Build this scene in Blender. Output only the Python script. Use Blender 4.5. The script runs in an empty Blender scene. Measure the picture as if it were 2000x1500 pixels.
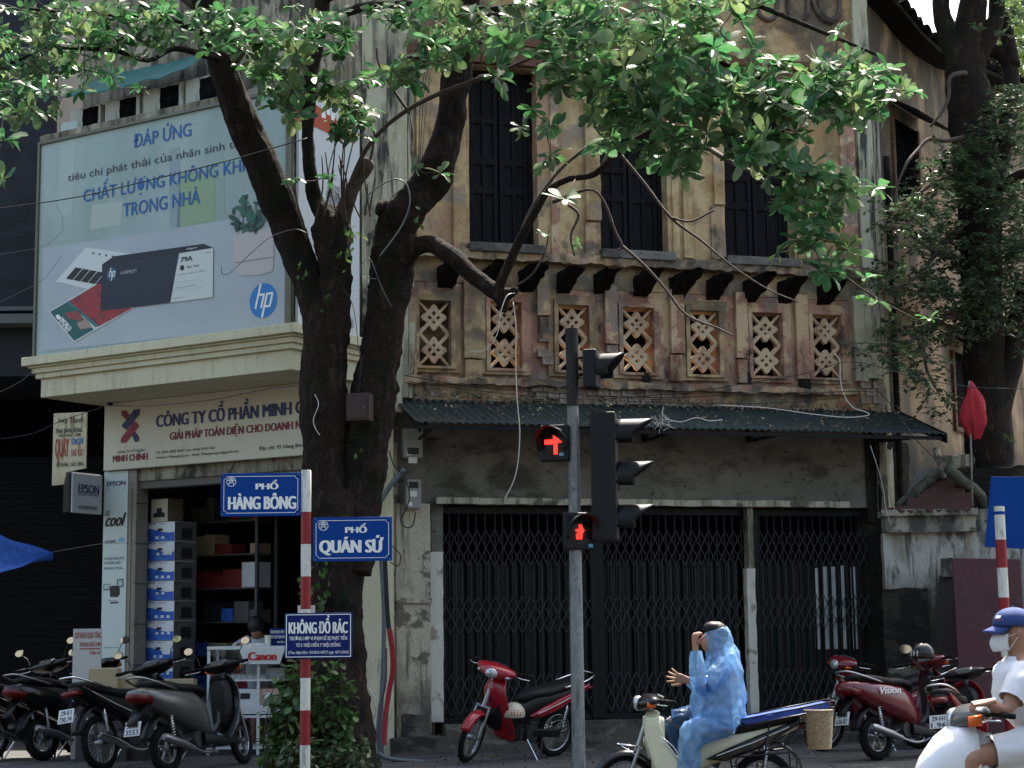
import bpy, bmesh, math, random
from math import sin, cos, pi, radians, sqrt, atan2, exp
from mathutils import Vector, Matrix, noise, Euler
random.seed(7)
SC = bpy.context.scene
COL = SC.collection
# ------------------------------------------------------------------ camera, sky, sun, exposure
F = 3400.0
PITCH = math.atan(475 / F); ROLL = -0.012
CAMZ = 1.5
RM = Euler((radians(90) + PITCH, 0, 0)).to_matrix() @ Matrix.Rotation(ROLL, 3, 'Z')
cam_d = bpy.data.cameras.new('camera'); cam = bpy.data.objects.new('camera', cam_d); COL.objects.link(cam)
cam.location = (0, 0, CAMZ); cam.rotation_euler = RM.to_euler()
cam_d.sensor_width = 36; cam_d.lens = F / 2000 * 36; cam_d.clip_start = 0.1; cam_d.clip_end = 2000
SC.camera = cam
W = bpy.data.worlds.new('World'); SC.world = W; W.use_nodes = True
wn = W.node_tree.nodes; bg = wn['Background']
sky = wn.new('ShaderNodeTexSky'); sky.sky_type = 'NISHITA'; sky.sun_disc = False
SUN_EL, SUN_AZ = 60, 22          # sun stands behind the buildings, a little to the right
sky.sun_elevation = radians(SUN_EL); sky.sun_rotation = radians(SUN_AZ)
sky.air_density = 1.6; sky.dust_density = 5.0; sky.ozone_density = 1.0
W.node_tree.links.new(sky.outputs[0], bg.inputs[0]); bg.inputs[1].default_value = 0.12
sl = bpy.data.lights.new('sun', 'SUN'); sl.energy = 4.4; sl.angle = radians(1.5); sl.color = (1, .95, .86)
so = bpy.data.objects.new('sun', sl); COL.objects.link(so)
_sd = Vector((sin(radians(SUN_AZ)) * cos(radians(SUN_EL)), cos(radians(SUN_AZ)) * cos(radians(SUN_EL)), sin(radians(SUN_EL))))
so.rotation_euler = _sd.to_track_quat('Z', 'Y').to_euler()
so.location = (5, 30, 30)
SC.view_settings.view_transform = 'Standard'; SC.view_settings.look = 'None'
SC.view_settings.exposure = 1.8; SC.view_settings.gamma = 1
SC.view_settings.use_curve_mapping = False
try:
    SC.cycles.max_bounces = 8; SC.cycles.transparent_max_bounces = 12; SC.cycles.caustics_reflective = False; SC.cycles.caustics_refractive = False
except Exception: pass

# ------------------------------------------------------------------ helpers
def ray(x, y):
    return RM @ Vector(((x - 1000) / F, -(y - 750) / F, -1))
def at(x, y, Y):
    v = ray(x, y); return Vector((0, 0, CAMZ)) + v * (Y / v.y)
def gnd(x, y, z=0.0):
    v = ray(x, y); return Vector((0, 0, CAMZ)) + v * ((z - CAMZ) / v.z)
def tag(o, label=None, cat=None, group=None, kind=None):
    if label: o['label'] = label
    if cat: o['category'] = cat
    if group: o['group'] = group
    if kind: o['kind'] = kind
    return o
def empty(name, loc=(0, 0, 0), rz=0, label=None, cat=None, group=None, kind=None):
    o = bpy.data.objects.new(name, None); COL.objects.link(o); o.empty_display_size = .2
    o.location = loc; o.rotation_euler = (0, 0, rz)
    return tag(o, label, cat, group, kind)
class Frame:
    """vertical plane through O, x axis along the wall, y axis away from the street"""
    def __init__(s, O, deg):
        s.O = Vector((O[0], O[1], 0)); s.a = radians(deg)
        s.d = Vector((cos(s.a), sin(s.a), 0)); s.n = Vector((-sin(s.a), cos(s.a), 0))
    def px(s, x, y, off=0.0):
        v = ray(x, y); C = Vector((0, 0, CAMZ)); P = s.O + s.n * off
        t = (P - C).dot(s.n) / v.dot(s.n); p = C + v * t
        return (p - s.O).dot(s.d), p.z
    def s(s, x, y, off=0.0): return s.px(x, y, off)[0]
    def z(s, x, y, off=0.0): return s.px(x, y, off)[1]
    def root(s, name, *a, **k): return empty(name, s.O, s.a, *a, **k)
    def w(s, x, y, z): return s.O + s.d * x + s.n * y + Vector((0, 0, z))
def catmull(pts, n=6):
    P = [Vector(p) for p in pts]; out = []
    if len(P) < 3: return P
    Q = [P[0] * 2 - P[1]] + P + [P[-1] * 2 - P[-2]]
    for i in range(1, len(Q) - 2):
        for k in range(n):
            t = k / n
            a, b, c, d = Q[i - 1], Q[i], Q[i + 1], Q[i + 2]
            out.append(.5 * ((2 * b) + (c - a) * t + (2 * a - 5 * b + 4 * c - d) * t * t + (3 * b - a - 3 * c + d) * t ** 3))
    out.append(P[-1]); return out
class MB:
    def __init__(s): s.v = []; s.f = []; s.m = []; s.T = None; s.mi = 0
    def add(s, vs, fs):
        b = len(s.v)
        for p in vs:
            p = Vector(p); s.v.append(tuple(s.T @ p) if s.T else tuple(p))
        for f in fs: s.f.append(tuple(b + i for i in f)); s.m.append(s.mi)
        return s
    def box(s, a, b):
        x0, x1 = sorted((a[0], b[0])); y0, y1 = sorted((a[1], b[1])); z0, z1 = sorted((a[2], b[2]))
        return s.add([(x0, y0, z0), (x1, y0, z0), (x1, y1, z0), (x0, y1, z0), (x0, y0, z1), (x1, y0, z1), (x1, y1, z1), (x0, y1, z1)],
                     [(0, 3, 2, 1), (4, 5, 6, 7), (0, 1, 5, 4), (1, 2, 6, 5), (2, 3, 7, 6), (3, 0, 4, 7)])
    def prism(s, poly, h0, h1, ax='xz'):
        n = len(poly)
        def mp(u, v, h): return (u, h, v) if ax == 'xz' else ((u, v, h) if ax == 'xy' else (h, u, v))
        vs = [mp(u, v, h0) for u, v in poly] + [mp(u, v, h1) for u, v in poly]
        fs = [tuple(range(n)), tuple(range(2 * n - 1, n - 1, -1))] + [(i, i + n, (i + 1) % n + n, (i + 1) % n) for i in range(n)]
        return s.add(vs, fs)
    def pillow(s, poly, w0, w1, ins=.8, yc=0.0):
        """side outline (x,z) swelled to half width w0 at the rim and w1 inside"""
        cx = sum(p[0] for p in poly) / len(poly); cz = sum(p[1] for p in poly) / len(poly)
        inn = [(cx + (x - cx) * ins, cz + (z - cz) * ins) for x, z in poly]; n = len(poly)
        vs = [(x, yc - w1, z) for x, z in inn] + [(x, yc - w0, z) for x, z in poly] + [(x, yc + w0, z) for x, z in poly] + [(x, yc + w1, z) for x, z in inn]
        fs = [tuple(range(n)), tuple(range(4 * n - 1, 3 * n - 1, -1))]
        for k in range(3):
            for i in range(n):
                j = (i + 1) % n; fs.append((k * n + i, (k + 1) * n + i, (k + 1) * n + j, k * n + j))
        return s.add(vs, fs)
    def tube(s, pts, r, n=8, caps=True, jit=0.0, js=3.0):
        P = [Vector(p) for p in pts]; m = len(P); vs = []; fs = []
        rr = r if isinstance(r, (list, tuple)) else [r] * m
        up = None
        for i in range(m):
            t = (P[min(i + 1, m - 1)] - P[max(i - 1, 0)])
            if t.length < 1e-9: t = Vector((0, 0, 1))
            t.normalize()
            if up is None: up = Vector((1, 0, 0)) if abs(t.x) < .8 else Vector((0, 1, 0))
            a = (up - t * up.dot(t))
            if a.length < 1e-6: a = t.orthogonal()
            a.normalize(); b = t.cross(a); up = a
            for k in range(n):
                an = 2 * pi * k / n; dr = a * cos(an) + b * sin(an)
                q = rr[i]
                if jit: q *= 1 + jit * noise.noise((P[i] + dr * rr[i]) * js) + jit * .5 * noise.noise((P[i] + dr * rr[i]) * js * 3.1)
                vs.append(P[i] + dr * q)
        for i in range(m - 1):
            for k in range(n):
                k2 = (k + 1) % n; fs.append((i * n + k, i * n + k2, (i + 1) * n + k2, (i + 1) * n + k))
        if caps: fs.append(tuple(range(n - 1, -1, -1))); fs.append(tuple((m - 1) * n + k for k in range(n)))
        return s.add(vs, fs)
    def lathe(s, prof, n=16, c=(0, 0, 0), ax='z', arc=2 * pi):
        c = Vector(c); vs = []; fs = []; m = len(prof); full = abs(arc - 2 * pi) < 1e-6; nn = n if full else n + 1
        for r, h in prof:
            for k in range(nn):
                a = arc * k / n; u, v = r * cos(a), r * sin(a)
                p = {'z': (u, v, h), 'y': (u, h, v), 'x': (h, u, v)}[ax]; vs.append(c + Vector(p))
        for i in range(m - 1):
            for k in range(n if full else n):
                k2 = (k + 1) % nn
                fs.append((i * nn + k, i * nn + k2, (i + 1) * nn + k2, (i + 1) * nn + k))
        return s.add(vs, fs)
    def ball(s, c, r, n=12, m=8):
        rx, ry, rz = (r, r, r) if not isinstance(r, (tuple, list)) else r
        vs = [(c[0], c[1], c[2] - rz)]; fs = []
        for i in range(1, m):
            th = -pi / 2 + pi * i / m
            for k in range(n): vs.append((c[0] + rx * cos(th) * cos(2 * pi * k / n), c[1] + ry * cos(th) * sin(2 * pi * k / n), c[2] + rz * sin(th)))
        vs.append((c[0], c[1], c[2] + rz))
        for k in range(n): fs.append((0, 1 + (k + 1) % n, 1 + k))
        for i in range(m - 2):
            for k in range(n): a = 1 + i * n; k2 = (k + 1) % n; fs.append((a + k, a + k2, a + n + k2, a + n + k))
        a = 1 + (m - 2) * n
        for k in range(n): fs.append((a + k, a + (k + 1) % n, len(vs) - 1))
        return s.add(vs, fs)
    def loft(s, secs, n=14, p=2.4):
        """secs: (x, zc, half width, half height[, yc]) rounded sections across x"""
        vs = []; fs = []
        for q in secs:
            x, zc, hw, hh = q[:4]; yc = q[4] if len(q) > 4 else 0
            for k in range(n):
                a = 2 * pi * k / n; c_, s_ = cos(a), sin(a)
                vs.append((x, yc + hw * math.copysign(abs(c_) ** (2 / p), c_), zc + hh * math.copysign(abs(s_) ** (2 / p), s_)))
        m = len(secs)
        for i in range(m - 1):
            for k in range(n): k2 = (k + 1) % n; fs.append((i * n + k, i * n + k2, (i + 1) * n + k2, (i + 1) * n + k))
        fs.append(tuple(range(n - 1, -1, -1))); fs.append(tuple((m - 1) * n + k for k in range(n)))
        return s.add(vs, fs)
    def grid(s, rows, closed=False):
        m = len(rows); n = len(rows[0]); fs = []
        for i in range(m - 1):
            for k in range(n if closed else n - 1):
                k2 = (k + 1) % n; fs.append((i * n + k, i * n + k2, (i + 1) * n + k2, (i + 1) * n + k))
        return s.add([p for r in rows for p in r], fs)
    def torus(s, c, R, r, ax='y', n=28, m=8, flat=1.0, a0=0, a1=2 * pi):
        full = abs(a1 - a0 - 2 * pi) < 1e-6; rows = []; nn = n if full else n + 1
        for i in range(nn):
            a = a0 + (a1 - a0) * i / n; row = []
            for k in range(m):
                b = 2 * pi * k / m; q = R + r * cos(b); h = r * sin(b) * flat
                u, v = q * cos(a), q * sin(a)
                p = {'y': (u, h, v), 'z': (u, v, h), 'x': (h, u, v)}[ax]; row.append(Vector(c) + Vector(p))
            rows.append(row)
        if full: rows.append(rows[0])
        return s.grid(rows, True)
    def rough(s, a, b, step=.12, amp=.012, seed=0, sc=6.0):
        """box cut into cells with eroded, uneven faces"""
        x0, x1 = sorted((a[0], b[0])); y0, y1 = sorted((a[1], b[1])); z0, z1 = sorted((a[2], b[2]))
        nx = max(1, round((x1 - x0) / step)); ny = max(1, round((y1 - y0) / step)); nz = max(1, round((z1 - z0) / step))
        idx = {}; vs = []; fs = []
        def V(i, j, k):
            key = (i, j, k)
            if key not in idx:
                p = Vector((x0 + (x1 - x0) * i / nx, y0 + (y1 - y0) * j / ny, z0 + (z1 - z0) * k / nz))
                q = p * sc + Vector((seed, 0, 0))
                d = noise.noise_vector(q) * amp + noise.noise_vector(q * 3) * amp * .5
                idx[key] = len(vs); vs.append(p + d)
            return idx[key]
        for i in range(nx):
            for k in range(nz):
                fs.append((V(i, 0, k), V(i + 1, 0, k), V(i + 1, 0, k + 1), V(i, 0, k + 1)))
                fs.append((V(i, ny, k), V(i, ny, k + 1), V(i + 1, ny, k + 1), V(i + 1, ny, k)))
        for i in range(nx):
            for j in range(ny):
                fs.append((V(i, j, 0), V(i, j + 1, 0), V(i + 1, j + 1, 0), V(i + 1, j, 0)))
                fs.append((V(i, j, nz), V(i + 1, j, nz), V(i + 1, j + 1, nz), V(i, j + 1, nz)))
        for j in range(ny):
            for k in range(nz):
                fs.append((V(0, j, k), V(0, j, k + 1), V(0, j + 1, k + 1), V(0, j + 1, k)))
                fs.append((V(nx, j, k), V(nx, j + 1, k), V(nx, j + 1, k + 1), V(nx, j, k + 1)))
        return s.add(vs, fs)
    def build(s, name, mats, parent=None, smooth=False, bevel=0, sub=0, solid=0, loc=None, **tags):
        me = bpy.data.meshes.new(name); me.from_pydata(s.v, [], s.f)
        mats = mats if isinstance(mats, (list, tuple)) else [mats]
        for m in mats: me.materials.append(m)
        if len(mats) > 1: me.polygons.foreach_set('material_index', s.m)
        if smooth:
            me.polygons.foreach_set('use_smooth', [True] * len(me.polygons))
            if smooth == 'auto':
                try: me.set_sharp_from_angle(angle=radians(38))
                except Exception: pass
        me.update(); o = bpy.data.objects.new(name, me); COL.objects.link(o)
        if parent: o.parent = parent
        if loc: o.location = loc
        if solid: q = o.modifiers.new('solid', 'SOLIDIFY'); q.thickness = solid; q.offset = 0
        if bevel: q = o.modifiers.new('bevel', 'BEVEL'); q.width = bevel; q.segments = 2; q.limit_method = 'ANGLE'
        if sub: q = o.modifiers.new('sub', 'SUBSURF'); q.levels = sub; q.render_levels = sub
        if tags: tag(o, **tags)
        return o
def inst(o, parent, loc=None, rot=None, scale=None, mat=None):
    c = o.copy(); COL.objects.link(c); c.parent = parent
    if loc is not None: c.location = loc
    if rot is not None: c.rotation_euler = rot
    if scale is not None: c.scale = scale
    return c

# ------------------------------------------------------------------ materials
def lin(c):
    return tuple(((v / 255) / 12.92 if v / 255 <= .04045 else ((v / 255 + .055) / 1.055) ** 2.4) for v in c)
MATS = {}
def M(name, col, rough=.6, metal=0.0, layers=(), bump=0.0, bscale=20, grain=.12, gscale=40, spec=.4, coat=0.0, emis=None, estr=0, alpha=1.0, trans=0.0, isl=0.0):
    """Principled with procedural layers. layer = (colour, scale, lo, hi, (sx,sy,sz) stretch, strength[, z0, z1])"""
    if name in MATS: return MATS[name]
    m = bpy.data.materials.new(name); MATS[name] = m; m.use_nodes = True
    nt = m.node_tree; N = nt.nodes; L = nt.links; b = N['Principled BSDF']
    tc = N.new('ShaderNodeTexCoord')
    def mapping(st, off):
        mp = N.new('ShaderNodeMapping'); L.new(tc.outputs['Object'], mp.inputs[0]); mp.inputs['Scale'].default_value = st; mp.inputs['Location'].default_value = (off, off * .7, off * 1.3); return mp
    def noi(scale, st=(1, 1, 1), off=0, det=6, rg=.6, dist=0):
        n = N.new('ShaderNodeTexNoise'); n.inputs['Scale'].default_value = scale; n.inputs['Detail'].default_value = det
        n.inputs['Roughness'].default_value = rg; n.inputs['Distortion'].default_value = dist
        L.new(mapping(st, off).outputs[0], n.inputs['Vector']); return n
    def mixc(fac, a, bcol):
        x = N.new('ShaderNodeMix'); x.data_type = 'RGBA'
        L.new(fac, x.inputs[0])
        if hasattr(a, 'is_linked'): L.new(a, x.inputs[6])
        else: x.inputs[6].default_value = (*a, 1)
        if hasattr(bcol, 'is_linked'): L.new(bcol, x.inputs[7])
        else: x.inputs[7].default_value = (*bcol, 1)
        return x.outputs[2]
    def math_(op, a, b_=None, clamp=False):
        x = N.new('ShaderNodeMath'); x.operation = op; x.use_clamp = clamp
        for i, q in enumerate((a, b_)):
            if q is None: continue
            if hasattr(q, 'is_linked'): L.new(q, x.inputs[i])
            else: x.inputs[i].default_value = q
        return x.outputs[0]
    cur = None; hsum = None
    if grain:
        n = noi(gscale, off=3); cr = N.new('ShaderNodeMapRange'); L.new(n.outputs[0], cr.inputs[0])
        cr.inputs[1].default_value = .3; cr.inputs[2].default_value = .7
        dk = tuple(v * (1 - grain * 1.6) for v in col); lt = tuple(min(1, v * (1 + grain)) for v in col)
        cur = mixc(cr.outputs[0], dk, lt)
    k = 0
    for ly in layers:
        lc, sc, lo, hi, st, stg = ly[:6]; k += 1
        n = noi(sc, st, off=k * 5.3, det=8, dist=.3); cr = N.new('ShaderNodeMapRange'); cr.clamp = True
        L.new(n.outputs[0], cr.inputs[0]); cr.inputs[1].default_value = lo; cr.inputs[2].default_value = hi
        cr.inputs[4].default_value = stg; fac = cr.outputs[0]
        if len(ly) > 6:
            sp = N.new('ShaderNodeSeparateXYZ'); L.new(tc.outputs['Object'], sp.inputs[0])
            zr = N.new('ShaderNodeMapRange'); zr.clamp = True
            wob = math_('MULTIPLY', n.outputs[0], .5); zz = math_('ADD', sp.outputs[2], wob)
            L.new(zz, zr.inputs[0]); zr.inputs[1].default_value = ly[6]; zr.inputs[2].default_value = ly[7]
            fac = math_('MULTIPLY', fac, zr.outputs[0])
        cur = mixc(fac, cur if cur is not None else col, lc)
        if k <= 3:
            hsum = fac if hsum is None else math_('ADD', hsum, fac)
    if isl:
        g = N.new('ShaderNodeNewGeometry'); hs = N.new('ShaderNodeHueSaturation')
        mr = N.new('ShaderNodeMapRange'); L.new(g.outputs['Random Per Island'], mr.inputs[0]); mr.inputs[3].default_value = 1 - isl; mr.inputs[4].default_value = 1 + isl
        L.new(mr.outputs[0], hs.inputs['Value'])
        if cur is not None: L.new(cur, hs.inputs['Color'])
        else: hs.inputs['Color'].default_value = (*col, 1)
        cur = hs.outputs[0]
    if cur is not None: L.new(cur, b.inputs['Base Color'])
    else: b.inputs['Base Color'].default_value = (*col, 1)
    rn = None
    if rough < .98 and grain:
        n2 = noi(gscale * .4, off=9); cr = N.new('ShaderNodeMapRange'); L.new(n2.outputs[0], cr.inputs[0])
        cr.inputs[3].default_value = max(0, rough - .12); cr.inputs[4].default_value = min(1, rough + .12); L.new(cr.outputs[0], b.inputs['Roughness'])
    else: b.inputs['Roughness'].default_value = rough
    b.inputs['Metallic'].default_value = metal; b.inputs['Specular IOR Level'].default_value = spec
    b.inputs['Coat Weight'].default_value = coat; b.inputs['Coat Roughness'].default_value = .06
    b.inputs['Alpha'].default_value = alpha; b.inputs['Transmission Weight'].default_value = trans
    if emis: b.inputs['Emission Color'].default_value = (*emis, 1); b.inputs['Emission Strength'].default_value = estr
    if bump:
        n = noi(bscale, off=1, det=8, rg=.65); h = n.outputs[0]
        if hsum is not None: h = math_('SUBTRACT', h, math_('MULTIPLY', hsum, .6))
        bp = N.new('ShaderNodeBump'); bp.inputs['Strength'].default_value = bump; bp.inputs['Distance'].default_value = .02
        L.new(h, bp.inputs['Height']); L.new(bp.outputs[0], b.inputs['Normal'])
    return m
V3 = (1, 1, 1); ST = (5, 5, .5)
ochre = M('ochre_plaster', (.40, .25, .115), .9, layers=[
    ((.55, .40, .21), 1.3, .42, .53, V3, .9), ((.40, .21, .14), .9, .55, .62, (1.4, 1.4, .7), .7), ((.24, .20, .16), 1.9, .54, .62, V3, .8),
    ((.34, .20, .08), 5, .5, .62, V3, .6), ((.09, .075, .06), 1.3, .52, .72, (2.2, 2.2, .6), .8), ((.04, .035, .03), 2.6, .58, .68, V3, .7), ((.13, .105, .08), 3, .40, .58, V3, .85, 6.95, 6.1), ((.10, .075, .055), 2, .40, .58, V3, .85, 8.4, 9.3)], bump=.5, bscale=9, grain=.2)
pinkp = M('faded_pink_plaster', (.46, .25, .175), .9, layers=[
    ((.58, .42, .25), 1.7, .47, .53, V3, .85), ((.28, .13, .09), 2.6, .52, .56, V3, .8), ((.24, .19, .15), 1.4, .54, .58, V3, .85),
    ((.10, .085, .07), 3, .40, .58, V3, .85, 5.4, 4.75), ((.06, .05, .045), 2.2, .55, .72, (2.5, 2.5, .6), .6), ((.03, .028, .025), 3.2, .6, .68, V3, .8)], bump=.5, bscale=10, grain=.22)
lattm = M('lattice_cement', (.50, .33, .21), .9, layers=[((.58, .45, .29), .9, .46, .54, V3, .9), ((.25, .13, .08), 6, .55, .65, V3, .6), ((.05, .045, .04), 4, .6, .72, V3, .6)], bump=.3, bscale=30, grain=.2)
cornm = M('crumbling_cornice', (.33, .24, .16), .95, layers=[
    ((.46, .31, .17), 1.8, .48, .54, V3, .8), ((.38, .14, .09), 2.3, .55, .6, V3, .7), ((.10, .085, .07), 2.6, .5, .6, V3, .85),
    ((.03, .028, .024), 1.5, .52, .62, (2, 2, .8), .8)], bump=.8, bscale=12, grain=.3)
cement = M('stained_cement', (.155, .145, .125), .95, layers=[
    ((.21, .195, .165), 1.1, .45, .6, V3, .7), ((.05, .043, .035), 1.6, .5, .62, (1, 1, 1.6), .8), ((.022, .02, .017), 6, .6, .66, (1, 1, 2.2), .8), ((.075, .075, .05), 2, .56, .7, (1, 1, 2), .5)], bump=.5, bscale=8, grain=.2)
whitew = M('flaking_whitewash', (.52, .47, .36), .9, layers=[
    ((.30, .26, .19), 2.1, .50, .60, (2, 2, 1), .8), ((.13, .11, .085), 2.8, .57, .61, V3, .9), ((.05, .047, .035), 2.0, .52, .66, ST, .8),
    ((.06, .05, .04), 1.3, .40, .52, V3, .85, 1.2, .75)], bump=.5, bscale=14, grain=.15)
dirtyw = M('grimy_upper_plaster', (.26, .23, .165), .95, layers=[((.45, .40, .30), 1.5, .5, .6, V3, .7), ((.07, .06, .045), 1.4, .45, .6, ST, .9), ((.03, .03, .022), 3, .56, .64, (2, 2, .8), .9)], bump=.5, bscale=12, grain=.2)
cream = M('cream_paint', (.60, .55, .38), .8, layers=[((.42, .37, .25), 2, .52, .68, ST, .6), ((.10, .085, .06), 3, .60, .72, (6, 6, .7), .75), ((.68, .64, .46), .9, .5, .62, V3, .5)], bump=.12, bscale=25, grain=.06)
creamg = M('mouldy_cream_column', (.50, .46, .33), .85, layers=[((.24, .22, .16), 1.6, .48, .6, (2, 2, .6), .8), ((.03, .03, .027), 1.6, .52, .62, (4, 4, .45), .95), ((.40, .34, .22), 5, .55, .62, V3, .5)], bump=.3, bscale=20, grain=.12)
sidew = M('side_wall_plaster', (.33, .225, .13), .9, layers=[
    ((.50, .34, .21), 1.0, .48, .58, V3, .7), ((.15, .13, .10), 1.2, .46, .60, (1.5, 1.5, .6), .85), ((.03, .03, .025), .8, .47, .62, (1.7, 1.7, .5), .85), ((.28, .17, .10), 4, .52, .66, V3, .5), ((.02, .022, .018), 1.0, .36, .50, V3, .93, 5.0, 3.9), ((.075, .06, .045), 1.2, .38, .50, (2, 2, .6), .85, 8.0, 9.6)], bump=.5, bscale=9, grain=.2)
soot = M('sooty_brick', (.022, .02, .017), .95, spec=.1, layers=[((.05, .042, .032), 4, .52, .6, V3, .8), ((.012, .014, .01), 2, .5, .6, V3, .8)], bump=.9, bscale=15)
timber = M('charred_timber', (.010, .008, .007), .95, spec=.1, layers=[((.045, .033, .024), 9, .55, .66, (1, 4, 4), .8)], bump=.9, bscale=30, grain=.4)
brownwood = M('brown_header_wood', (.13, .06, .03), .8, layers=[((.045, .028, .018), 4, .5, .62, (.5, 1, 6), .7)], bump=.3)
shutm = M('dark_shutter_paint', (.006, .0055, .007), .7, spec=.15, layers=[((.022, .018, .016), 3, .55, .7, (6, 6, .5), .6)], bump=.2, grain=.3)
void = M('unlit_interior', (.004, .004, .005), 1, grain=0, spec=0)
darkm = M('dark_grey_panel', (.026, .028, .036), .7, spec=.2, layers=[((.014, .015, .018), 2, .5, .6, V3, .6)], grain=.12)
blackm = M('black_metal', (.005, .005, .006), .5, grain=.2, spec=.2)
awn = M('dusty_green_sheet', (.017, .030, .026), .65, layers=[((.010, .022, .020), 3, .5, .6, (1, .3, 1), .7), ((.10, .085, .055), 8, .60, .66, V3, .7), ((.035, .02, .012), 2.5, .6, .66, V3, .6)], bump=.2, grain=.25)
gatem = M('gate_black_green', (.007, .009, .009), .55, spec=.2, layers=[((.016, .014, .012), 6, .56, .66, (3, 3, .4), .6)], grain=.3)
gatel = M('gate_slat_dark', (.02, .023, .023), .42, spec=.3, layers=[((.065, .065, .062), 3, .56, .70, (6, 6, .4), .6)], grain=.3)
gatep = M('gate_slat_pale', (.50, .52, .52), .45, layers=[((.25, .25, .25), 6, .55, .65, (3, 3, .6), .6)], grain=.15)
tilef = M('pillar_tile', (.22, .19, .155), .35, layers=[((.15, .13, .105), 3, .5, .62, (4, 4, .6), .5)], grain=.06)
pave = M('paving_stone', (.07, .067, .064), .85, layers=[((.06, .057, .05), 2.5, .5, .6, V3, .7), ((.11, .105, .10), 9, .58, .66, V3, .5)], bump=.3, bscale=30, grain=.2)
asph = M('asphalt', (.05, .05, .052), .9, layers=[((.03, .03, .03), .8, .5, .6, V3, .6)], bump=.4, bscale=120, grain=.3, gscale=160)
bark = M('dark_bark', (.025, .017, .013), .95, spec=.15, layers=[((.06, .043, .034), 7, .54, .64, (2, 2, .7), .8), ((.010, .012, .008), 3, .5, .6, (1, 1, .6), .8), ((.018, .030, .012), 2.2, .6, .7, V3, .6)], bump=1.0, bscale=22, grain=.4)
barkl = M('grey_brown_twig_bark', (.085, .06, .047), .85, layers=[((.04, .028, .022), 9, .5, .62, V3, .7)], bump=.4, bscale=40, grain=.2)
signblue = M('enamel_blue', (.001, .046, .25), .5, layers=[((.003, .055, .21), 6, .55, .65, V3, .4)], grain=.08, spec=.15)
signnavy = M('enamel_navy', (.006, .018, .125), .5, grain=.08, spec=.15)
white = M('white_paint', (.74, .73, .68), .45, layers=[((.5, .49, .43), 4, .58, .7, (3, 3, .7), .5)], grain=.05)
whiteT = M('white_lettering', (.86, .85, .80), .5, grain=0)
redband = M('red_band_paint', (.26, .012, .018), .42, layers=[((.17, .012, .018), 5, .55, .65, V3, .5)], grain=.08)
galv = M('weathered_grey_steel', (.23, .235, .235), .55, .3, layers=[((.10, .10, .10), 4, .52, .62, (3, 3, .6), .8), ((.34, .34, .33), 3, .55, .65, (2, 2, .7), .6)], bump=.15, grain=.2)
board = M('poster_film', (.35, .42, .385), .6, layers=[((.27, .37, .33), .5, .42, .62, (3, 1, .3), .8), ((.42, .48, .48), .8, .45, .62, V3, .6), ((.22, .30, .28), .35, .5, .7, (2, 1, .5), .6)], grain=.02)
blueT = M('poster_blue_ink', (.018, .11, .32), .55, grain=0)
greyT = M('poster_grey_ink', (.05, .05, .06), .55, grain=0)
navyT = M('navy_ink', (.022, .02, .10), .5, grain=0)
marT = M('maroon_ink', (.17, .012, .03), .5, grain=0)
blackT = M('black_ink', (.012, .012, .014), .5, grain=0)
redT = M('red_ink', (.50, .02, .02), .5, grain=0)
hpb = M('logo_blue', (.02, .19, .52), .5, grain=0)
chrome = M('chrome', (.6, .6, .6), .18, 1.0, grain=0)
alu = M('satin_alloy', (.32, .32, .33), .35, .9, grain=.1)
rubber = M('tyre_rubber', (.007, .007, .007), .85, grain=.2, spec=.2)
blackp = M('black_plastic', (.006, .006, .007), .4, grain=.1, spec=.3)
gloss_black = M('black_gloss_paint', (.004, .004, .005), .25, coat=.35, grain=0, spec=.3)
red_p = M('red_gloss_paint', (.33, .006, .016), .3, coat=.5, grain=.05)
darkred_p = M('dark_red_gloss_paint', (.13, .005, .012), .28, coat=.6, grain=.05)
grey_p = M('grey_metallic_paint', (.13, .13, .125), .35, .5, coat=.4, grain=.05)
cream_p = M('cream_gloss_paint', (.66, .62, .43), .35, coat=.4, grain=.03)
white_p = M('white_gloss_paint', (.78, .78, .78), .3, coat=.4, grain=.02)
seatm = M('black_vinyl', (.006, .006, .0065), .55, spec=.25, grain=.15, bump=.1)
lens_r = M('red_lamp_lens', (.10, .002, .004), .3, grain=0, spec=.4)
lens_o = M('orange_lamp_lens', (.7, .12, .01), .2, grain=0)
lens_c = M('clear_lamp_lens', (.5, .52, .52), .1, .5, grain=0)
mirrorm = M('mirror_glass', (.8, .8, .8), .03, 1.0, grain=0)
skin = M('skin', (.36, .19, .12), .55, layers=[((.30, .13, .085), 14, .5, .65, V3, .5)], grain=.05)
hair = M('black_hair', (.012, .010, .010), .55, grain=.3)
# ================================================================== large structure
FA = Frame((0, 21.9), 16.6)
_c = at(570, 700, 20.0)
G = Frame(_c, -32); H = Frame(_c, 58)
_r = FA.w(FA.s(1706, 700), 0, 0)
RW = Frame(_r, 55.6)
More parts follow.
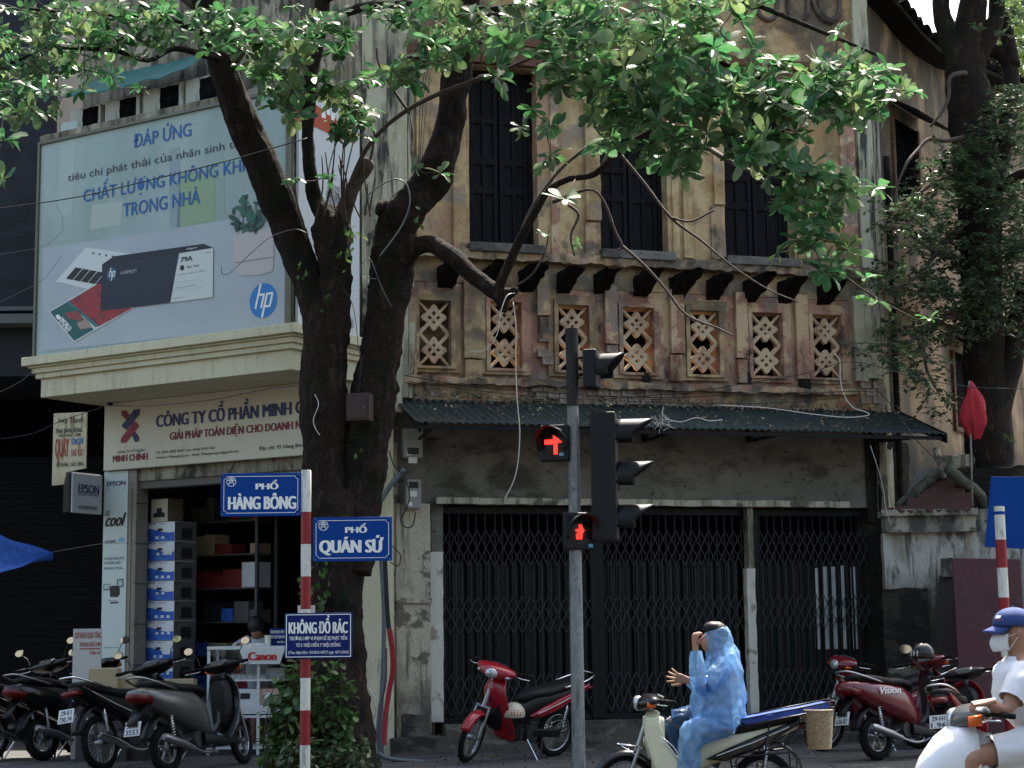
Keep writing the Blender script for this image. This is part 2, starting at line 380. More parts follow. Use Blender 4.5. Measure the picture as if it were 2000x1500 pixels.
# ---- ground
g = MB(); g.add([(-400, -400, -.16), (400, -400, -.16), (400, 600, -.16), (-400, 600, -.16)], [(0, 1, 2, 3)])
g.build('road', asph, kind='structure')
pv = MB(); pv.box((-60, 16.35, -.15), (60, 40, -.03)); pvo = pv.build('pavement', pave, kind='structure')
kb = MB()
for i in range(60): kb.box((-30 + i, 16.05, -.2), (-30 + i + .985, 16.34, -.01))
kb.build('kerb', pave, kind='structure', bevel=.015)
slab = MB(); slab.box((-.245, -.195, -.03), (.245, .195, 0)); s0 = slab.build('paving_slab', pave, parent=pvo, bevel=.006)
n = 0
for j in range(9):
    for i in range(28):
        x = -6.9 + i * .5 + (.25 if j % 2 else 0); y = 18.15 + j * .4
        r = random.Random(i * 31 + j)
        if n == 0: s0.location = (x, y, 0)
        else: inst(s0, pvo, (x, y, r.uniform(-.006, .003)), (r.uniform(-.008, .008), r.uniform(-.008, .008), 0))
        n += 1

# ================================================================== old corner building
OB = FA.root('corner_building', 'two-storey old building with peeling ochre and pink plaster behind the traffic light', 'building')
s = FA.s; z = FA.z
zt = 12.6                                   # top of the wall, above the frame
sL, sR = s(790, 500), s(1700, 500)
zsill = z(1240, 503); zwt = z(980, 132)
wins = [(s(916, 300), s(1049, 300)), (s(1170, 300), s(1301, 300)), (s(1412, 300), s(1546, 300))]
wall = MB()
edges = [sL] + [v for w_ in wins for v in w_] + [sR]
for i in range(0, len(edges), 2): wall.rough((edges[i], 0, zsill), (edges[i + 1], .4, zwt), .14, .007, seed=i)
wall.rough((sL, 0, zwt), (sR, .4, zt), .3, .01)
wall.build('upper_wall', ochre, OB, smooth='auto')
zf0 = z(1240, 522); zf1 = z(1240, 568)      # frieze with the corbels
fr = MB(); fr.rough((sL, .03, zf1), (sR, .4, zf0), .12, .02, seed=5); fr.build('frieze', ochre, OB, smooth='auto')
led = MB(); led.rough((sL - .02, -.10, zf0 - .01), (sR + .02, .4, zsill - .01), .07, .028, seed=9, sc=11); led.build('cracked_ledge', cornm, OB, smooth='auto')
for i, (a, b) in enumerate(wins):
    wm = MB(); wm.box((a - .03, -.14, zsill - .045), (b + .05, .2, zsill + .07)); wo = wm.build('window', cement, OB, bevel=.01)
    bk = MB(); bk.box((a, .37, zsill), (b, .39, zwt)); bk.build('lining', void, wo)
    fm = MB(); t = .06
    fm.box((a, .2, zsill + .07), (a + t, .3, zwt)); fm.box((b - t, .2, zsill + .07), (b, .3, zwt)); fm.box((a + t, .2, zwt - t), (b - t, .3, zwt))
    fm.build('window_frame', shutm, wo)
    mid = (a + b) / 2
    for q0, q1 in ((a + t, mid - .01), (mid + .01, b - t)):
        sh = MB(); H_ = zwt - t - zsill - .08; z0 = zsill + .08
        sh.box((q0, .25, z0), (q1, .28, z0 + H_))
        for hh in (0, .31, .48, .72, .975): sh.box((q0, .225, z0 + hh * H_), (q1, .249, z0 + hh * H_ + (.10 if hh != .975 else .025 * H_)))
        for e in ((q0, q0 + .06), ((q0 + q1) / 2 - .02, (q0 + q1) / 2 + .02), (q1 - .06, q1)): sh.box((e[0], .222, z0 + .01), (e[1], .252, z0 + H_ - .01))
        sh.build('shutter', shutm, wo, bevel=.006)
# header beams above the windows
hb = MB(); hb.rough((sL, -.10, zwt + .02), (sR, .02, zwt + .26), .3, .012); hb.rough((sL, -.05, zwt + .30), (sR, .02, zwt + .42), .3, .012, seed=3); hb.build('header_beam', brownwood, OB, smooth='auto')
# upright strips on the piers
for x0, x1, y0, y1, pr, mt in ((884, 908, 200, 486, .05, ochre), (812, 836, 120, 500, .05, ochre), (1074, 1090, 130, 495, .035, pinkp), (1140, 1168, 130, 432, .07, ochre),
                               (1142, 1168, 436, 498, .045, cornm), (1310, 1322, 130, 505, .03, ochre), (1330, 1348, 130, 505, .05, ochre), (1390, 1410, 130, 400, .05, ochre),
                               (1388, 1409, 404, 506, .03, cornm), (1552, 1570, 150, 510, .05, ochre), (1572, 1578, 150, 510, .02, cornm), (1640, 1668, 130, 540, .05, pinkp)):
    a = s(x0, (y0 + y1) / 2); b = s(x1, (y0 + y1) / 2); xm = (x0 + x1) / 2
    q = MB(); q.rough((a, -pr, z(xm, y1)), (b, .05, z(xm, y0)), .1, .009, seed=x0); q.build('pier_strip', mt, OB, smooth='auto')
# corbels: burnt beam ends sticking out of the frieze
cx = [(855, 32), (944, 34), (1013, 36), (1088, 40), (1160, 38), (1238, 36), (1309, 40), (1381, 38), (1452, 36), (1520, 38), (1597, 40)]
for i, (x, w_) in enumerate(cx):
    yy = 528 + (x - 850) * .045; r = random.Random(i); a = s(x, yy); b = a + .17 + r.uniform(0, .04)
    zt_, zb_ = z(x, yy - 6), z(x, yy + 36)
    q = MB(); ln = .50 + r.uniform(-.08, .16); nx, ny, nz = 3, 8, 3; rows = {}
    vs = []; fs = []
    for iy in range(ny + 1):
        f = iy / ny; shr = f * .86
        for iz in range(nz + 1):
            for ix in range(nx + 1):
                p = Vector((a + (b - a) * ix / nx, .1 - (ln + .1) * f, zb_ + (zt_ - zb_) * (iz / nz)))
                p.z = p.z + (zt_ - p.z) * shr * (1 if iz < nz else 0)
                p += noise.noise_vector(p * 9) * .03 * (0.4 + f) + (noise.noise_vector(p * 31) * .02)
                if iy == ny: p.y += r.uniform(-.06, .08)
                vs.append(p)
    k = (nx + 1) * (nz + 1)
    for iy in range(ny):
        for iz in range(nz):
            for ix in (0, nx):
                c0 = iy * k + iz * (nx + 1) + ix; fs.append((c0, c0 + nx + 1, c0 + nx + 1 + k, c0 + k))
        for ix in range(nx):
            for iz in (0, nz):
                c0 = iy * k + iz * (nx + 1) + ix; fs.append((c0, c0 + 1, c0 + 1 + k, c0 + k))
    for iz in range(nz):
        for ix in range(nx): c0 = ny * k + iz * (nx + 1) + ix; fs.append((c0, c0 + 1, c0 + nx + 2, c0 + nx + 1))
    q.add(vs, fs); q.build('corbel', timber, OB)
# lattice storey
zl1 = zf1; zl0 = z(1240, 748)
ops = [(818, 880, 587, 715), (957, 1018, 590, 720), (1090, 1150, 596, 724), (1216, 1277, 601, 728), (1347, 1404, 607, 732), (1469, 1528, 611, 735), (1587, 1643, 615, 738)]
opr = [(s(a, (c + d) / 2), s(b, (c + d) / 2), z((a + b) / 2, d), z((a + b) / 2, c)) for a, b, c, d in ops]
lw = MB(); prev = sL
for (a, b, c, d) in opr:
    lw.rough((prev, .04, zl0), (a, .3, zl1), .12, .008, seed=a); lw.rough((a, .04, d), (b, .3, zl1), .1, .006); lw.rough((a, .04, zl0), (b, .3, c), .1, .008); prev = b
lw.rough((prev, .04, zl0), (sR, .3, zl1), .12, .008)
lw.build('lattice_storey_wall', pinkp, OB, smooth='auto')
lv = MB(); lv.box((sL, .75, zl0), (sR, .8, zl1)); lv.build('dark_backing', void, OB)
for i, (a, b, c, d) in enumerate(opr):
    w_ = b - a; h_ = d - c
    fm = MB()
    for e, y0, y1 in ((.055, -.035, .06), (.13, .0, .045)):
        o_ = e; i_ = 0 if e < .1 else .06
        fm.rough((a - o_, y0, c - o_ * .6), (a - i_, y1, d + o_), .1, .004, seed=i); fm.rough((b + i_, y0, c - o_ * .6), (b + o_, y1, d + o_), .1, .004, seed=i + 3)
        fm.rough((a - i_, y0, d + i_), (b + i_, y1, d + o_), .1, .004, seed=i); fm.rough((a - i_, y0, c - o_ * .6), (b + i_, y1, c - i_ * .6), .1, .004, seed=i)
    if i in (0, 3): fmat = pinkp if i == 3 else ochre
    else: fmat = [ochre, pinkp, ochre, pinkp, ochre, pinkp, pinkp][i]
    po = fm.build('vent_panel', fmat, OB, smooth='auto')
    lt = MB(); sx = w_ / 2; 
    for half in (0, 1):
        ccx = (a + b) / 2; ccz = c + h_ * (.25 + .5 * half); sz = h_ / 4
        def P(u, v): return (ccx + u * sx, ccz + v * sz)
        t = .15
        for sg, y0, y1 in ((1, .035, .10), (-1, .038, .103)):
            for off, ln in ((0, 1.02), (.60, .43), (-.60, .43)):
                # bar along (1,sg) shifted across it
                ox, oz = off * .5, -off * .5 * sg; ux, uz = ln, ln * sg; tk = .12 if abs(off) < .01 else .10; px_, pz_ = tk, -tk * sg
                ox *= 1.0; oz *= 1.0
                poly = [P(ox - ux + px_, oz - uz + pz_), P(ox + ux + px_, oz + uz + pz_), P(ox + ux - px_, oz + uz - pz_), P(ox - ux - px_, oz - uz - pz_)]
                if sg > 0: poly = poly[::-1]
                lt.prism([(max(a, min(b, u)), max(c, min(d, v))) for u, v in poly] if abs(off) < .01 else poly, y0, y1)
    lt.build('lattice', lattm, po, bevel=.004)
    if i == 0:
        bp_ = MB(); bp_.box((a, .2, c), (b, .22, d)); bp_.build('backing_plaster', ochre, po)
for x0, x1, y0, y1, mt in ((905, 946, 550, 700, ochre), (908, 940, 704, 742, cornm), (1048, 1073, 557, 617, pinkp), (1052, 1070, 620, 662, cornm), (1180, 1204, 560, 672, pinkp), (1308, 1334, 566, 690, pinkp),
                           (1308, 1330, 694, 745, cornm), (1436, 1458, 572, 700, pinkp), (1440, 1456, 703, 748, cornm), (1553, 1577, 576, 740, pinkp), (1666, 1690, 580, 745, creamg), (800, 812, 560, 740, cornm)):
    a = s(x0, (y0 + y1) / 2); b = s(x1, (y0 + y1) / 2); xm = (x0 + x1) / 2
    q = MB(); q.rough((a, -.05, z(xm, y1)), (b, .06, z(xm, y0)), .07, .009, seed=x1); q.build('pier_strip', mt, OB, smooth='auto')
brickm = M('old_grey_brick', (.30, .25, .20), .95, layers=[((.18, .10, .07), 6, .5, .6, V3, .6)], bump=.5, bscale=30, grain=.3)
bq = MB(); bq.rough((-.07, -.03, -.045), (.07, .05, .045), .05, .006); b0 = bq.build('brick', brickm, OB); nb = 0
for x0, y0, nrow, ncol in ((1060, 690, 2, 1), (1062, 660, 1, 1), (1195, 682, 1, 1), (1048, 757, 2, 3), (1102, 752, 3, 4), (1168, 753, 3, 5), (1270, 757, 2, 2), (842, 752, 2, 1), (1690, 752, 3, 2)):
    for r_ in range(nrow):
        for c_ in range(ncol):
            ss, zz = FA.px(x0 + c_ * 23 + (r_ % 2) * 9, y0 + r_ * 15)
            if nb == 0: b0.location = (ss, .0, zz)
            else: inst(b0, OB, (ss, random.uniform(-.01, .03), zz), (0, random.uniform(-.05, .05), random.uniform(-.05, .05)))
            nb += 1
zc1 = zl0; zc0 = z(1240, 790)
co = MB(); co.rough((sL - .1, -.0, zc0), (sR, .3, zc1 + .01), .09, .022, seed=4, sc=8); co.rough((sL - .1, -.10, zc1 - .09), (sR - .3, .0, zc1 - .01), .08, .03, seed=14, sc=12); co.build('broken_cornice', cornm, OB, smooth='auto')
# dark holes and stains where beams have rotted out
for x, y, w_, h_ in ((1262, 745, 18, 34), (1455, 745, 24, 40), (930, 722, 16, 22), (1572, 752, 20, 26)):
    a, zz = FA.px(x, y); q = MB(); q.rough((a - w_ / 320, -.03, zz - h_ / 320), (a + w_ / 320, .05, zz + h_ / 320), .05, .02, seed=x); q.build('rotten_beam_end', soot, OB, smooth='auto')
# ground storey
zg = z(1240, 988); zbase = z(1100, 1409)
gx0, gx1 = s(865, 1200), s(1735, 1200)
lo = MB(); lo.rough((s(778, 900), 0, zg), (s(1690, 900), .35, zc0), .3, .008); lo.build('lower_wall', cement, OB, smooth='auto')
ln_ = MB(); ln_.rough((s(850, 983), -.07, zg), (s(1655, 983), 0.0, z(1240, 976)), .09, .01, seed=8); ln_.build('lintel', whitew, OB, smooth='auto')
pl = MB(); pl.rough((s(772, 1000), -.06, z(800, 1440)), (s(838, 1000), .4, zg), .12, .01)
pl.rough((s(782, 1175), -.10, z(800, 1178)), (s(840, 1175), .0, z(800, 1168)), .1, .006)
pl.build('gate_pilaster', whitew, OB, smooth='auto')
pu = MB(); pu.rough((s(776, 900), -.045, zg - .1), (s(828, 900), .0, zc0 - .1), .12, .006); pu.build('upper_pilaster', cement, OB, smooth='auto')
jm = MB(); jm.rough((s(839, 1200), -.02, z(850, 1410)), (s(865, 1200), .4, z(850, 1078)), .1, .008, seed=2)
jb = MB(); jb.rough((s(843, 1000), .01, z(850, 1078)), (s(865, 1000), .4, zg), .1, .006, seed=2)
jm.build('door_jamb', M('fresh_whitewash', (.62, .58, .50), .9, layers=[((.25, .20, .15), 3, .58, .62, V3, .8), ((.10, .08, .06), 1.6, .5, .6, V3, .9, .75, .45)], bump=.3, grain=.08), OB, smooth='auto'); jb.build('upper_jamb', cement, OB, smooth='auto')
bs = MB(); bs.rough((s(755, 1450), -.35, -.04), (s(865, 1450), .4, z(800, 1438)), .12, .02, seed=1); bs.rough((s(865, 1450), -.16, -.04), (s(1740, 1450), .4, zbase), .14, .014, seed=6)
bs.rough((s(782, 1430), -.12, z(800, 1438)), (s(836, 1430), .05, z(800, 1395)), .06, .02, seed=6)
bs.build('plinth', M('stained_plinth', (.11, .095, .075), .95, layers=[((.26, .23, .19), 2.6, .54, .62, (1, 1, 2), .7), ((.03, .028, .024), 2, .5, .6, (1, 1, 2), .9)], bump=.6, bscale=14, grain=.25), OB, smooth='auto')
# folding gates
def gate(x0, x1, splits, pitch, pale=()):
    a, b = s(x0, 1200), s(x1, 1200); zb, ztp = zbase + .02, zg - .02; yy = .12
    fm = MB(); fm.box((a, yy - .02, ztp - .09), (b, yy + .09, ztp)); fm.box((a, yy - .01, zb - .02), (b, yy + .09, zb + .05))
    for q in splits:
        c = s(q, 1200); fm.box((c - .05, yy - .04, zb), (c + .05, yy + .06, ztp - .09))
    go = fm.build('folding_gate', gatem, OB, bevel=.005)
    n_ = round((b - a) / pitch)
    bm_ = MB(); H_ = ztp - .09 - zb; bm_.box((-.009, -.012, 0), (.009, .012, H_)); bar = bm_.build('gate_bar', gatem, go)
    sm = MB(); ztop_ = z(1100, 1095) 
    wv = []; W_ = pitch * .92
    for k in range(9):
        u = -W_ / 2 + W_ * k / 8; wv.append((u, -.018 * cos(u / W_ * 2 * pi) ))
    sm.grid([[(u, v, 0) for u, v in wv], [(u, v, ztop_ - zb) for u, v in wv]]); sl_ = sm.build('gate_slat', gatel, go, smooth=True)
    lt = MB()
    zz = [z(1100, v) for v in (1035, 1100, 1095, 1165, 1160, 1230, 1315, 1400)]
    rows_ = [(z(1100, u), z(1100, v)) for u, v in ((1035, 1070), (1070, 1105), (1165, 1200), (1200, 1236), (1315, 1354), (1354, 1394))]
    first = True
    for i in range(n_ + 1):
        xx = a + i * (b - a) / n_
        if first: bar.location = (xx, yy, zb); first = False
        else: inst(bar, go, (xx + random.uniform(-.008, .008), yy + (i % 2) * .01, zb), (0, random.uniform(-.003, .003), 0))
        if i < n_:
            ps = any(p0 <= xx + pitch / 2 <= p1 for p0, p1 in pale)
            if i == 0: sl_.location = (xx + pitch / 2, yy + .05, zb)
            else:
                c = inst(sl_, go, (xx + pitch / 2 + random.uniform(-.006, .006), yy + .05 + random.uniform(-.008, .008), zb - random.uniform(0, .03)), (random.uniform(-.004, .004), random.uniform(-.003, .003), random.uniform(-.25, .25)))
            for (zu, zl) in rows_:
                lt.tube([(xx, yy - .018, zl), (xx + pitch, yy - .018, zu)], .007, 4, False); lt.tube([(xx, yy - .026, zu), (xx + pitch, yy - .026, zl)], .007, 4, False)
    lt.build('scissor_bars', M('gate_scissor_steel', (.045, .05, .05), .5, grain=.2), go, kind='stuff')
    return go, a, b, zb, ztp
gate(866, 1459, (1166, 1178), .115)
g2 = gate(1480, 1735, (1484,), .112)
ps = MB(); ps.rough((s(1461, 1200), .0, zbase), (s(1477, 1200), .14, z(1470, 1110)), .1, .012, seed=2); ps.build('white_post', MATS['fresh_whitewash'], OB, smooth='auto')
ps = MB(); ps.rough((s(1461, 1050), .0, z(1470, 1110)), (s(1472, 1050), .14, zg), .1, .010, seed=3); ps.build('grimy_post', dirtyw, OB, smooth='auto')
pq = MB(); W_ = .075
for k, x in enumerate((1606, 1624, 1642, 1661, 1680)):
    q = MB(); a = s(x, 1200); zz0, zz1 = z(x, 1268), z(x, 1106 - (k == 3) * 2 + (k == 0) * 3)
    q.grid([[(a - W_ / 2 + W_ * i / 6, .155 - .02 * sin(pi * i / 6), zq) for i in range(7)] for zq in (zz0, zz1)])
    q.build('stored_pale_strip', gatep, OB, smooth=True)
bb = MB(); bb.box((s(1484, 1100), .19, zbase), (s(1735, 1100), .2, z(1600, 1102))); bb.build('rusty_backing_sheet', M('rusty_sheet', (.05, .028, .025), .8, layers=[((.02, .02, .02), 3, .45, .6, (3, 3, .5), .9)]), OB)
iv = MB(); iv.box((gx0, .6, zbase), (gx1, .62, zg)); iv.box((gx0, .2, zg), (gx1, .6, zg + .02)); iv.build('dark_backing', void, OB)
# right corner: black brick pier between the gate and the side wing
rp = MB(); rp.rough((s(1690, 900), -.02, zg - .2), (s(1712, 900), .4, zc0), .1, .012, seed=5); rp.rough((s(1728, 1200), -.03, 0), (s(1752, 1200), .4, zg), .12, .02, seed=5); rp.build('sooty_corner_pier', soot, OB, smooth='auto')
rp = MB(); rp.rough((s(1708, 900), -.05, z(1715, 1000)), (s(1728, 900), .4, z(1715, 810)), .1, .014, seed=7); rp.build('flaking_corner_pier', dirtyw, OB, smooth='auto')
rp = MB(); rp.rough((s(1672, 300), -.07, z(1690, 740)), (s(1700, 300), .2, zt), .14, .012, seed=7); rp.build('corner_strip', creamg, OB, smooth='auto')
# scroll moulding near the roof
scm = MB()
for cxp in (1500, 1560, 1622):
    pts = [FA.px(cxp - 22, -30), FA.px(cxp - 22, 15), FA.px(cxp - 16, 32), FA.px(cxp, 40), FA.px(cxp + 14, 30), FA.px(cxp + 16, 5), FA.px(cxp + 12, -30)]
    scm.tube(catmull([(a, -.03, b) for a, b in pts], 4), .035, 6)
pts = [FA.px(1585, 0), FA.px(1592, 20), FA.px(1605, 38), FA.px(1625, 46)]
scm.tube(catmull([(a, -.03, b) for a, b in pts], 4), .035, 6)
scm.build('scroll_moulding', M('grimy_moulding', (.12, .09, .07), .9, layers=[((.03, .025, .02), 5, .5, .6, V3, .8)], bump=.4), OB, smooth=True)
# awning
aw = FA.root('green_awning', 'long corrugated green metal awning strewn with litter above the folding gates', 'awning')
zwA, zwB = z(1000, 786), z(1600, 797)
eY = -.95; zeA = FA.z(1200, 833, eY)
zw = zwA; sA = FA.s(812, 818, eY); sB = FA.s(1846, 842, eY); sTA = s(768, 780); sTB = s(1756, 803)
rows = []; ncor = 420
for j in range(5):
    f = j / 4; row = []
    a = sTA + (sA - sTA) * f; b = sTB + (sB - sTB) * f; zz = zw + (zeA - zw) * f
    for i in range(ncor + 1):
        u = a + (b - a) * i / ncor; row.append((u, -.0 + eY * f, zz + .014 * sin(i * pi / 3 ) + .012 * noise.noise(Vector((u * 1.2, f * 2, 0)))))
    rows.append(row)
am = MB(); am.grid(rows); ao = am.build('corrugated_sheet', awn, aw, smooth=True, solid=.004)
fs_ = MB(); fs_.box((sA + .02, eY + .03, zeA - .075), (sB - .03, eY + .06, zeA - .03)); fs_.box((sTA + .1, -.06, zw - .09), (sTB - .05, -.02, zw - .04))
for a, b in (((sTA + .08, -.03, zw - .06), (sA + .03, eY + .05, zeA - .055)), ((sTB - .05, -.03, zw - .06), (sB - .03, eY + .05, zeA - .055))): fs_.tube([a, b], .025, 4)
fs_.build('awning_frame', blackm, aw)
fb = MB(); p_ = [(sTB - .02, -.02, zw + .02), (sB + .01, eY, zeA + .01), (sB + .01, eY, zeA - .12), (sTB - .02, -.02, zw - .16)]
fb.add(p_ + [(x + .02, y, z_) for x, y, z_ in p_], [(0, 1, 2, 3), (7, 6, 5, 4), (0, 4, 5, 1), (1, 5, 6, 2), (2, 6, 7, 3)]); fb.build('side_flap', blackm, aw)
for xw in (812, 1055, 1256, 1460, 1712):
    a = s(xw, 860); zb_ = z(xw, 862); br = MB()
    br.tube([(a, -.02, zb_), (a, eY + .06, zeA - .06)], .022, 4); br.tube([(a, -.02, zb_ - .02), (a, -.02, zw - .06)], .022, 4)
    br.tube([(a, -.02, zb_), (a, -.45, (zw + zeA) / 2 - .06)], .018, 4); br.tube([(a, -.5, (zb_ + zeA) / 2), (a, -.5, (zw + zeA) / 2 - .05)], .018, 4)
    br.build('awning_bracket', blackm, aw)
# litter on the awning
lit = MB()
for i in range(1100):
    f = random.random() ** 4; u = random.random(); a = sTA + (sA - sTA) * f; b = sTB + (sB - sTB) * f
    q = a + (b - a) * u; zz = zw + (zeA - zw) * f + .032 + random.random() * (.07 * (1 - f) ** 2)
    r = random.uniform(.006, .026); an = random.random() * pi; dx, dz = r * cos(an), r * .5 * sin(an)
    tl = random.uniform(-.02, .02)
    lit.add([(q - dx, eY * f - .02 - dz, zz), (q + dz, eY * f - .02 - dx, zz + tl), (q + dx, eY * f - .02 + dz, zz + .01), (q - dz, eY * f - .02 + dx * .5, zz - tl)], [(0, 1, 2, 3)])
lo_ = lit.build('leaf_litter', M('dry_litter', (.24, .18, .11), .9, grain=.3, isl=.7), label='dry leaves and dust lying in the angle of the green awning and wall', cat='leaf litter', kind='stuff')
lo_.location = FA.O; lo_.rotation_euler = (0, 0, FA.a)

# ================================================================== side wing on the right
SW = RW.root('side_wing', 'tall orange-plastered side wing with black damp streaks behind the right tree', 'building')
R = RW
w1 = 14.0
rl = [RW.px(x, y, -.35) for x, y in ((1738, -12), (1760, 12), (1800, 62), (1832, 92), (1870, 116), (1910, 130), (1950, 146), (2010, 172), (2080, 205))]
rl = [(max(.06, rl[0][0] - .5), rl[0][1] + .55)] + rl + [(rl[-1][0] + 4, rl[-1][1] - .9)]
poly = [(.02, 0)] + [(rl[-1][0], 0)] + [(u, v - .06) for u, v in rl[::-1]] + [(.02, rl[0][1])]
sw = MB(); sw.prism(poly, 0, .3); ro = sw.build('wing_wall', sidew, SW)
q = MB()
for i in range(len(rl) - 1):
    (u0, v0), (u1, v1) = rl[i], rl[i + 1]
    q.add([(u0, -.35, v0 - .05), (u1, -.35, v1 - .05), (u1, -.35, v1 + .02), (u0, -.35, v0 + .02), (u0, 2.2, v0 + .12), (u1, 2.2, v1 + .12), (u0, 2.2, v0 + .05), (u1, 2.2, v1 + .05)], [(0, 1, 2, 3), (3, 2, 5, 4), (0, 6, 7, 1)])
q.build('eave_board', timber, SW)
mbt = M('mossy_black_tile', (.016, .015, .013), .95, bump=.5, grain=.4, spec=.1)
til = MB(); til.torus((0, 0, 0), .11, .018, 'y', 8, 4, 6.0, 0, pi); t0 = til.build('roof_tile', mbt, SW, smooth=True)
n = 0
for i in range(len(rl) - 1):
    (u0, v0), (u1, v1) = rl[i], rl[i + 1]; ln = sqrt((u1 - u0) ** 2 + (v1 - v0) ** 2); kk = max(1, int(ln / .23))
    for m_ in range(kk):
        f = (m_ + .5) / kk
        for j in range(2):
            loc = (u0 + (u1 - u0) * f, -.30 + j * .2, v0 + (v1 - v0) * f + .04 + j * .02); ro_ = (radians(-6), atan2(-(v1 - v0), u1 - u0) + random.uniform(-.1, .1), random.uniform(-.12, .12))
            if n == 0: t0.location = loc; t0.rotation_euler = ro_
            else: inst(t0, SW, loc, ro_)
            n += 1
# wing windows with slanting hoods
for (x0, x1, y0, y1) in ((1745, 1790, 245, 400), (1862, 1880, 690, 835)):
    a, b = R.s(x0, (y0 + y1) / 2), R.s(x1, (y0 + y1) / 2); zz1, zz0 = R.z((x0 + x1) / 2, y0), R.z((x0 + x1) / 2, y1)
    q = MB(); q.box((a, -.01, zz0), (b, .03, zz1)); wo = q.build('window', void, SW)
    q = MB(); q.box((a - .07, -.05, zz0), (a, .02, zz1)); q.box((b, -.05, zz0), (b + .07, .02, zz1)); q.box((a - .07, -.05, zz0 - .07), (b + .07, .02, zz0)); q.build('window_frame', brownwood, wo)
    q = MB(); q.add([(a - .15, -.02, zz1 + .25), (b + .15, -.02, zz1 + .25), (b + .15, -.45, zz1 - .02), (a - .15, -.45, zz1 - .02)], [(0, 1, 2, 3)]); q.build('window_hood', timber, wo, solid=.04)
    q = MB()
    for k in range(1, 14): q.tube([(a + (b - a) * k / 14, -.015, zz0), (a + (b - a) * k / 14, -.015, zz1)], .006, 4, False)
    q.build('grille', blackm, wo)
q = MB(); q.rough((-.06, -.04, 0), (R.s(1775, 1000), .34, R.z(1740, 860)), .2, .02); q.build('damp_black_base', soot, SW, smooth='auto')
# ledges, strips and pipes on the wing
q = MB(); q.rough((R.s(1700, 520) - .0, -.05, 0), (R.s(1722, 520), 0, 8.5), .4, .02); q.build('corner_pilaster', creamg, SW, smooth='auto')
q = MB(); q.rough((.3, -.09, R.z(1800, 620)), (w1, .0, R.z(1800, 600)), .2, .02); q.build('string_course', cornm, SW, smooth='auto')
q = MB(); q.tube([(R.s(1740, 700), -.06, 0), (R.s(1740, 700), -.06, 8)], .045, 8); q.build('drain_pipe', soot, SW)

# ================================================================== low annex with tiled roof
AN = Frame(at(1750, 1200, 22.1), -6)
A_ = AN.root('annex_wall', 'low whitewashed annex wall with mouldy cornice beside the folding gate', 'wall')
q = MB(); q.rough((-.12, 0, -.04), (AN.s(1890, 1200), .3, AN.z(1800, 1040)), .2, .012); q.rough((AN.s(1890, 1200), .08, -.04), (4.5, .3, AN.z(1800, 1040)), .3, .012); q.build('annex_face', M('annex_whitewash', (.42, .40, .35), .9, layers=[((.20, .18, .14), 2, .46, .6, (2, 2, 1), .8), ((.02, .022, .016), 1.8, .42, .52, V3, .95, 2.45, 1.9), ((.03, .03, .022), 2.2, .52, .6, (2, 2, .6), .8), ((.05, .045, .035), 2, .55, .65, ST, .8)], bump=.4, grain=.12), A_, smooth='auto')
q = MB(); zc = AN.z(1800, 1040)
q.rough((-.1, -.1, zc), (AN.s(1903, 1000), .3, AN.z(1800, 1008)), .12, .012); q.rough((-.14, -.17, AN.z(1800, 1008)), (AN.s(1906, 1000), .3, AN.z(1800, 996)), .1, .012)
q.rough((AN.s(1906, 1000), .1, zc), (4.5, .4, AN.z(1800, 996)), .2, .02)
q.build('annex_cornice', M('mouldy_cornice', (.34, .32, .26), .95, layers=[((.04, .04, .032), 1.8, .44, .58, (2, 2, .7), .9), ((.02, .024, .016), 4, .54, .62, V3, .8)], bump=.5, grain=.15), A_, smooth='auto')
q = MB(); q.rough((-.16, -.05, AN.z(1780, 1300)), (AN.s(1812, 1200), .02, AN.z(1780, 1150)), .1, .02); q.build('black_mould_patch', soot, A_, smooth='auto')
# little tiled roof: rows of red scale tiles
tm = M('dark_red_clay_tile', (.05, .015, .011), .85, layers=[((.02, .018, .014), 4, .5, .62, V3, .7)], grain=.25, isl=.3, bump=.3)
sc_ = MB()
pts = [(-.06, 0), (-.055, -.07), (0, -.11), (.055, -.07), (.06, 0)]
sc_.prism(pts, 0, .014, 'xy'); T0 = sc_.build('roof_tile', tm, A_, smooth=False); n = 0
for j in range(9):
    f = j / 8; x0 = 1748 + f * 96; x1 = 1906 - f * 20
    yy = 992 - f * 62; a = AN.s(x0, yy); b = AN.s(x1, yy); zz = AN.z(1830, yy) ; k = max(2, int((b - a) / .115))
    for i in range(k):
        loc = (a + .06 + i * .115 + (.057 if j % 2 else 0), -.12 + f * .45, zz + .02 + f * .04)
        if n == 0: T0.location = loc; T0.rotation_euler = (radians(55), 0, 0)
        else: inst(T0, A_, loc, (radians(55) + random.uniform(-.06, .06), random.uniform(-.05, .05), random.uniform(-.06, .06)))
        n += 1
q = MB()
q.add([(AN.s(1752, 990), -.10, AN.z(1752, 992)), (AN.s(1906, 990), -.10, AN.z(1906, 990)), (AN.s(1880, 930), .40, AN.z(1880, 925)), (AN.s(1840, 930), .40, AN.z(1840, 925))], [(0, 1, 2, 3)]); q.build('tile_bed', timber, A_, solid=.02)
q = MB()
for pts in ([(1752, 992), (1790, 960), (1836, 920)], [(1848, 915), (1880, 940), (1915, 965), (1925, 1000)]):
    P_ = [(*AN.px(*p, .1),) for p in pts]; q.tube(catmull([(a, .0 + .1 * i, b) for i, (a, b) in enumerate(P_)], 6), .07, 8, jit=.3, js=9)
q.build('mossy_ridge', M('mossy_cement', (.07, .075, .05), .95, layers=[((.22, .20, .15), 4, .56, .66, V3, .7), ((.015, .018, .012), 3, .5, .6, V3, .8)], bump=.6), A_, smooth=True)
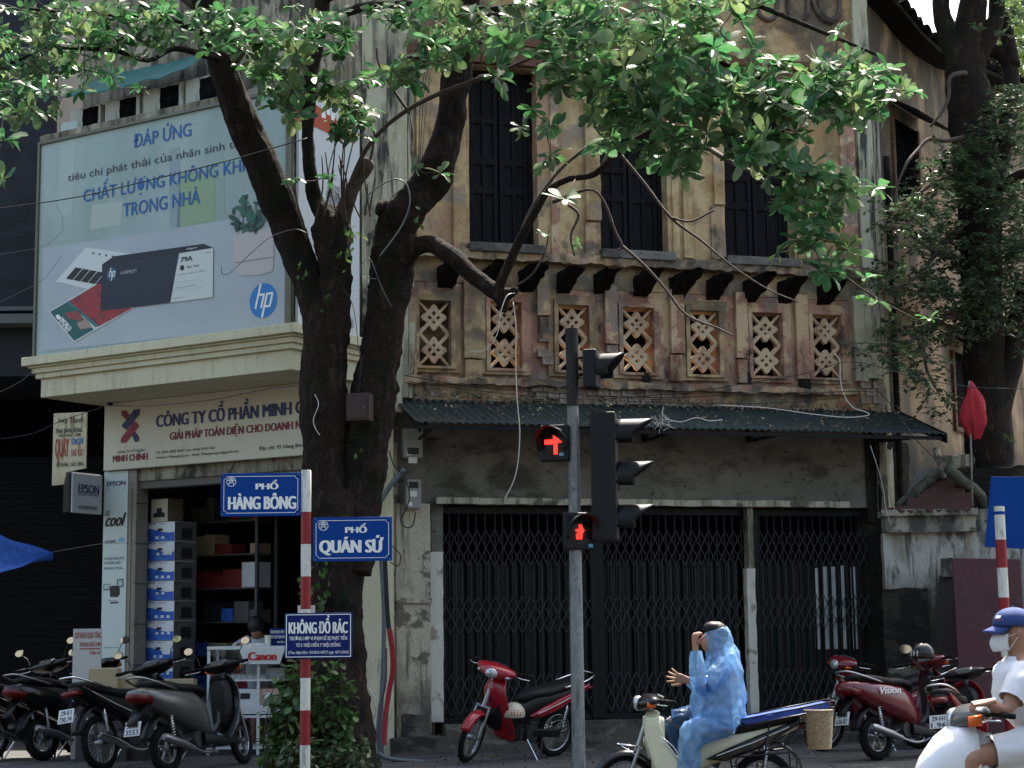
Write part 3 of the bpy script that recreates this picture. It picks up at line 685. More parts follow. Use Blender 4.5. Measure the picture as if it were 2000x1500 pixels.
q = MB(); p0 = AN.px(1834, 905, .3); p1 = AN.px(1842, 935, .3); q.tube([(p0[0] - .03, .3, p0[1] + .2), (p1[0], .25, p1[1])], [.05, .04], 8, jit=.2); q.rough((p0[0], .25, p0[1] - .05), (p0[0] + .42, .45, p0[1] + .10), .06, .05, seed=2, sc=9); q.build('broken_finial', dirtyw, A_, smooth='auto')
q = MB(); P_ = [AN.px(a, b, .5) for a, b in ((1762, 985), (1792, 912), (1832, 914), (1815, 975))]; q.add([(a, .5, b) for a, b in P_] + [(a, .56, b) for a, b in P_], [(0, 3, 2, 1), (4, 5, 6, 7), (0, 1, 5, 4), (1, 2, 6, 5), (2, 3, 7, 6), (3, 0, 4, 7)]); q.build('grey_slab', cement, A_, bevel=.01)
q = MB(); q.rough((AN.s(1880, 930), 1.2, 2.8), (5, 1.5, AN.z(1930, 912, 1.2)), .15, .04); q.build('mossy_parapet', soot, A_, smooth='auto')

# ================================================================== shop building on the left
SH = G.root('shop_building', 'cream printer shop building with a projecting bay at the left', 'building')
gs, gz = G.s, G.z
zb0 = gz(565, 722); bw = gs(80, 740); bh = R and H.s(700, 700)
def bayband(x, y0, y1):  # z levels at the corner
    return gz(x, y0), gz(x, y1)
mb = MB(); hs = H.s(702, 690)
# in G's frame the bay spans s in [bw,0]; y in [0,hs]
bt = gz(565, 640)
mb.box((bw, 0, zb0), (0, hs, gz(565, 682)))
for e, y0, y1 in ((.05, 682, 671), (.085, 671, 660), (.12, 660, 655.5), (.18, 655.5, 637)):
    mb.box((bw - e, -e, gz(565, y0)), (e, hs, gz(565, y1)))
mb.build('bay_cornice', cream, SH, bevel=.008)
mb = MB(); mb.box((bw, .02, gz(565, 637)), (-.02, hs + 2.0, gz(565, 178))); mb.build('bay_wall', dirtyw, SH)
mb = MB(); zt2 = gz(565, 160); mb.rough((bw - .08, -.05, gz(565, 178)), (.04, hs, zt2), .1, .01); mb.build('roof_ledge', dirtyw, SH, smooth='auto')
mb = MB(); mb.box((bw - .3, .9, zt2), (-.12, 7, 12)); mb.box((-.10, .5, zt2), (.0, hs + 1.5, 12)); mb.build('upper_wall', dirtyw, SH)
# ground storey of the shop
pin = 1.0
gp = lambda x, y, o=pin: G.px(x, y, o)
sz0 = gz(400, 906, pin); a0 = gs(203, 1000, pin); a1 = gs(250, 1000, pin); a2 = gs(266, 1000, pin)
mb = MB(); mb.box((a0, pin, -.03), (a2, pin + .22, zb0)); mb.build('entrance_pillar', tilef, SH, bevel=.006)
mb = MB(); mb.box((a2, pin + .02, gz(400, 930, pin)), (-.05, pin + .5, zb0)); mb.build('lintel_wall', dirtyw, SH)
mb = MB(); zzl = gz(400, 945, pin)
mb.box((a2, pin + .05, zzl), (-.06, pin + .25, gz(400, 905, pin))); mb.build('shutter_housing', M('grey_shutter_box', (.11, .105, .095), .6), SH)
grt = MB()
for zq in [.55 + .52 * k for k in range(6)]: grt.box((a2 - .02, pin - .004, zq), (a2 + .01, pin + .225, zq + .012)); 
grt.box((a0 + (a2 - a0) * .86, pin - .004, 0), (a0 + (a2 - a0) * .86 + .008, pin, zzl)); grt.build('tile_joint', M('tile_joint_dark', (.06, .05, .04), .9), SH)
# room
mb = MB(); mb.box((a0 - .2, 5.5, 0), (-.3, 5.6, 4)); mb.box((a0 - .1, pin + .22, 0), (a0, 5.5, 4)); mb.box((a0, pin + .5, zzl + .3), (-.1, 5.6, zzl + .4)); mb.box((-.38, 1.7, 0), (-.3, 5.5, 4)); mb.build('room_walls', M('shop_room_paint', (.05, .05, .05), .9), SH)
# corner column between shop and old building (follows the old facade)
CC = FA.root('corner_column', 'cream plastered corner column with black mould streaks between shop and old building', 'column')
q = MB(); q.rough((s(700, 300), -.22, zc0 - .2), (s(778, 300), .3, 12.5), .3, .006); q.build('upper_shaft', creamg, CC, smooth='auto')
q = MB(); q.rough((s(778, 300), -.10, zc0), (s(792, 300), .3, 12.5), .3, .01); q.rough((s(795, 300), -.05, zc0), (s(806, 300), .3, 12.5), .3, .01); q.build('side_moulding', creamg, CC, smooth='auto')
q = MB(); q.rough((s(640, 1200), -.20, -.03), (s(762, 1200), .3, zc0 - .2), .3, .006); q.build('lower_shaft', cream, CC, smooth='auto')
q = MB(); q.rough((s(762, 1200), -.02, -.03), (s(782, 1200), .3, zc0), .2, .006); q.build('recessed_strip', whitew, CC, smooth='auto')
# ================================================================== dark building and alley at far left
LB = Frame(at(0, 700, 23.5), 0)
D = LB.root('grey_building', 'dark grey building with a projecting storey at the far left edge', 'building')
q = MB(); q.box((-6, 0, LB.z(0, 735)), (LB.s(100, 700), 4, 13)); q.build('upper_storey', darkm, D)
q = MB(); q.box((-6, -.35, LB.z(0, 640)), (LB.s(100, 700), 0, LB.z(0, 622))); q.box((-6, -.2, LB.z(0, 612)), (LB.s(100, 700), 0, LB.z(0, 604))); q.build('fascia_band', M('pale_grey_trim', (.10, .105, .11), .6), D)
q = MB(); q.box((-6, 2.5, -.05), (4, 2.6, LB.z(0, 735))); q.build('alley_wall', void, D)
rs = MB()
for k in range(40): rs.box((-6, 1.8, .05 + k * .1), (LB.s(140, 1100), 1.83 + .02 * (k % 2), .05 + k * .1 + .096))
rs.build('roller_shutter', M('black_shutter', (.005, .005, .0055), .7, grain=.2, spec=.1), D)
# ================================================================== unseen buildings and trees added behind the camera to block low sky
op = empty('sky_block_terrace', (0, -14, 0), 0, 'long plain terrace of houses across the street behind the viewpoint', 'building')
q = MB()
for i in range(8):
    q.box((-44 + i * 11, -6, -.16), (-33.3 + i * 11, random.uniform(0, .5), random.uniform(11, 16)))
q.build('sky_block_wall', M('terrace_plaster', (.14, .13, .11), .9), op)
# ================================================================== lettering
_TC = {}
def text_mesh(body, shear=0.0):
    k = (body, shear)
    if k in _TC: return _TC[k]
    c = bpy.data.curves.new('glyphs', 'FONT'); c.body = body; c.shear = shear; c.resolution_u = 3
    o = bpy.data.objects.new('glyphs', c); COL.objects.link(o)
    dg = bpy.context.evaluated_depsgraph_get(); dg.update(); e = o.evaluated_get(dg); me = e.to_mesh()
    vs = [tuple(v.co) for v in me.vertices]; fs = [tuple(p.vertices) for p in me.polygons]; e.to_mesh_clear()
    bpy.data.objects.remove(o); bpy.data.curves.remove(c)
    x0 = min(v[0] for v in vs); x1 = max(v[0] for v in vs); y0 = min(v[1] for v in vs); y1 = max(v[1] for v in vs)
    vs = [((v[0] - x0) / (x1 - x0), (v[1] - y0) / (y1 - y0)) for v in vs]
    _TC[k] = (vs, fs, x1 - x0); return _TC[k]
def text(body, x0, x1, z0, z1, y, mat, parent, bold=0.03, shear=0.0, name='lettering', T=None):
    """flat print; heavier weights are the same glyphs laid again a stroke's fraction to the side"""
    vs, fs, wd = text_mesh(body, shear); q = MB(); q.T = T
    w_ = x1 - x0; e = bold * 1.1 * w_ / wd; e = min(e, w_ * .1)
    nn = 1 if bold < .008 else max(2, int(bold / .022) + 2)
    for i in range(nn):
        f = 0 if nn == 1 else -1 + 2 * i / (nn - 1); dz = 0
        q.add([(x0 + e + (w_ - 2 * e) * u + f * e, y - .0003 * i, z0 + (z1 - z0) * v + dz) for u, v in vs], fs)
    return q.build(name, mat, parent)
def textpx(fr, body, lb, rt, off, mat, parent, bold=.03, shear=0.0):
    x0, z0 = fr.px(*lb, off); x1, z1 = fr.px(*rt, off)
    return text(body, x0, x1, z0, z1, off, mat, parent, bold, shear)
def polypx(fr, pts, off, mat, parent, name='print'):
    P = [fr.px(x, y, off) for x, y in pts]; q = MB(); q.add([(a, off, b) for a, b in P], [tuple(range(len(P)))]); return q.build(name, mat, parent)
def disc(x, z, r, y, mat, parent, name='print', r0=0.0, n=32):
    q = MB()
    if r0: q.add([(x + rr * cos(2 * pi * i / n), y, z + rr * sin(2 * pi * i / n)) for rr in (r0, r) for i in range(n)], [(i, (i + 1) % n, n + (i + 1) % n, n + i) for i in range(n)])
    else: q.add([(x + r * cos(2 * pi * i / n), y, z + r * sin(2 * pi * i / n)) for i in range(n)], [tuple(range(n))])
    return q.build(name, mat, parent)
def zm(pts, sc, ox, oy): return [(ox + x / sc, oy + y / sc) for x, y in pts]
# ---------------------------------------------------------------- big billboard
o1 = -.04
BB = G.root('billboard', 'large framed printer cartridge billboard in pale green and white above the cream bay', 'billboard')
bx0, bx1 = gs(80, 500), -.06; bz0, bz1 = gz(565, 636), gz(565, 180)
q = MB(); q.box((bx0, o1, bz0), (bx1, .0, bz1)); q.build('poster_panel', board, BB)
q = MB(); t = .045
q.box((bx0 - t, o1 - .03, bz0 - t), (bx0, .0, bz1 + t)); q.box((bx1, o1 - .03, bz0 - t), (bx1 + t, .0, bz1 + t)); q.box((bx0, o1 - .03, bz1), (bx1, .0, bz1 + t)); q.box((bx0, o1 - .03, bz0 - t), (bx1, .0, bz0))
q.build('poster_frame', M('dull_metal_frame', (.13, .13, .10), .5, .5, grain=.2), BB, bevel=.006)
p0 = o1 - .004
tabl = M('poster_table_print', (.42, .46, .48), .6, layers=[((.35, .40, .42), .7, .45, .6, V3, .7)], grain=.02)
Z2 = lambda pts: zm(pts, 3.3333, 0, 400)
polypx(G, [(84, 485), (300, 453), (450, 428), (563, 410), (560, 636), (81, 686)], p0, tabl, BB)
for pts, c in (([(330, 290), (352, 286), (352, 470), (332, 474)], (.27, .34, .35)), ([(350, 340), (420, 330), (420, 430), (345, 445)], (.27, .37, .23)), ([(120, 240), (150, 236), (140, 420), (112, 425)], (.38, .46, .43)), ([(425, 300), (436, 298), (440, 430), (428, 432)], (.29, .37, .33)), ([(180, 400), (240, 392), (236, 440), (175, 450)], (.40, .46, .41))):
    polypx(G, pts, p0 + .002, M('poster_tint_%d' % int(c[0] * 100 + c[2] * 10), c, .55, grain=.02), BB)
p1 = o1 - .008; p2_ = o1 - .011; p3_ = o1 - .014
textpx(G, 'ĐÁP ỨNG', (260, 289), (374, 230), p1, blueT, BB, .012)
textpx(G, 'tiêu chí phát thải của nhãn sinh thái', (132, 359), (484, 266), p1, greyT, BB, .0)
textpx(G, 'CHẤT LƯỢNG KHÔNG KHÍ', (162, 402), (479, 294), p1, blueT, BB, .012)
textpx(G, 'TRONG NHÀ', (240, 424), (391, 362), p1, blueT, BB, .012)
# printed still life
polypx(G, Z2([(560, 278), (870, 320), (620, 560), (362, 500)]), p1, M('poster_white', (.62, .64, .62), .5, grain=0), BB)
for i in range(5):
    x = 430 + i * 48; y = 480 + i * 9; polypx(G, Z2([(x, y), (x + 62, y - 72), (x + 105, y - 66), (x + 42, y + 9)]), p2_, blackT, BB)
for i in range(4): polypx(G, Z2([(598 + i * 42, 312 + i * 7), (606 + i * 42, 308 + i * 7), (614 + i * 42, 314 + i * 7), (606 + i * 42, 324 + i * 7)]), p2_, blackT, BB)
polypx(G, Z2([(316, 696), (640, 505), (870, 672), (482, 897)]), p2_, M('poster_white', (.6, .6, .6)), BB)
polypx(G, Z2([(325, 697), (445, 628), (610, 812), (483, 885)]), p3_, M('poster_teal', (.015, .10, .10), .5, grain=0), BB)
polypx(G, Z2([(445, 628), (640, 512), (860, 672), (640, 792)]), p3_, M('poster_red', (.33, .03, .04), .5, layers=[((.09, .03, .03), 9, .5, .6, V3, .8)], grain=0), BB)
polypx(G, Z2([(432, 632), (446, 626), (640, 785), (622, 797)]), p3_ - .002, M('poster_teal2', (.02, .17, .17), .5, grain=0), BB)
polypx(G, Z2([(420, 700), (520, 690), (540, 760), (440, 740)]), p3_ - .002, M('poster_rust', (.26, .06, .05), .5, grain=0), BB)
polypx(G, Z2([(500, 770), (560, 740), (600, 800), (520, 810)]), p3_ - .002, M('poster_sand', (.36, .26, .2), .5, grain=0), BB)
# rotated lettering on the brochure
def rottext(fr, body, c, w, h, ang, off, mat, par, bold=.03):
    a, b = fr.px(*c, off); T = Matrix.Translation((a, 0, b)) @ Matrix.Rotation(radians(ang), 4, 'Y'); return text(body, -w / 2, w / 2, -h / 2, h / 2, off, mat, par, bold, T=T)
polypx(G, Z2([(362, 722), (378, 712), (400, 735), (388, 750), (370, 742)]), p3_ - .003, whiteT, BB)
rottext(G, 'WORLD', (129, 633), .24, .065, 42, p3_ - .003, whiteT, BB, .05); rottext(G, 'TOURS', (124, 637), .24, .05, 42, p3_ - .003, whiteT, BB, .02)
navybox = M('poster_box_navy', (.006, .010, .032), .45, grain=0)
polypx(G, Z2([(665, 388), (1165, 316), (1110, 636), (655, 692)]), p3_ - .002, navybox, BB)
polypx(G, Z2([(665, 388), (742, 335), (1325, 254), (1388, 281), (1165, 316)]), p3_ - .002, M('poster_box_top', (.004, .006, .018), .45, grain=0), BB)
polypx(G, Z2([(1167, 316), (1388, 281), (1385, 601), (1108, 636)]), p3_ - .002, M('poster_label', (.60, .63, .58), .5, grain=0), BB)
p4 = p3_ - .005
for t_, lb, rt, b_ in (('79A', (1175, 374), (1254, 330), .03), ('Black  Toner', (1217, 412), (1296, 384), 0), ('CF279A', (1335, 318), (1370, 305), 0), ('Print Cartridge', (1157, 452), (1335, 432), 0), ('Superior, professional results. Every time.', (1148, 508), (1325, 478), .01),
                     ('Des résultats professionnels et de qualité', (1145, 526), (1322, 498), .01), ('supérieure à chaque impression.', (1142, 546), (1280, 518), .01), ('Calidad superior, resultados profesionales.', (1138, 564), (1322, 534), .01), ('M12, MFP M26', (1128, 612), (1190, 598), .02)):
    textpx(G, t_, Z2([lb])[0], Z2([rt])[0], p4, blackT, BB, b_)
a, b = G.px(*Z2([(1185, 410)])[0], p4); disc(a, b, .034, p4, blackT, BB)
textpx(G, 'LASERJET', Z2([(783, 460)])[0], Z2([(893, 416)])[0], p4, M('poster_pale_ink', (.45, .48, .5), .5, grain=0), BB, 0)
dimink = M('poster_dim_ink', (.03, .05, .13), .5, grain=0)
for t_, lb, rt in (('NEW YORK', (850, 590), (1110, 548)), ('MADRID', (835, 612), (1080, 570)), ('RIO DE JA', (805, 638), (1112, 590)), ('SYDNEY', (790, 664), (1050, 620)), ('LYON', (670, 610), (790, 580)), ('PARIS', (670, 650), (770, 622))):
    textpx(G, t_, Z2([lb])[0], Z2([rt])[0], p4, dimink, BB, .01, .2)
def roundlogo(cx, cy, rpx, off, blue):
    a, b = G.px(cx, cy, off); e = G.px(cx, cy + rpx, off)[1]; r = b - e
    disc(a, b, r, off, blue, BB, 'logo_disc')
    for (x0, x1, zz, w_, hgt) in ((-.35, None, 0, 0, 0),):
        # slanted letters h and p
        lw = .15 * r
        def st(xb, zb_, zt_): sl = .27; return [(a + (xb + sl * zb_) * r, off - .003, b + zb_ * r), (a + (xb + sl * zb_) * r + lw, off - .003, b + zb_ * r), (a + (xb + sl * zt_) * r + lw, off - .003, b + zt_ * r), (a + (xb + sl * zt_) * r, off - .003, b + zt_ * r)]
        q = MB()
        for args in ((-.52, -.42, .98), (-.10, -.42, .30), (.12, -.98, .42), (.52, -.30, .30)): q.add(st(*args), [(0, 1, 2, 3)])
        def bar(x0_, x1_, z0_): sl = .27; return [(a + (x0_ + sl * z0_) * r, off - .003, b + z0_ * r), (a + (x1_ + sl * z0_) * r, off - .003, b + z0_ * r), (a + (x1_ - .03 + sl * (z0_ + .13)) * r, off - .003, b + (z0_ + .13) * r), (a + (x0_ + sl * (z0_ + .13)) * r, off - .003, b + (z0_ + .13) * r)]
        for args in ((-.37, .04, .29), (.27, .66, .29), (.27, .66, -.42)): q.add(bar(*args), [(0, 1, 2, 3)])
        q.build('logo_letters', whiteT, BB)
roundlogo(514, 587, 34, p1, hpb)
roundlogo(218.5, 535.5, 13, p4, M('logo_blue_dim', (.03, .09, .16), .5, grain=0))
textpx(G, 'hp', Z2([(1210, 298)])[0], Z2([(1285, 270)])[0], p4, M('poster_pale_ink', (.45, .48, .5)), BB, .03, .3)
# pot with plant
potm = M('poster_pot', (.50, .46, .44), .5, grain=0)
polypx(G, Z2([(1515, 195), (1600, 175), (1780, 150), (1782, 330), (1775, 430), (1700, 455), (1560, 462), (1535, 430), (1522, 370)]), p2_, potm, BB)
polypx(G, Z2([(1528, 374), (1780, 336), (1780, 342), (1530, 381)]), p3_, M('poster_pot_line', (.28, .25, .24), .5, grain=0), BB)
leafink = M('poster_leaf_ink', (.012, .055, .042), .5, grain=0); r = random.Random(4)
for i in range(46):
    cx_ = 1620 + r.gauss(0, 55); cy_ = 150 - abs(r.gauss(0, 1)) * 95 + r.uniform(-10, 20); an = r.uniform(0, 2 * pi); l_ = r.uniform(22, 46); w_ = l_ * .42
    if cy_ > 172: cy_ = 165
    pts = [(cx_ + l_ * cos(an) * u - w_ * sin(an) * v, cy_ + l_ * sin(an) * u + w_ * cos(an) * v) for u, v in ((-1, 0), (-.4, .8), (.4, .8), (1, 0), (.4, -.8), (-.4, -.8))]
    polypx(G, Z2(pts), p2_ - .0004 * i, leafink if i % 3 else M('poster_leaf_ink2', (.03, .12, .08), .5, grain=0), BB, 'printed_leaf')
for x in (1590, 1640, 1680): polypx(G, Z2([(x - 3, 180), (x - 20, 0), (x - 14, 0), (x + 3, 180)]), p2_ + .001, leafink, BB)

# side banner on the bay return
SB = H.root('side_banner', 'white banner with an orange band on the return side of the cream bay', 'banner')
hx1 = H.s(697, 600) ; hz1 = bz1
q = MB(); q.box((.06, -.04, H.z(580, 648)), (hx1, -.0, hz1)); q.build('banner_panel', M('banner_film', (.60, .62, .62), .55, grain=.02), SB)
polypx(H, [(574, 172), (694, 262), (694, 280), (662, 270), (620, 250), (574, 233)], -.044, M('banner_orange', (.42, .07, .03), .5, grain=0), SB, 'banner_band')
polypx(H, [(630, 238), (694, 262), (694, 279), (660, 270)], -.045, MATS['banner_orange'], SB, 'banner_band')
for a_ in ([(628, 205), (636, 208), (636, 232), (628, 229)], [(638, 200), (645, 203), (645, 226), (638, 223)], [(647, 205), (654, 207), (653, 236), (647, 234)]): polypx(H, a_, -.048, whiteT, SB, 'banner_stroke')
for k in range(7): textpx(H, ('Máy in laser đen trắng', 'In hai mặt tự động', 'Tốc độ nhanh', 'Bảo hành', 'Chính hãng', 'Giao hàng', 'Tận nơi')[k], (640 - k * .5, 364 + k * 6), (664, 362 + k * 6), -.046, greyT, SB, .0)
textpx(H, 'MÁY IN LY ROUTER', (655, 624), (691, 622), -.046, greyT, SB, 0); textpx(H, 'Download/PCoMan', (655, 633), (691, 631), -.046, greyT, SB, 0); textpx(H, 'Châu Âu.', (636, 655), (671, 650), -.046, blackT, SB, 0)

# ---------------------------------------------------------------- shop fascia sign
ps_ = pin - .08
SS = G.root('shop_sign', 'white shop fascia with navy and maroon lettering and a crossed ribbon logo', 'sign')
x0, x1 = gs(203, 850, ps_), gs(655, 760, ps_); zz0, zz1 = gz(400, 904, ps_), gz(400, 768, ps_)
q = MB(); q.box((x0, ps_, zz0), (x1, ps_ + .06, zz1)); q.build('sign_panel', M('sign_panel_cream', (.62, .58, .46), .6, layers=[((.50, .45, .34), 2, .55, .7, ST, .5)], grain=.03), SS, bevel=.008)
po = ps_ - .004
textpx(G, 'CÔNG TY CỔ PHẦN MINH CHÍNH', (304, 835), (652, 761), po, navyT, SS, .06)
textpx(G, 'GIẢI PHÁP TOÀN DIỆN CHO DOANH NGHIỆP', (331, 864), (632, 811), po, marT, SS, .06)
textpx(G, 'CÔNG TY CỔ PHẦN', (228, 886), (282, 874), po, navyT, SS, .015)
textpx(G, 'MINH CHÍNH', (220, 903), (289, 881), po, marT, SS, .06)
textpx(G, 'Tel. (024) 3828 5858 • Fax: (024) 3928 7430', (304, 888), (420, 872), po, blackT, SS, .01)
textpx(G, 'Website: 95hangbong.vn • Email: 95hangbong.vn@gmail.com', (304, 898), (466, 878), po, blackT, SS, .01)
textpx(G, 'Địa chỉ: 95 Hàng Bông, Hà Nội', (506, 882), (634, 861), po, blackT, SS, .02)
Z3 = lambda pts: zm(pts, 4, 0, 800)
polypx(G, Z3([(1046, 0), (1092, -6), (1090, 38), (988, 162), (948, 128)]), po, navyT, SS, 'ribbon')
polypx(G, Z3([(948, 10), (985, 4), (1012, 42), (985, 78), (950, 48)]), po, marT, SS, 'ribbon')
polypx(G, Z3([(1052, 88), (1088, 126), (985, 258), (943, 262), (945, 222)]), po - .002, redT if 0 else M('ribbon_red', (.25, .01, .03), .5, grain=0), SS, 'ribbon')
polypx(G, Z3([(1022, 186), (1046, 158), (1086, 212), (1086, 250), (1052, 252)]), po, navyT, SS, 'ribbon')
# dome camera
cp = G.w(*(lambda a: (a[0], pin - .16, a[1]))(G.px(215, 786, pin - .16)))
dc = empty('security_camera', cp, 0, 'small white dome camera at the top left corner of the fascia sign', 'camera')
q = MB(); q.lathe([(0, .05), (.055, .05), (.06, .02), (.055, 0), (0, 0)], 16); q.build('camera_base', white, dc, smooth=True)
q = MB(); q.ball((0, 0, -.005), (.042, .042, .045), 14, 8); q.build('camera_dome', blackp, dc, smooth=True)

# ---------------------------------------------------------------- pillar poster, light box
PP = G.root('pillar_poster', 'tall white strip poster with blue and black print on the shop entrance pillar', 'poster')
py = pin - .012
q = MB(); q.box((a0 + .005, py, .25), (a1, pin - .002, gz(225, 921, pin))); q.build('poster_strip', M('poster_pale_mint', (.55, .62, .58), .5, layers=[((.42, .56, .54), .6, .5, .7, V3, .6)], grain=.02), PP)
pt = py - .004
for t_, lb, rt, mt, b_, shr in (('EPSON', (209, 950), (245, 938), navyT, .03, 0), ('EXCEED YOUR VISION', (209, 954.5), (245, 951.5), greyT, 0, 0), ('BE', (206, 1008), (216, 997), blackT, 0, .2), ('cool', (205, 1029), (247, 1001), blackT, .05, .45),
                           ('ecotank', (205, 1060), (226, 1053), blackT, .01, 0), ('CHUYỂN SANG MÁY', (203.5, 1094), (243, 1084), navyT, 0, 0), ('IN KHÔNG NHIỆT', (203.5, 1104), (236, 1094), navyT, 0, 0), ('ĐƠN SẮC ECOTANK', (203.5, 1113), (240, 1104), navyT, 0, 0),
                           ('www', (210, 1174), (228, 1172), greyT, 0, 0), ('dichvu.vn', (203, 1266), (232, 1263), greyT, 0, 0)):
    textpx(G, t_, lb, rt, pt, mt, PP, b_, shr)
polypx(G, [(231, 1058), (243, 1057), (243, 1052), (237, 1048), (231, 1053)], pt, M('pale_blue_print', (.2, .42, .55), .5, grain=0), PP)
polypx(G, [(214, 1147), (218, 1144), (233, 1144), (234, 1160), (230, 1166), (215, 1166)], pt, blackT, PP, 'printed_printer'); polypx(G, [(202, 1141), (215, 1140), (215, 1152), (202, 1153)], pt + .001, greyT, PP, 'printed_printer')
polypx(G, [(203, 1142), (214, 1141), (214, 1150), (203, 1151)], pt, M('poster_pale_mint2', (.42, .5, .48), .5, grain=0), PP); polypx(G, [(228, 1132), (241, 1130), (241, 1146), (229, 1147)], pt + .001, greyT, PP, 'printed_printer'); polypx(G, [(230, 1134), (239, 1133), (239, 1144), (231, 1145)], pt, MATS['poster_pale_mint2'], PP)
polypx(G, [(215, 1179), (231, 1178), (231, 1175), (215, 1176)], pt, greyT, PP)
HB = Frame(G.w(a0, pin + .02, 0), 62)
LBx = HB.root('light_box_sign', 'white rounded light box sign projecting left of the entrance pillar', 'sign')
x0, x1 = HB.s(137, 960), HB.s(200, 960); zz0, zz1 = HB.z(170, 1006), HB.z(170, 924)
q = MB(); q.box((x0, -.0, zz0), (x1, .13, zz1)); q.build('box_case', blackp, LBx, bevel=.03)
q = MB(); q.box((x0 + .02, -.018, zz0 + .015), (x1 - .02, 0.01, zz1 - .015)); q.build('box_face', M('lightbox_face', (.48, .50, .54), .4, grain=.04), LBx, bevel=.015)
textpx(HB, 'EPSON', (153, 961), (194, 949), -.022, navyT, LBx, .035); textpx(HB, 'EXCEED YOUR VISION', (153, 967), (193, 963), -.022, greyT, LBx, .01); textpx(HB, 'AUTHORISED DEALER', (154, 994), (190, 990), -.022, greyT, LBx, .01)
q = MB(); q.box((HB.s(153, 985, -.02), -.021, zz0 + .1), (HB.s(190, 985, -.02), -.02, zz0 + .105)); q.build('rule', greyT, LBx)
# ---------------------------------------------------------------- old hanging sign and board in the alley
HS = Frame(at(136, 900, 21.3), -14)
Q = HS.root('hanging_sign', 'rust-streaked cream sign with red and blue words hanging in the dark alley', 'sign')
x0, x1 = HS.s(103, 870), HS.s(168, 870); zz0, zz1 = HS.z(136, 938), HS.z(136, 806)
q = MB(); q.prism([(x0, zz0 - .06), (x0 + (x1 - x0) * .35, zz0 - .05), (x0 + (x1 - x0) * .42, zz0 + .10), (x1, zz0 + .14), (x1, zz1), (x0, zz1)], 0, .03); q.build('sign_sheet', M('rusty_cream_sheet', (.52, .46, .30), .6, layers=[((.12, .05, .02), 3.5, .54, .66, (4, 4, .8), .85), ((.35, .28, .15), 6, .5, .6, V3, .5)], grain=.06), Q, bevel=.004)
for t_, lb, rt, mt, b_, sh_ in (('Hợp Thành', (112, 830), (162, 815), blackT, .01, .4), ('95AA HÀNG BÔNG', (109, 846), (161, 833), blackT, .03, 0), ('VÀO NGÕ 10M', (114, 854), (157, 844), blackT, .02, 0), ('QUAY', (107, 899), (135, 856), M('faded_red_ink', (.30, .05, .03), .6, grain=0), .05, 0),
                      ('TÔNG ĐƠ', (138, 869), (163, 852), hpb if 0 else M('faded_blue_ink', (.02, .10, .35), .6, grain=0), .03, 0), ('DAO KÉO', (139, 891), (163, 873), MATS['faded_red_ink'], .02, 0), ('LẤY NHANH - CHẤT LƯỢNG', (109, 914), (164, 898), blackT, .02, 0)):
    textpx(HS, t_, lb, rt, -.004, mt, Q, b_, sh_)
WBf = Frame(at(170, 1280, 21.2), -4)
wb = WBf.root('alley_notice_board', 'white notice board with red lettering leaning by the pillar behind the motorbikes', 'sign')
x0, x1 = WBf.s(142, 1280), WBf.s(197, 1280); q = MB(); q.box((x0, 0, .0), (x1, .03, WBf.z(170, 1228))); q.build('board_panel', M('board_white', (.50, .48, .45), .6, grain=.05), wb)
for t_, lb, rt, mt in (('QUÝ KHÁCH QUAY TÔNG ĐƠ', (146, 1249), (215, 1231), MATS['faded_red_ink']), ('TRONG NGÕ 10M', (155, 1263), (200, 1252), MATS['faded_red_ink']), ('Cảm ơn', (175, 1278), (196, 1270), MATS['faded_red_ink'])):
    x0_, z0_ = WBf.px(*lb); x1_, z1_ = WBf.px(*rt); x1_ = min(x1_, x1 - .005)
    text(t_ if t_[0] != 'Q' else 'QUÝ KHÁCH QUAY TÔNG', x0_, x1_, z0_, z1_, -.004, mt, wb, .03)
q = MB(); q.box((WBf.s(156, 1268), -.003, WBf.z(170, 1268)), (x1 - .01, 0, WBf.z(170, 1266))); q.build('rule', MATS['faded_red_ink'], wb)
# blue tarpaulin
q = MB(); A = [at(-60, 1025, 20.0), at(0, 1044, 20.3), at(40, 1060, 20.6), at(104, 1078, 21)]; B_ = [at(-60, 1150, 19.6), at(0, 1121, 20.0), at(45, 1103, 20.4), at(104, 1079, 21)]
A = catmull(A, 6); B_ = catmull(B_, 6); rows = []
for k in range(9):
    f = k / 8; rows.append([a_.lerp(b_, f) + Vector((0, -.0, -.10 * sin(pi * f) + .04 * noise.noise(a_ * 3 + Vector((f * 4, 0, 0))))) for a_, b_ in zip(A, B_)])
q.grid(rows); q.build('blue_tarpaulin', M('blue_tarp', (.015, .075, .33), .5, layers=[((.03, .12, .42), 3, .5, .65, (1, 4, 4), .6)], bump=.5, bscale=9), smooth=True, solid=.006, label='blue plastic tarpaulin corner tied by a cord in the dark alley', cat='tarpaulin')

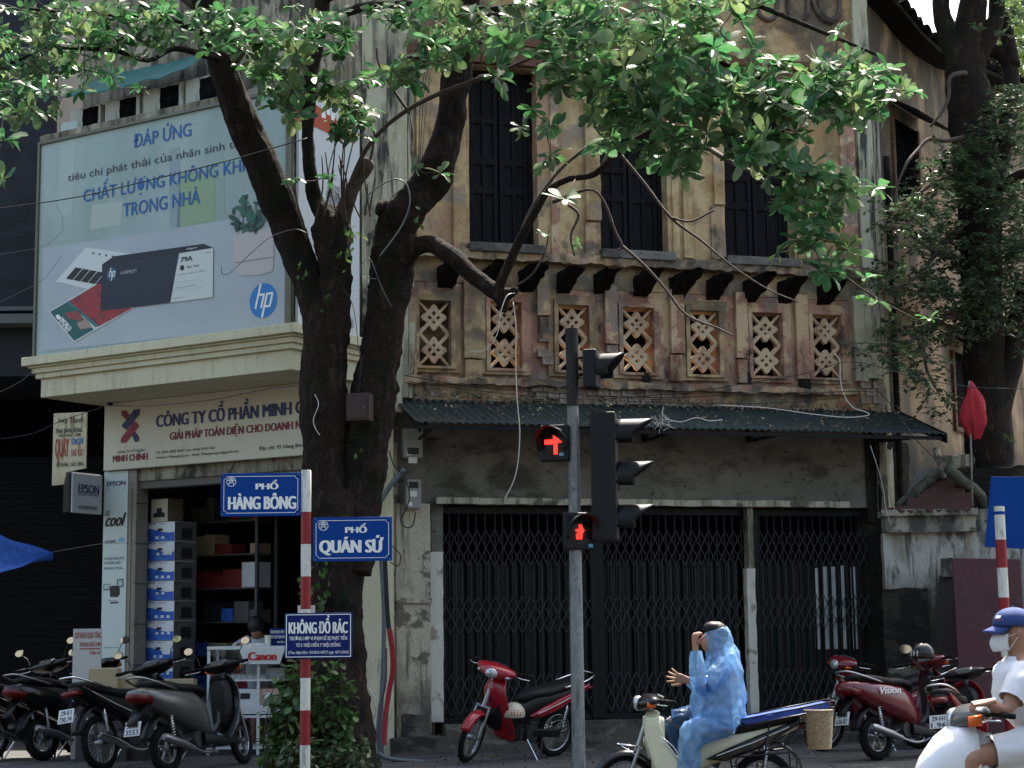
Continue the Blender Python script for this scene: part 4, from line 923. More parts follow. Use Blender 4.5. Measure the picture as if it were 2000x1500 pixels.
# ---------------------------------------------------------------- street name post
PY = 16.2; SPf = Frame(at(597, 1200, PY), 0)
sp = SPf.root('street_sign_post', 'red and white striped post carrying two blue street name plates and a navy notice', 'sign post')
r_ = .047
bands = [920, 1000, 1063, 1126, 1190, 1255, 1324, 1387, 1455, 1520, 1585, 1700]; zs = [SPf.z(598, v) for v in bands]
for i in range(len(bands) - 1):
    z1_, z0_ = zs[i], max(zs[i + 1], -.05); q = MB(); q.lathe([(0, z0_), (r_, z0_), (r_, z1_), (0 if i else r_ * .9, z1_ + (0 if i else .008))] + ([] if i else [(0, z1_ + .008)]), 24)
    q.build('red_band' if i % 2 else 'white_band', redband if i % 2 else M('post_white', (.66, .64, .57), .5, layers=[((.26, .23, .18), 5, .52, .66, (3, 3, .8), .75)], grain=.05), sp, smooth='auto')
def plate(x0p, x1p, y0p, y1p, off, l1, l2, l2r, l1r, yref):
    x0, x1 = SPf.s(x0p, yref, off), SPf.s(x1p, yref, off); zz1, zz0 = SPf.z((x0p + x1p) / 2, y0p, off), SPf.z((x0p + x1p) / 2, y1p, off)
    q = MB(); q.box((x0, off, zz0), (x1, off + .012, zz1)); pl_ = q.build('name_plate', signblue, sp, bevel=.003)
    w_ = x1 - x0; h_ = zz1 - zz0; o = off - .003; m = .03; c_ = .025; th = .005
    L_ = []
    for cx, cz, aa in ((x0 + m, zz0 + m, 90), (x1 - m, zz0 + m, 180), (x1 - m, zz1 - m, 270), (x0 + m, zz1 - m, 360)):
        L_ += [(cx + c_ * cos(radians(aa - 90 * k / 4)), cz + c_ * sin(radians(aa - 90 * k / 4))) for k in range(5)]
    q = MB(); n = len(L_); cxm, czm = (x0 + x1) / 2, (zz0 + zz1) / 2
    for i in range(n):
        (ax_, az_), (bx_, bz_) = L_[i], L_[(i + 1) % n]; d = Vector((bx_ - ax_, bz_ - az_)); 
        if d.length < 1e-6: continue
        nn = Vector((-d.y, d.x)).normalized() * th / 2; e = d.normalized() * th * .4
        q.add([(ax_ - nn.x - e.x, o, az_ - nn.y - e.y), (bx_ - nn.x + e.x, o, bz_ - nn.y + e.y), (bx_ + nn.x + e.x, o, bz_ + nn.y + e.y), (ax_ + nn.x - e.x, o, az_ + nn.y - e.y)], [(0, 1, 2, 3)])
    q.build('border_line', whiteT, pl_)
    ec = (x0 + m + .068, zz1 - m - .048); er = .045
    q = MB(); nn_ = 28
    q.add([(ec[0] + rr * cos(2 * pi * i / nn_), o, ec[1] + rr * sin(2 * pi * i / nn_)) for rr in (er - .005, er) for i in range(nn_)], [(i, (i + 1) % nn_, nn_ + (i + 1) % nn_, nn_ + i) for i in range(nn_)])
    def sq(u0, u1, v0, v1): q.add([(ec[0] + u0 * er, o - .001, ec[1] + v0 * er), (ec[0] + u1 * er, o - .001, ec[1] + v0 * er), (ec[0] + u1 * er, o - .001, ec[1] + v1 * er), (ec[0] + u0 * er, o - .001, ec[1] + v1 * er)], [(0, 1, 2, 3)])
    for a_ in ((-.5, .5, .50, .60), (-.36, -.26, .3, .50), (.26, .36, .3, .5), (-.72, .72, .18, .30), (-.82, -.68, .26, .42), (.68, .82, .26, .42), (-.36, -.24, -.2, .18), (.24, .36, -.2, .18), (-.55, .55, -.28, -.16), (-.55, -.42, -.85, -.28), (.42, .55, -.85, -.28), (-.3, .3, .64, .74), (-.1, .1, .34, .5), (-.2, .2, -.05, .05)): sq(*a_)
    q.build('gate_emblem', whiteT, pl_)
    text(l1, *l1r, o, whiteT, pl_, .045) if 0 else None
    for t_, rr, bd in ((l1, l1r, .05), (l2, l2r, .065)):
        a_, b_ = SPf.px(rr[0], rr[1], off); c2, d2 = SPf.px(rr[2], rr[3], off); text(t_, a_, c2, b_, d2, o, whiteT, pl_, bd)
    q = MB()
    for ux in (x0 + .02, x1 - .02):
        for uz in (zz0 + .015, zz1 - .015): q.ball((ux, off - .002, uz), (.006, .003, .006), 8, 4)
    q.build('rivet', galv, pl_)
plate(431, 588, 924, 1008, -.045, 'PHỐ', 'HÀNG BÔNG', (445, 995.5, 579, 962), (499, 956, 544, 937), 966)
plate(611, 765.5, 1010, 1096, -.03, 'PHỐ', 'QUÁN SỨ', (623, 1085, 749, 1045), (674, 1041, 717, 1022), 1052)
off = -.062; x0, x1 = SPf.s(556, 1240, off), SPf.s(688, 1240, off); zz1, zz0 = SPf.z(620, 1197, off), SPf.z(620, 1286, off)
q = MB(); q.box((x0, off, zz0), (x1, off + .012, zz1)); npn = q.build('notice_plate', signnavy, sp, bevel=.003)
q = MB(); t = .007; o = off - .003
for a_ in ((x0 + .012, x1 - .012, zz1 - .019, zz1 - .012), (x0 + .012, x1 - .012, zz0 + .012, zz0 + .019), (x0 + .012, x0 + .019, zz0 + .019, zz1 - .019), (x1 - .019, x1 - .012, zz0 + .019, zz1 - .019)): q.box((a_[0], o, a_[2]), (a_[1], off, a_[3]))
q.build('border_line', whiteT, npn)
for t_, rr, bd, sh_ in (('KHÔNG ĐỔ RÁC', (563.5, 1238, 679.5, 1201), .06, 0), ('TRƯỜNG HỢP VI PHẠM SẼ BỊ PHẠT TIỀN', (565, 1253, 678, 1238), .018, 0), ('TỪ 5 TRIỆU ĐẾN 7 TRIỆU ĐỒNG', (578, 1265.5, 665, 1252), .02, 0), ('(Theo Nghị định 155/2016-NĐCP ngày 18/11/2016)', (563, 1279, 681, 1270), .01, .3)):
    a_, b_ = SPf.px(rr[0], rr[1], off); c2, d2 = SPf.px(rr[2], rr[3], off); text(t_, a_, c2, b_, d2, o, whiteT, npn, bd, sh_)
q = MB(); q.box((SPf.s(580, 1185), .05, SPf.z(590, 1200)), (SPf.s(614, 1185), .058, SPf.z(590, 1182))); q.build('back_bracket', white, sp)
# right-hand striped post and blue panel
R2 = Frame(at(1957, 1100, 18.0), 0)
rp_ = R2.root('striped_post', 'red and white striped post in front of the blue panel at the right edge', 'post')
bands = [989, 1054, 1109, 1167, 1225, 1283, 1341, 1400, 1700]; zs = [R2.z(1957, v) for v in bands]
for i in range(len(bands) - 1):
    q = MB(); z1_, z0_ = zs[i], max(zs[i + 1], -.05); q.lathe([(0, z0_), (.053, z0_), (.053, z1_), (0, z1_ + .004)], 20); q.build('red_band' if i % 2 else 'white_band', redband if i % 2 else MATS['post_white'], rp_, smooth='auto')
q = MB(); q.lathe([(.056, R2.z(1957, 1005)), (.056, R2.z(1957, 999))], 20); q.build('blue_tie', signblue, rp_, smooth=True)
bpn = empty('blue_signboard', at(1966, 1000, 18.5), 0, 'plain blue sheet panel fixed behind the striped post at the right edge', 'panel')
P_ = [at(1936, 931, 18.5), at(2040, 931, 18.3), at(2040, 1074, 18.3), at(1924, 1068, 18.5)]; q = MB(); L0 = bpn.location
q.add([p - L0 for p in P_] + [p - L0 + Vector((0, .02, 0)) for p in P_], [(0, 1, 2, 3), (7, 6, 5, 4), (0, 4, 5, 1), (1, 5, 6, 2), (2, 6, 7, 3), (3, 7, 4, 0)]); q.build('sheet', signblue, bpn, bevel=.004)
q = MB(); q.tube([(.15, .04, -2.6), (.15, .04, .3)], .02, 8); q.build('support', galv, bpn)
def board_thing(name, quad, Y, th, mat, label, cat='board', lean=.25):
    P_ = [at(x, y, Y + (lean * (1 - 0) if i < 2 else 0)) for i, (x, y) in enumerate(quad)]
    L0 = P_[3].copy(); o = empty(name, L0, 0, label, cat); q = MB()
    q.add([p - L0 for p in P_] + [p - L0 + Vector((0, th, 0)) for p in P_], [(0, 1, 2, 3), (7, 6, 5, 4), (0, 4, 5, 1), (1, 5, 6, 2), (2, 6, 7, 3), (3, 7, 4, 0)])
    return q.build('sheet', mat, o, bevel=.003), o
maroon = M('maroon_board', (.065, .015, .020), .6, layers=[((.035, .012, .014), 3, .5, .65, V3, .6), ((.09, .04, .035), 9, .62, .68, V3, .6)], grain=.12)
brnb = M('brown_board', (.04, .018, .015), .7, layers=[((.02, .012, .01), 3, .5, .6, V3, .7)], grain=.15)
board_thing('leaning_board', [(1888, 1034), (2040, 1040), (2040, 1470), (1893, 1470)], 21.9, .03, brnb, 'tall dark brown board standing behind the maroon board at the right')
board_thing('leaning_board', [(1835, 1124), (1872, 1120), (1880, 1466), (1822, 1470)], 21.5, .02, M('darker_board', (.022, .016, .014), .7), 'narrow near-black board leaning left of the maroon board')
board_thing('leaning_board', [(1860, 1090), (1992, 1092), (2020, 1468), (1882, 1468)], 21.0, .025, maroon, 'large maroon board leaning on the annex wall at the right')
q = MB(); L0 = at(1852, 1106, 21.7); q.rough((-.07, 0, -.12), (.06, .1, .1), .05, .02); q.T = None; q.build('cement_block', dirtyw, loc=L0, smooth='auto', label='grey cement lump wedged above the narrow board by the annex', cat='block')
# flag
fl = empty('red_flag', at(1899, 985, 21.9), 0, 'limp red flag hanging from a thin white pole on the annex roof', 'flag')
top = at(1893, 744, 21.9) - fl.location
q = MB(); q.tube([(0, 0, -.05), top], .012, 8); q.build('flag_pole', galv, fl, smooth=True)
rows = []; kz = [0, .15, .35, .6, .82, 1]; wd = [.01, .045, .09, .13, .12, .04]
for i in range(25):
    f = i / 24; w_ = .012 + .125 * sin(min(1, f * 1.15) * pi * .62) * (1 - max(0, f - .8) * 2.5); cz = -.72 * f; cxo = .02 + .03 * f
    row = []
    for k in range(24):
        a = 2 * pi * k / 24; rr = w_ * (1 + .42 * sin(3 * a + f * 6) + .2 * sin(7 * a + f * 3))
        row.append(top + Vector((cxo + rr * cos(a), rr * .5 * sin(a), cz + .03 * sin(2 * a + 1) * f)))
    rows.append(row)
q = MB(); q.grid(rows, True); q.build('flag_cloth', M('red_cloth', (.36, .012, .02), .8, layers=[((.24, .01, .016), 5, .45, .65, (6, 6, 1), .6)], bump=.2), fl, smooth=True)

# ---------------------------------------------------------------- traffic light
TY = 17.0; TF = Frame(at(1124, 1100, TY), 0)
tl = TF.root('traffic_light', 'grey steel traffic light pole with four black signal heads, two showing red', 'traffic light')
zt1, zt2, zt3 = TF.z(1120, 790), TF.z(1120, 652), TF.z(1120, 1100)
q = MB(); q.lathe([(.064, -.05), (.064, 1.4), (.060, zt3), (.056, zt1)], 24); q.build('lower_pole', galv, tl, smooth=True)
q = MB(); q.lathe([(.060, zt1 - .02), (.062, zt2), (.066, zt2 + .0), (.066, zt2 + .05), (0, zt2 + .055)], 24); q.build('upper_pole', M('rusty_black_pole', (.018, .014, .014), .7, layers=[((.05, .03, .025), 5, .55, .68, V3, .6)]), tl, smooth='auto')
q = MB()
for yy in (945, 1120): 
    zq = TF.z(1130, yy); q.box((-.03, -.07, zq - .06), (.02, -.055, zq + .06)); q.ball((-.005, -.075, zq + .035), .01, 8, 5); q.ball((-.005, -.075, zq - .035), .01, 8, 5)
q.build('clamp_plate', galv, tl, bevel=.003)
hm = M('signal_housing', (.005, .006, .008), .5, grain=.15, spec=.3)
def visor(mb, c, R_, L_, dirv, arc=(-30, 210)):
    d = Vector(dirv).normalized(); up = Vector((0, 0, 1)); sd = d.cross(up).normalized(); rows = []
    for i in range(7):
        f = i / 6; row = []
        for k in range(25):
            a = radians(arc[0] + (arc[1] - arc[0]) * k / 24); cut = .45 + .55 * max(0, sin(a)) ; row.append(Vector(c) + sd * cos(a) * R_ + up * sin(a) * R_ + d * (L_ * f * cut))
        rows.append(row)
    mb.grid(rows)
def head(name_c, w_, h_, dep, dirv, lamps, vis=.2, lit=None, extra=True, vr=.1):
    d = Vector(dirv).normalized(); ang = atan2(d.x, -d.y); T = Matrix.Translation(name_c) @ Matrix.Rotation(ang, 4, 'Z')
    q = MB(); q.T = T; q.box((-w_ / 2, -dep / 2, -h_ / 2), (w_ / 2, dep / 2, h_ / 2)); hd = q.build('signal_head', hm, tl, bevel=.02)
    for i, zz in enumerate(lamps):
        q = MB(); q.T = T; q.lathe([(0, -dep / 2 - .012), (vr * .85, -dep / 2 - .008), (vr * .95, -dep / 2)], 24, (0, 0, zz), 'y'); q.build('lens', M('unlit_lens', (.02, .012, .012), .3, grain=0), hd, smooth=True)
        q = MB(); q.T = T; visor(q, (0, -dep / 2, zz), vr * 1.08, vis, (0, -1, 0)); q.build('visor', hm, hd, smooth=True, solid=.005)
    return hd, T, ang
c = TF.px(1152, 722); head((c[0] + .02, 0, c[1]), .26, .38, .14, (1, -.25, -.0), [-.0], .26, vr=.14)
q = MB(); q.tube([(0, 0, c[1] + .1), (c[0], 0, c[1] + .14)], .014, 6); q.tube([(0, 0, c[1] - .08), (c[0], 0, c[1] - .02)], .014, 6)
c = TF.px(1181, 932); head((c[0] + .0, 0, c[1]), .30, 1.26, .25, (1, -.12, 0), [.42, 0, -.42], .36, vr=.135)
for yy in (1, -1): q.tube([(0, 0, c[1] + .5 * yy), (c[0], 0, c[1] + .5 * yy)], .018, 6)
c1 = TF.px(1078, 866); c2_ = TF.px(1127, 1038)
q.tube([(0, 0, c1[1]), (c1[0], 0, c1[1])], .02, 6); q.build('bracket_arm', blackm, tl)
redl = M('lit_red_lamp', (.6, .02, .01), .4, emis=(1, .012, .008), estr=1.7, grain=0)
hd, T, ang = head((c1[0] + .03, 0, c1[1]), .30, .36, .10, (-.36, -1, 0), [0], .22, vr=.14)
Z4 = lambda pts: zm(pts, 4, 800, 800)
Tf = Frame(TF.w(c1[0], 0, 0) + Vector((0, 0, 0)), 0)
def lamp_poly(pts, cen, T, dep, par):
    q = MB(); q.T = T
    for poly in pts:
        P = [(((x - cen[0]) * TY / F * 1.04), -dep / 2 - .018, (-(y - cen[1]) * TY / F)) for x, y in Z4(poly)]; q.add(P, [tuple(range(len(P)))])
    q.build('lit_symbol', redl, par)
lamp_poly([[(1002, 240), (1100, 240), (1100, 276), (1002, 276)], [(1098, 225), (1140, 262), (1098, 270)], [(1076, 276), (1104, 276), (1104, 356), (1076, 356)], [(1072, 205), (1098, 228), (1098, 240), (1072, 240)]], (1067, 866), T, .10, hd)
q = MB(); q.T = T; q.box((.06, -.057, -.13), (.105, -.052, -.10)); q.build('blue_sticker', M('cyan_sticker', (.10, .36, .45), .5, grain=0), hd)
hd, T, ang = head((c2_[0] + .015, -.04, c2_[1]), .31, .36, .10, (.30, -1, 0), [0], .22, vr=.14)
lamp_poly([[(1290, 905), (1312, 895), (1322, 925), (1298, 935)], [(1280, 935), (1322, 925), (1334, 945), (1316, 975), (1282, 968)], [(1264, 938), (1282, 935), (1282, 950), (1268, 954)], [(1270, 972), (1292, 972), (1290, 1012), (1272, 1012)], [(1297, 972), (1318, 972), (1314, 1012), (1296, 1012)]], (1127, 1037), T, .10, hd)
q = MB(); q.T = T; q.box((.08, -.057, -.16), (.125, -.052, -.125)); q.build('blue_sticker', MATS['cyan_sticker'], hd)
# ================================================================== trees
def tpath(pts, n=6):
    """(x px, y px, radius px, depth) -> smooth world points and radii"""
    P = [at(x, y, Y) for x, y, r, Y in pts]; C4 = [Vector((p.x, p.y, p.z, r * Y / F)) for p, (x, y, r, Y) in zip(P, pts)]
    if len(C4) < 3: out = C4
    else:
        out = []; Q = [C4[0] * 2 - C4[1]] + C4 + [C4[-1] * 2 - C4[-2]]
        for i in range(1, len(Q) - 2):
            for k in range(n):
                t = k / n; a, b, c, d = Q[i - 1], Q[i], Q[i + 1], Q[i + 2]
                out.append(.5 * ((2 * b) + (c - a) * t + (2 * a - 5 * b + 4 * c - d) * t * t + (3 * b - a - 3 * c + d) * t ** 3))
        out.append(C4[-1])
    return [v.xyz.copy() for v in out], [max(.003, v.w) for v in out]
TR = empty('almond_tree', at(660, 1475, 18.2) * 1, 0, 'large forked street tree with big oval leaves in front of the shop', 'tree')
TR.location.z = 0; TL = TR.location.copy()
SKEL = []
def limb(pts, name, n=12, jit=.12, js=4.0, mat=bark, par=None, base=None, loc0=None, step=6):
    P, Rr = tpath(pts, step); l0 = loc0 if loc0 is not None else TL
    q = MB(); q.tube([p - l0 for p in P], Rr, n, True, jit, js); SKEL.extend(P)
    if n >= 16:     # deep vertical fissures and lumps
        m_ = len(P)
        for i in range(m_):
            for k in range(n):
                j = i * n + k; v = Vector(q.v[j]); c = P[i] - l0; d = v - c; a = 2 * pi * k / n
                f = abs(noise.noise(Vector((cos(a) * 4.5, sin(a) * 4.5, v.z * 2.2)))) * .16 + abs(noise.noise(Vector((cos(a) * 11, sin(a) * 11, v.z * 5)))) * .09 + noise.noise(v * 1.7) * .07
                q.v[j] = tuple(c + d * (1.06 - f))
    return q.build(name, mat, par or TR, smooth=True)
D0 = 18.2
limb([(665, 1510, 82, D0), (660, 1470, 72, D0), (662, 1400, 62, D0), (657, 1300, 56, D0), (655, 1200, 54, D0), (652, 1100, 55, D0), (650, 1030, 60, D0), (648, 960, 50, D0)], 'trunk', 56, .10, 3.5, step=14)
limb([(642, 1050, 48, D0), (640, 980, 47, D0), (632, 900, 42, D0), (634, 830, 46, D0), (632, 760, 46, D0), (632, 690, 42, D0), (628, 620, 40, D0), (606, 560, 31, D0), (588, 510, 32, D0), (566, 450, 34, D0), (540, 390, 34, D0 - .1), (506, 310, 32, D0 - .2), (476, 240, 33, D0 - .3), (452, 180, 30, D0 - .4), (428, 110, 28, D0 - .5), (408, 40, 27, D0 - .6), (385, -60, 26, D0 - .7), (350, -220, 22, D0 - .8)], 'trunk_fork', 48, .12, 4, step=10)
limb([(640, 700, 38, D0), (650, 640, 33, D0 - .05), (655, 560, 30, D0 - .1), (652, 500, 34, D0 - .1), (646, 450, 40, D0 - .1), (636, 420, 26, D0 - .1), (618, 395, 16, D0 - .1), (606, 340, 13, D0 - .2), (601, 260, 12, D0 - .2), (604, 180, 14, D0 - .3), (612, 120, 14, D0 - .3), (624, 60, 15, D0 - .4), (630, 0, 16, D0 - .5), (642, -90, 15, D0 - .6)], 'trunk_fork', 30, .16, 6, step=8)
limb([(655, 470, 30, D0 - .05), (668, 425, 20, D0 - .1), (682, 385, 15, D0 - .2), (700, 350, 14, D0 - .2), (714, 322, 16, D0 - .25), (718, 312, 12, D0 - .25)], 'broken_limb', 12, .22, 9, MATS['grey_brown_twig_bark'])
limb([(682, 1120, 44, D0), (692, 1030, 44, D0 + .05), (706, 940, 46, D0 + .1), (716, 860, 44, D0 + .1), (728, 780, 43, D0 + .1), (742, 700, 40, D0 + .1), (752, 630, 37, D0 + .1), (762, 560, 40, D0 + .1), (772, 500, 44, D0 + .1), (772, 450, 42, D0 + .1), (788, 415, 40, D0), (815, 385, 34, D0), (842, 355, 36, D0), (858, 320, 33, D0 - .1), (874, 260, 30, D0 - .1), (886, 190, 28, D0 - .2), (898, 110, 27, D0 - .3), (906, 30, 26, D0 - .4), (912, -60, 25, D0 - .5), (900, -220, 20, D0 - .5)], 'trunk_fork', 48, .16, 5, step=10)
for (x, y, r) in ((742, 408, 20), (736, 528, 18), (690, 560, 0)):
    if r: limb([(x + 30, y + 6, r * 1.2, D0 + .05), (x + 12, y + 2, r, D0), (x - 4, y - 2, r * .7, D0 - .05)], 'burl', 10, .35, 12)
limb([(788, 505, 22, D0), (812, 484, 19, D0 - .1), (845, 478, 17, D0 - .2), (880, 498, 18, D0 - .3), (915, 530, 17, D0 - .4), (948, 556, 16, D0 - .45), (975, 576, 17, D0 - .5), (985, 598, 12, D0 - .5), (984, 610, 5, D0 - .5)], 'limb', 12, .14, 7)
limb([(980, 575, 16, D0 - .5), (1000, 572, 9, D0 - .6), (1006, 566, 7, D0 - .7)], 'limb', 10, .3, 9)
limb([(972, 566, 11, D0 - .5), (992, 520, 9.5, D0 - .6), (1018, 465, 9, D0 - .7), (1045, 415, 8, D0 - .8), (1072, 372, 7, D0 - .9), (1110, 350, 6.5, D0 - 1), (1160, 340, 7, D0 - 1.1), (1205, 300, 7, D0 - 1.2), (1260, 262, 6, D0 - 1.3), (1320, 235, 5, D0 - 1.4)], 'branch', 8, .1, 8)
BR = [
 [(975, 560, 5, D0 - .5), (1000, 505, 4, D0 - .5), (1030, 425, 4, D0 - .5), (1060, 375, 4, D0 - .6), (1100, 325, 3.5, D0 - .6), (1160, 280, 3.5, D0 - .8), (1240, 240, 3, D0 - 1)],
 [(660, 420, 4, D0 - .1), (705, 310, 4.5, D0 - .4), (745, 255, 4.5, D0 - .6), (800, 212, 5, D0 - .8), (870, 178, 5, D0 - 1), (1000, 130, 4, D0 - 1.4), (1080, 90, 3, D0 - 1.7)],
 [(630, 45, 11, D0 - .4), (665, 28, 10, D0 - .6), (720, 12, 10, D0 - .9), (800, 8, 9, D0 - 1.2), (870, 14, 8, D0 - 1.5), (960, 18, 7, D0 - 1.8), (1050, 10, 6, D0 - 2.1), (1160, 45, 6, D0 - 2.5), (1280, 85, 6, D0 - 2.8), (1400, 110, 5, D0 - 3)],
 [(905, 40, 10, D0 - .4), (980, 30, 8, D0 - 1), (1080, 45, 8, D0 - 1.6), (1170, 70, 8, D0 - 2), (1260, 85, 7, D0 - 2.4), (1360, 105, 6, D0 - 2.8), (1480, 150, 5, D0 - 3), (1580, 175, 4, D0 - 3.2), (1680, 150, 3, D0 - 3.4)],
 [(1300, 238, 5, D0 - 1.4), (1370, 280, 5, D0 - 1.8), (1420, 312, 6, D0 - 2.2), (1480, 345, 5, D0 - 2.5), (1540, 400, 4, D0 - 2.7), (1590, 470, 3.5, D0 - 2.8), (1640, 530, 2.5, D0 - 2.9), (1700, 575, 2, D0 - 2.9), (1790, 625, 1.4, D0 - 2.9)],
 [(440, 120, 8, D0 - .5), (400, 108, 7, D0 - .8), (340, 95, 6, D0 - 1), (290, 118, 5, D0 - 1.2), (230, 100, 5, D0 - 1.5), (160, 95, 4, D0 - 1.8), (90, 95, 3.5, D0 - 2.1), (30, 120, 3, D0 - 2.3), (-30, 140, 2, D0 - 2.4)],
 [(420, 70, 8, D0 - .5), (330, 40, 6, D0 - 1), (240, 30, 5, D0 - 1.5), (140, 25, 4, D0 - 2), (40, 15, 3, D0 - 2.5)],
 [(400, 30, 7, D0 - .6), (300, -40, 6, D0 - 1), (180, -80, 5, D0 - 1.6), (40, -120, 4, D0 - 2)],
 [(455, 130, 5, D0 - .5), (478, 95, 5, D0 - .8), (450, 70, 4, D0 - .9)],
 [(490, 50, 5, D0 - .8), (520, 68, 4.5, D0 - .8), (550, 78, 4, D0 - .8), (600, 80, 4, D0 - .6)],
 [(630, 0, 10, D0 - .5), (760, -60, 9, D0 - 1), (920, -110, 8, D0 - 1.8), (1100, -120, 7, D0 - 2.4), (1350, -100, 5, D0 - 3)],
 [(912, -40, 12, D0 - .5), (1050, -90, 9, D0 - 1), (1250, -60, 8, D0 - 2), (1450, 0, 6, D0 - 2.6), (1600, 60, 5, D0 - 3), (1720, 110, 3, D0 - 3.3)],
 [(1080, 395, 4, D0 - .8), (1150, 370, 3, D0 - 1), (1180, 395, 3, D0 - 1), (1200, 450, 3.5, D0 - 1), (1215, 480, 3, D0 - 1), (1205, 490, 2, D0 - 1)],
 [(1210, 300, 4, D0 - 1.2), (1260, 360, 3, D0 - 1.2), (1310, 425, 3, D0 - 1.3), (1370, 470, 2.5, D0 - 1.4), (1430, 520, 2, D0 - 1.5), (1500, 565, 1.6, D0 - 1.5), (1560, 590, 1.2, D0 - 1.5)],
 [(1215, 480, 3, D0 - 1), (1260, 520, 3, D0 - 1), (1300, 565, 2.6, D0 - 1), (1340, 615, 2.4, D0 - 1), (1400, 640, 2, D0 - 1), (1430, 655, 1.6, D0 - 1)],
 [(1310, 425, 2.6, D0 - 1.3), (1350, 432, 2.2, D0 - 1.4), (1395, 410, 2, D0 - 1.5)],
 [(1110, 400, 3, D0 - .8), (1130, 420, 3, D0 - .8), (1115, 460, 2.4, D0 - .8), (1122, 500, 1.6, D0 - .8)],
 [(1006, 560, 2.5, D0 - .6), (1040, 535, 2.4, D0 - .7), (1065, 490, 2, D0 - .7), (1072, 450, 1.6, D0 - .7)],
 [(718, 330, 3, D0 - .2), (728, 290, 2.5, D0 - .3), (730, 255, 2, D0 - .4), (715, 225, 2, D0 - .4)],
 [(800, 220, 3, D0 - .8), (778, 190, 3, D0 - .8), (742, 130, 2.5, D0 - .9), (735, 95, 2, D0 - .9)],
 [(600, 470, 3, D0 - .2), (590, 430, 2.5, D0 - .3), (580, 395, 2, D0 - .3), (575, 350, 1.6, D0 - .3)],
]
for b_ in BR: limb(b_, 'branch', 6, .08, 8, barkl if b_[0][2] < 8 else bark, step=4)
for i in range(16):   # thin hanging shoots round the pollarded fork
    x = random.uniform(600, 725); y = random.uniform(395, 440); x2 = x + random.uniform(-25, 25); y2 = y - random.uniform(60, 200)
    limb([(x, y, 2, D0 - .3), ((x + x2) / 2 + random.uniform(-8, 8), (y + y2) / 2, 1.7, D0 - .35), (x2, y2, 1.2, D0 - .4)], 'shoot', 5, 0, 1, barkl)
def leafmat(name, top, under, gl=.42, tr=.33, dust=.35):
    m = bpy.data.materials.new(name); m.use_nodes = True; nt = m.node_tree; N = nt.nodes; L = nt.links; b = N['Principled BSDF']; out = N['Material Output']
    g = N.new('ShaderNodeNewGeometry'); hs = N.new('ShaderNodeHueSaturation'); mx = N.new('ShaderNodeMix'); mx.data_type = 'RGBA'
    mx.inputs[6].default_value = (*top, 1); mx.inputs[7].default_value = (*under, 1)
    tc = N.new('ShaderNodeTexCoord'); n = N.new('ShaderNodeTexNoise'); n.inputs['Scale'].default_value = 9; L.new(tc.outputs['Object'], n.inputs[0])
    dm = N.new('ShaderNodeMix'); dm.data_type = 'RGBA'; cr = N.new('ShaderNodeMapRange'); cr.inputs[1].default_value = .5; cr.inputs[2].default_value = .68; cr.inputs[4].default_value = dust
    n.inputs['Detail'].default_value = 5; L.new(n.outputs[0], cr.inputs[0]); L.new(cr.outputs[0], dm.inputs[0]); dm.inputs[7].default_value = (.20, .22, .17, 1)
    L.new(g.outputs['Backfacing'], mx.inputs[0]); L.new(mx.outputs[2], dm.inputs[6]); L.new(dm.outputs[2], hs.inputs['Color'])
    m1 = N.new('ShaderNodeMapRange'); m1.inputs[3].default_value = .5; m1.inputs[4].default_value = 1.55; L.new(g.outputs['Random Per Island'], m1.inputs[0]); L.new(m1.outputs[0], hs.inputs['Value'])
    m2 = N.new('ShaderNodeMath'); m2.operation = 'MULTIPLY'; m2.inputs[1].default_value = 7.31; fr_ = N.new('ShaderNodeMath'); fr_.operation = 'FRACT'; L.new(g.outputs['Random Per Island'], m2.inputs[0]); L.new(m2.outputs[0], fr_.inputs[0])
    m3 = N.new('ShaderNodeMapRange'); m3.inputs[3].default_value = .465; m3.inputs[4].default_value = .515; L.new(fr_.outputs[0], m3.inputs[0]); L.new(m3.outputs[0], hs.inputs['Hue'])
    L.new(hs.outputs[0], b.inputs['Base Color']); b.inputs['Roughness'].default_value = gl; b.inputs['Specular IOR Level'].default_value = .32
    t = N.new('ShaderNodeBsdfTranslucent'); h2 = N.new('ShaderNodeHueSaturation'); h2.inputs['Value'].default_value = 1.9; h2.inputs['Hue'].default_value = .475; L.new(hs.outputs[0], h2.inputs['Color']); L.new(h2.outputs[0], t.inputs[0])
    ms = N.new('ShaderNodeMixShader'); ms.inputs[0].default_value = tr; L.new(b.outputs[0], ms.inputs[1]); L.new(t.outputs[0], ms.inputs[2]); L.new(ms.outputs[0], out.inputs[0]); return m
lf_big = leafmat('almond_leaf', (.034, .112, .046), (.075, .14, .05))
lf_small = leafmat('small_dark_leaf', (.034, .075, .032), (.055, .09, .038), .3, .25, .25)
lf_plant = leafmat('planter_leaf', (.032, .10, .02), (.05, .11, .03), .4, .3, .1)
yel = M('yellow_leaf', (.55, .32, .03), .6, grain=.1)
def leaf_geo(L_, W_, curl, fold, T):
    """obovate leaf, 5 stations, folded along the midrib"""
    st = [(0, .05), (.18, .30), (.42, .72), (.68, 1.0), (.88, .82), (1.0, .22)]; vs = []; fs = []
    for t, w in st:
        z_ = -curl * t * t * L_; x = t * L_
        vs += [T @ Vector((x, -w * W_, z_ + fold * w * W_)), T @ Vector((x, 0, z_)), T @ Vector((x, w * W_, z_ + fold * w * W_))]
    for i in range(len(st) - 1):
        a = i * 3; fs += [(a, a + 1, a + 4, a + 3), (a + 1, a + 2, a + 5, a + 4)]
    return vs, fs
LEAVES = []   # (size, verts, faces)
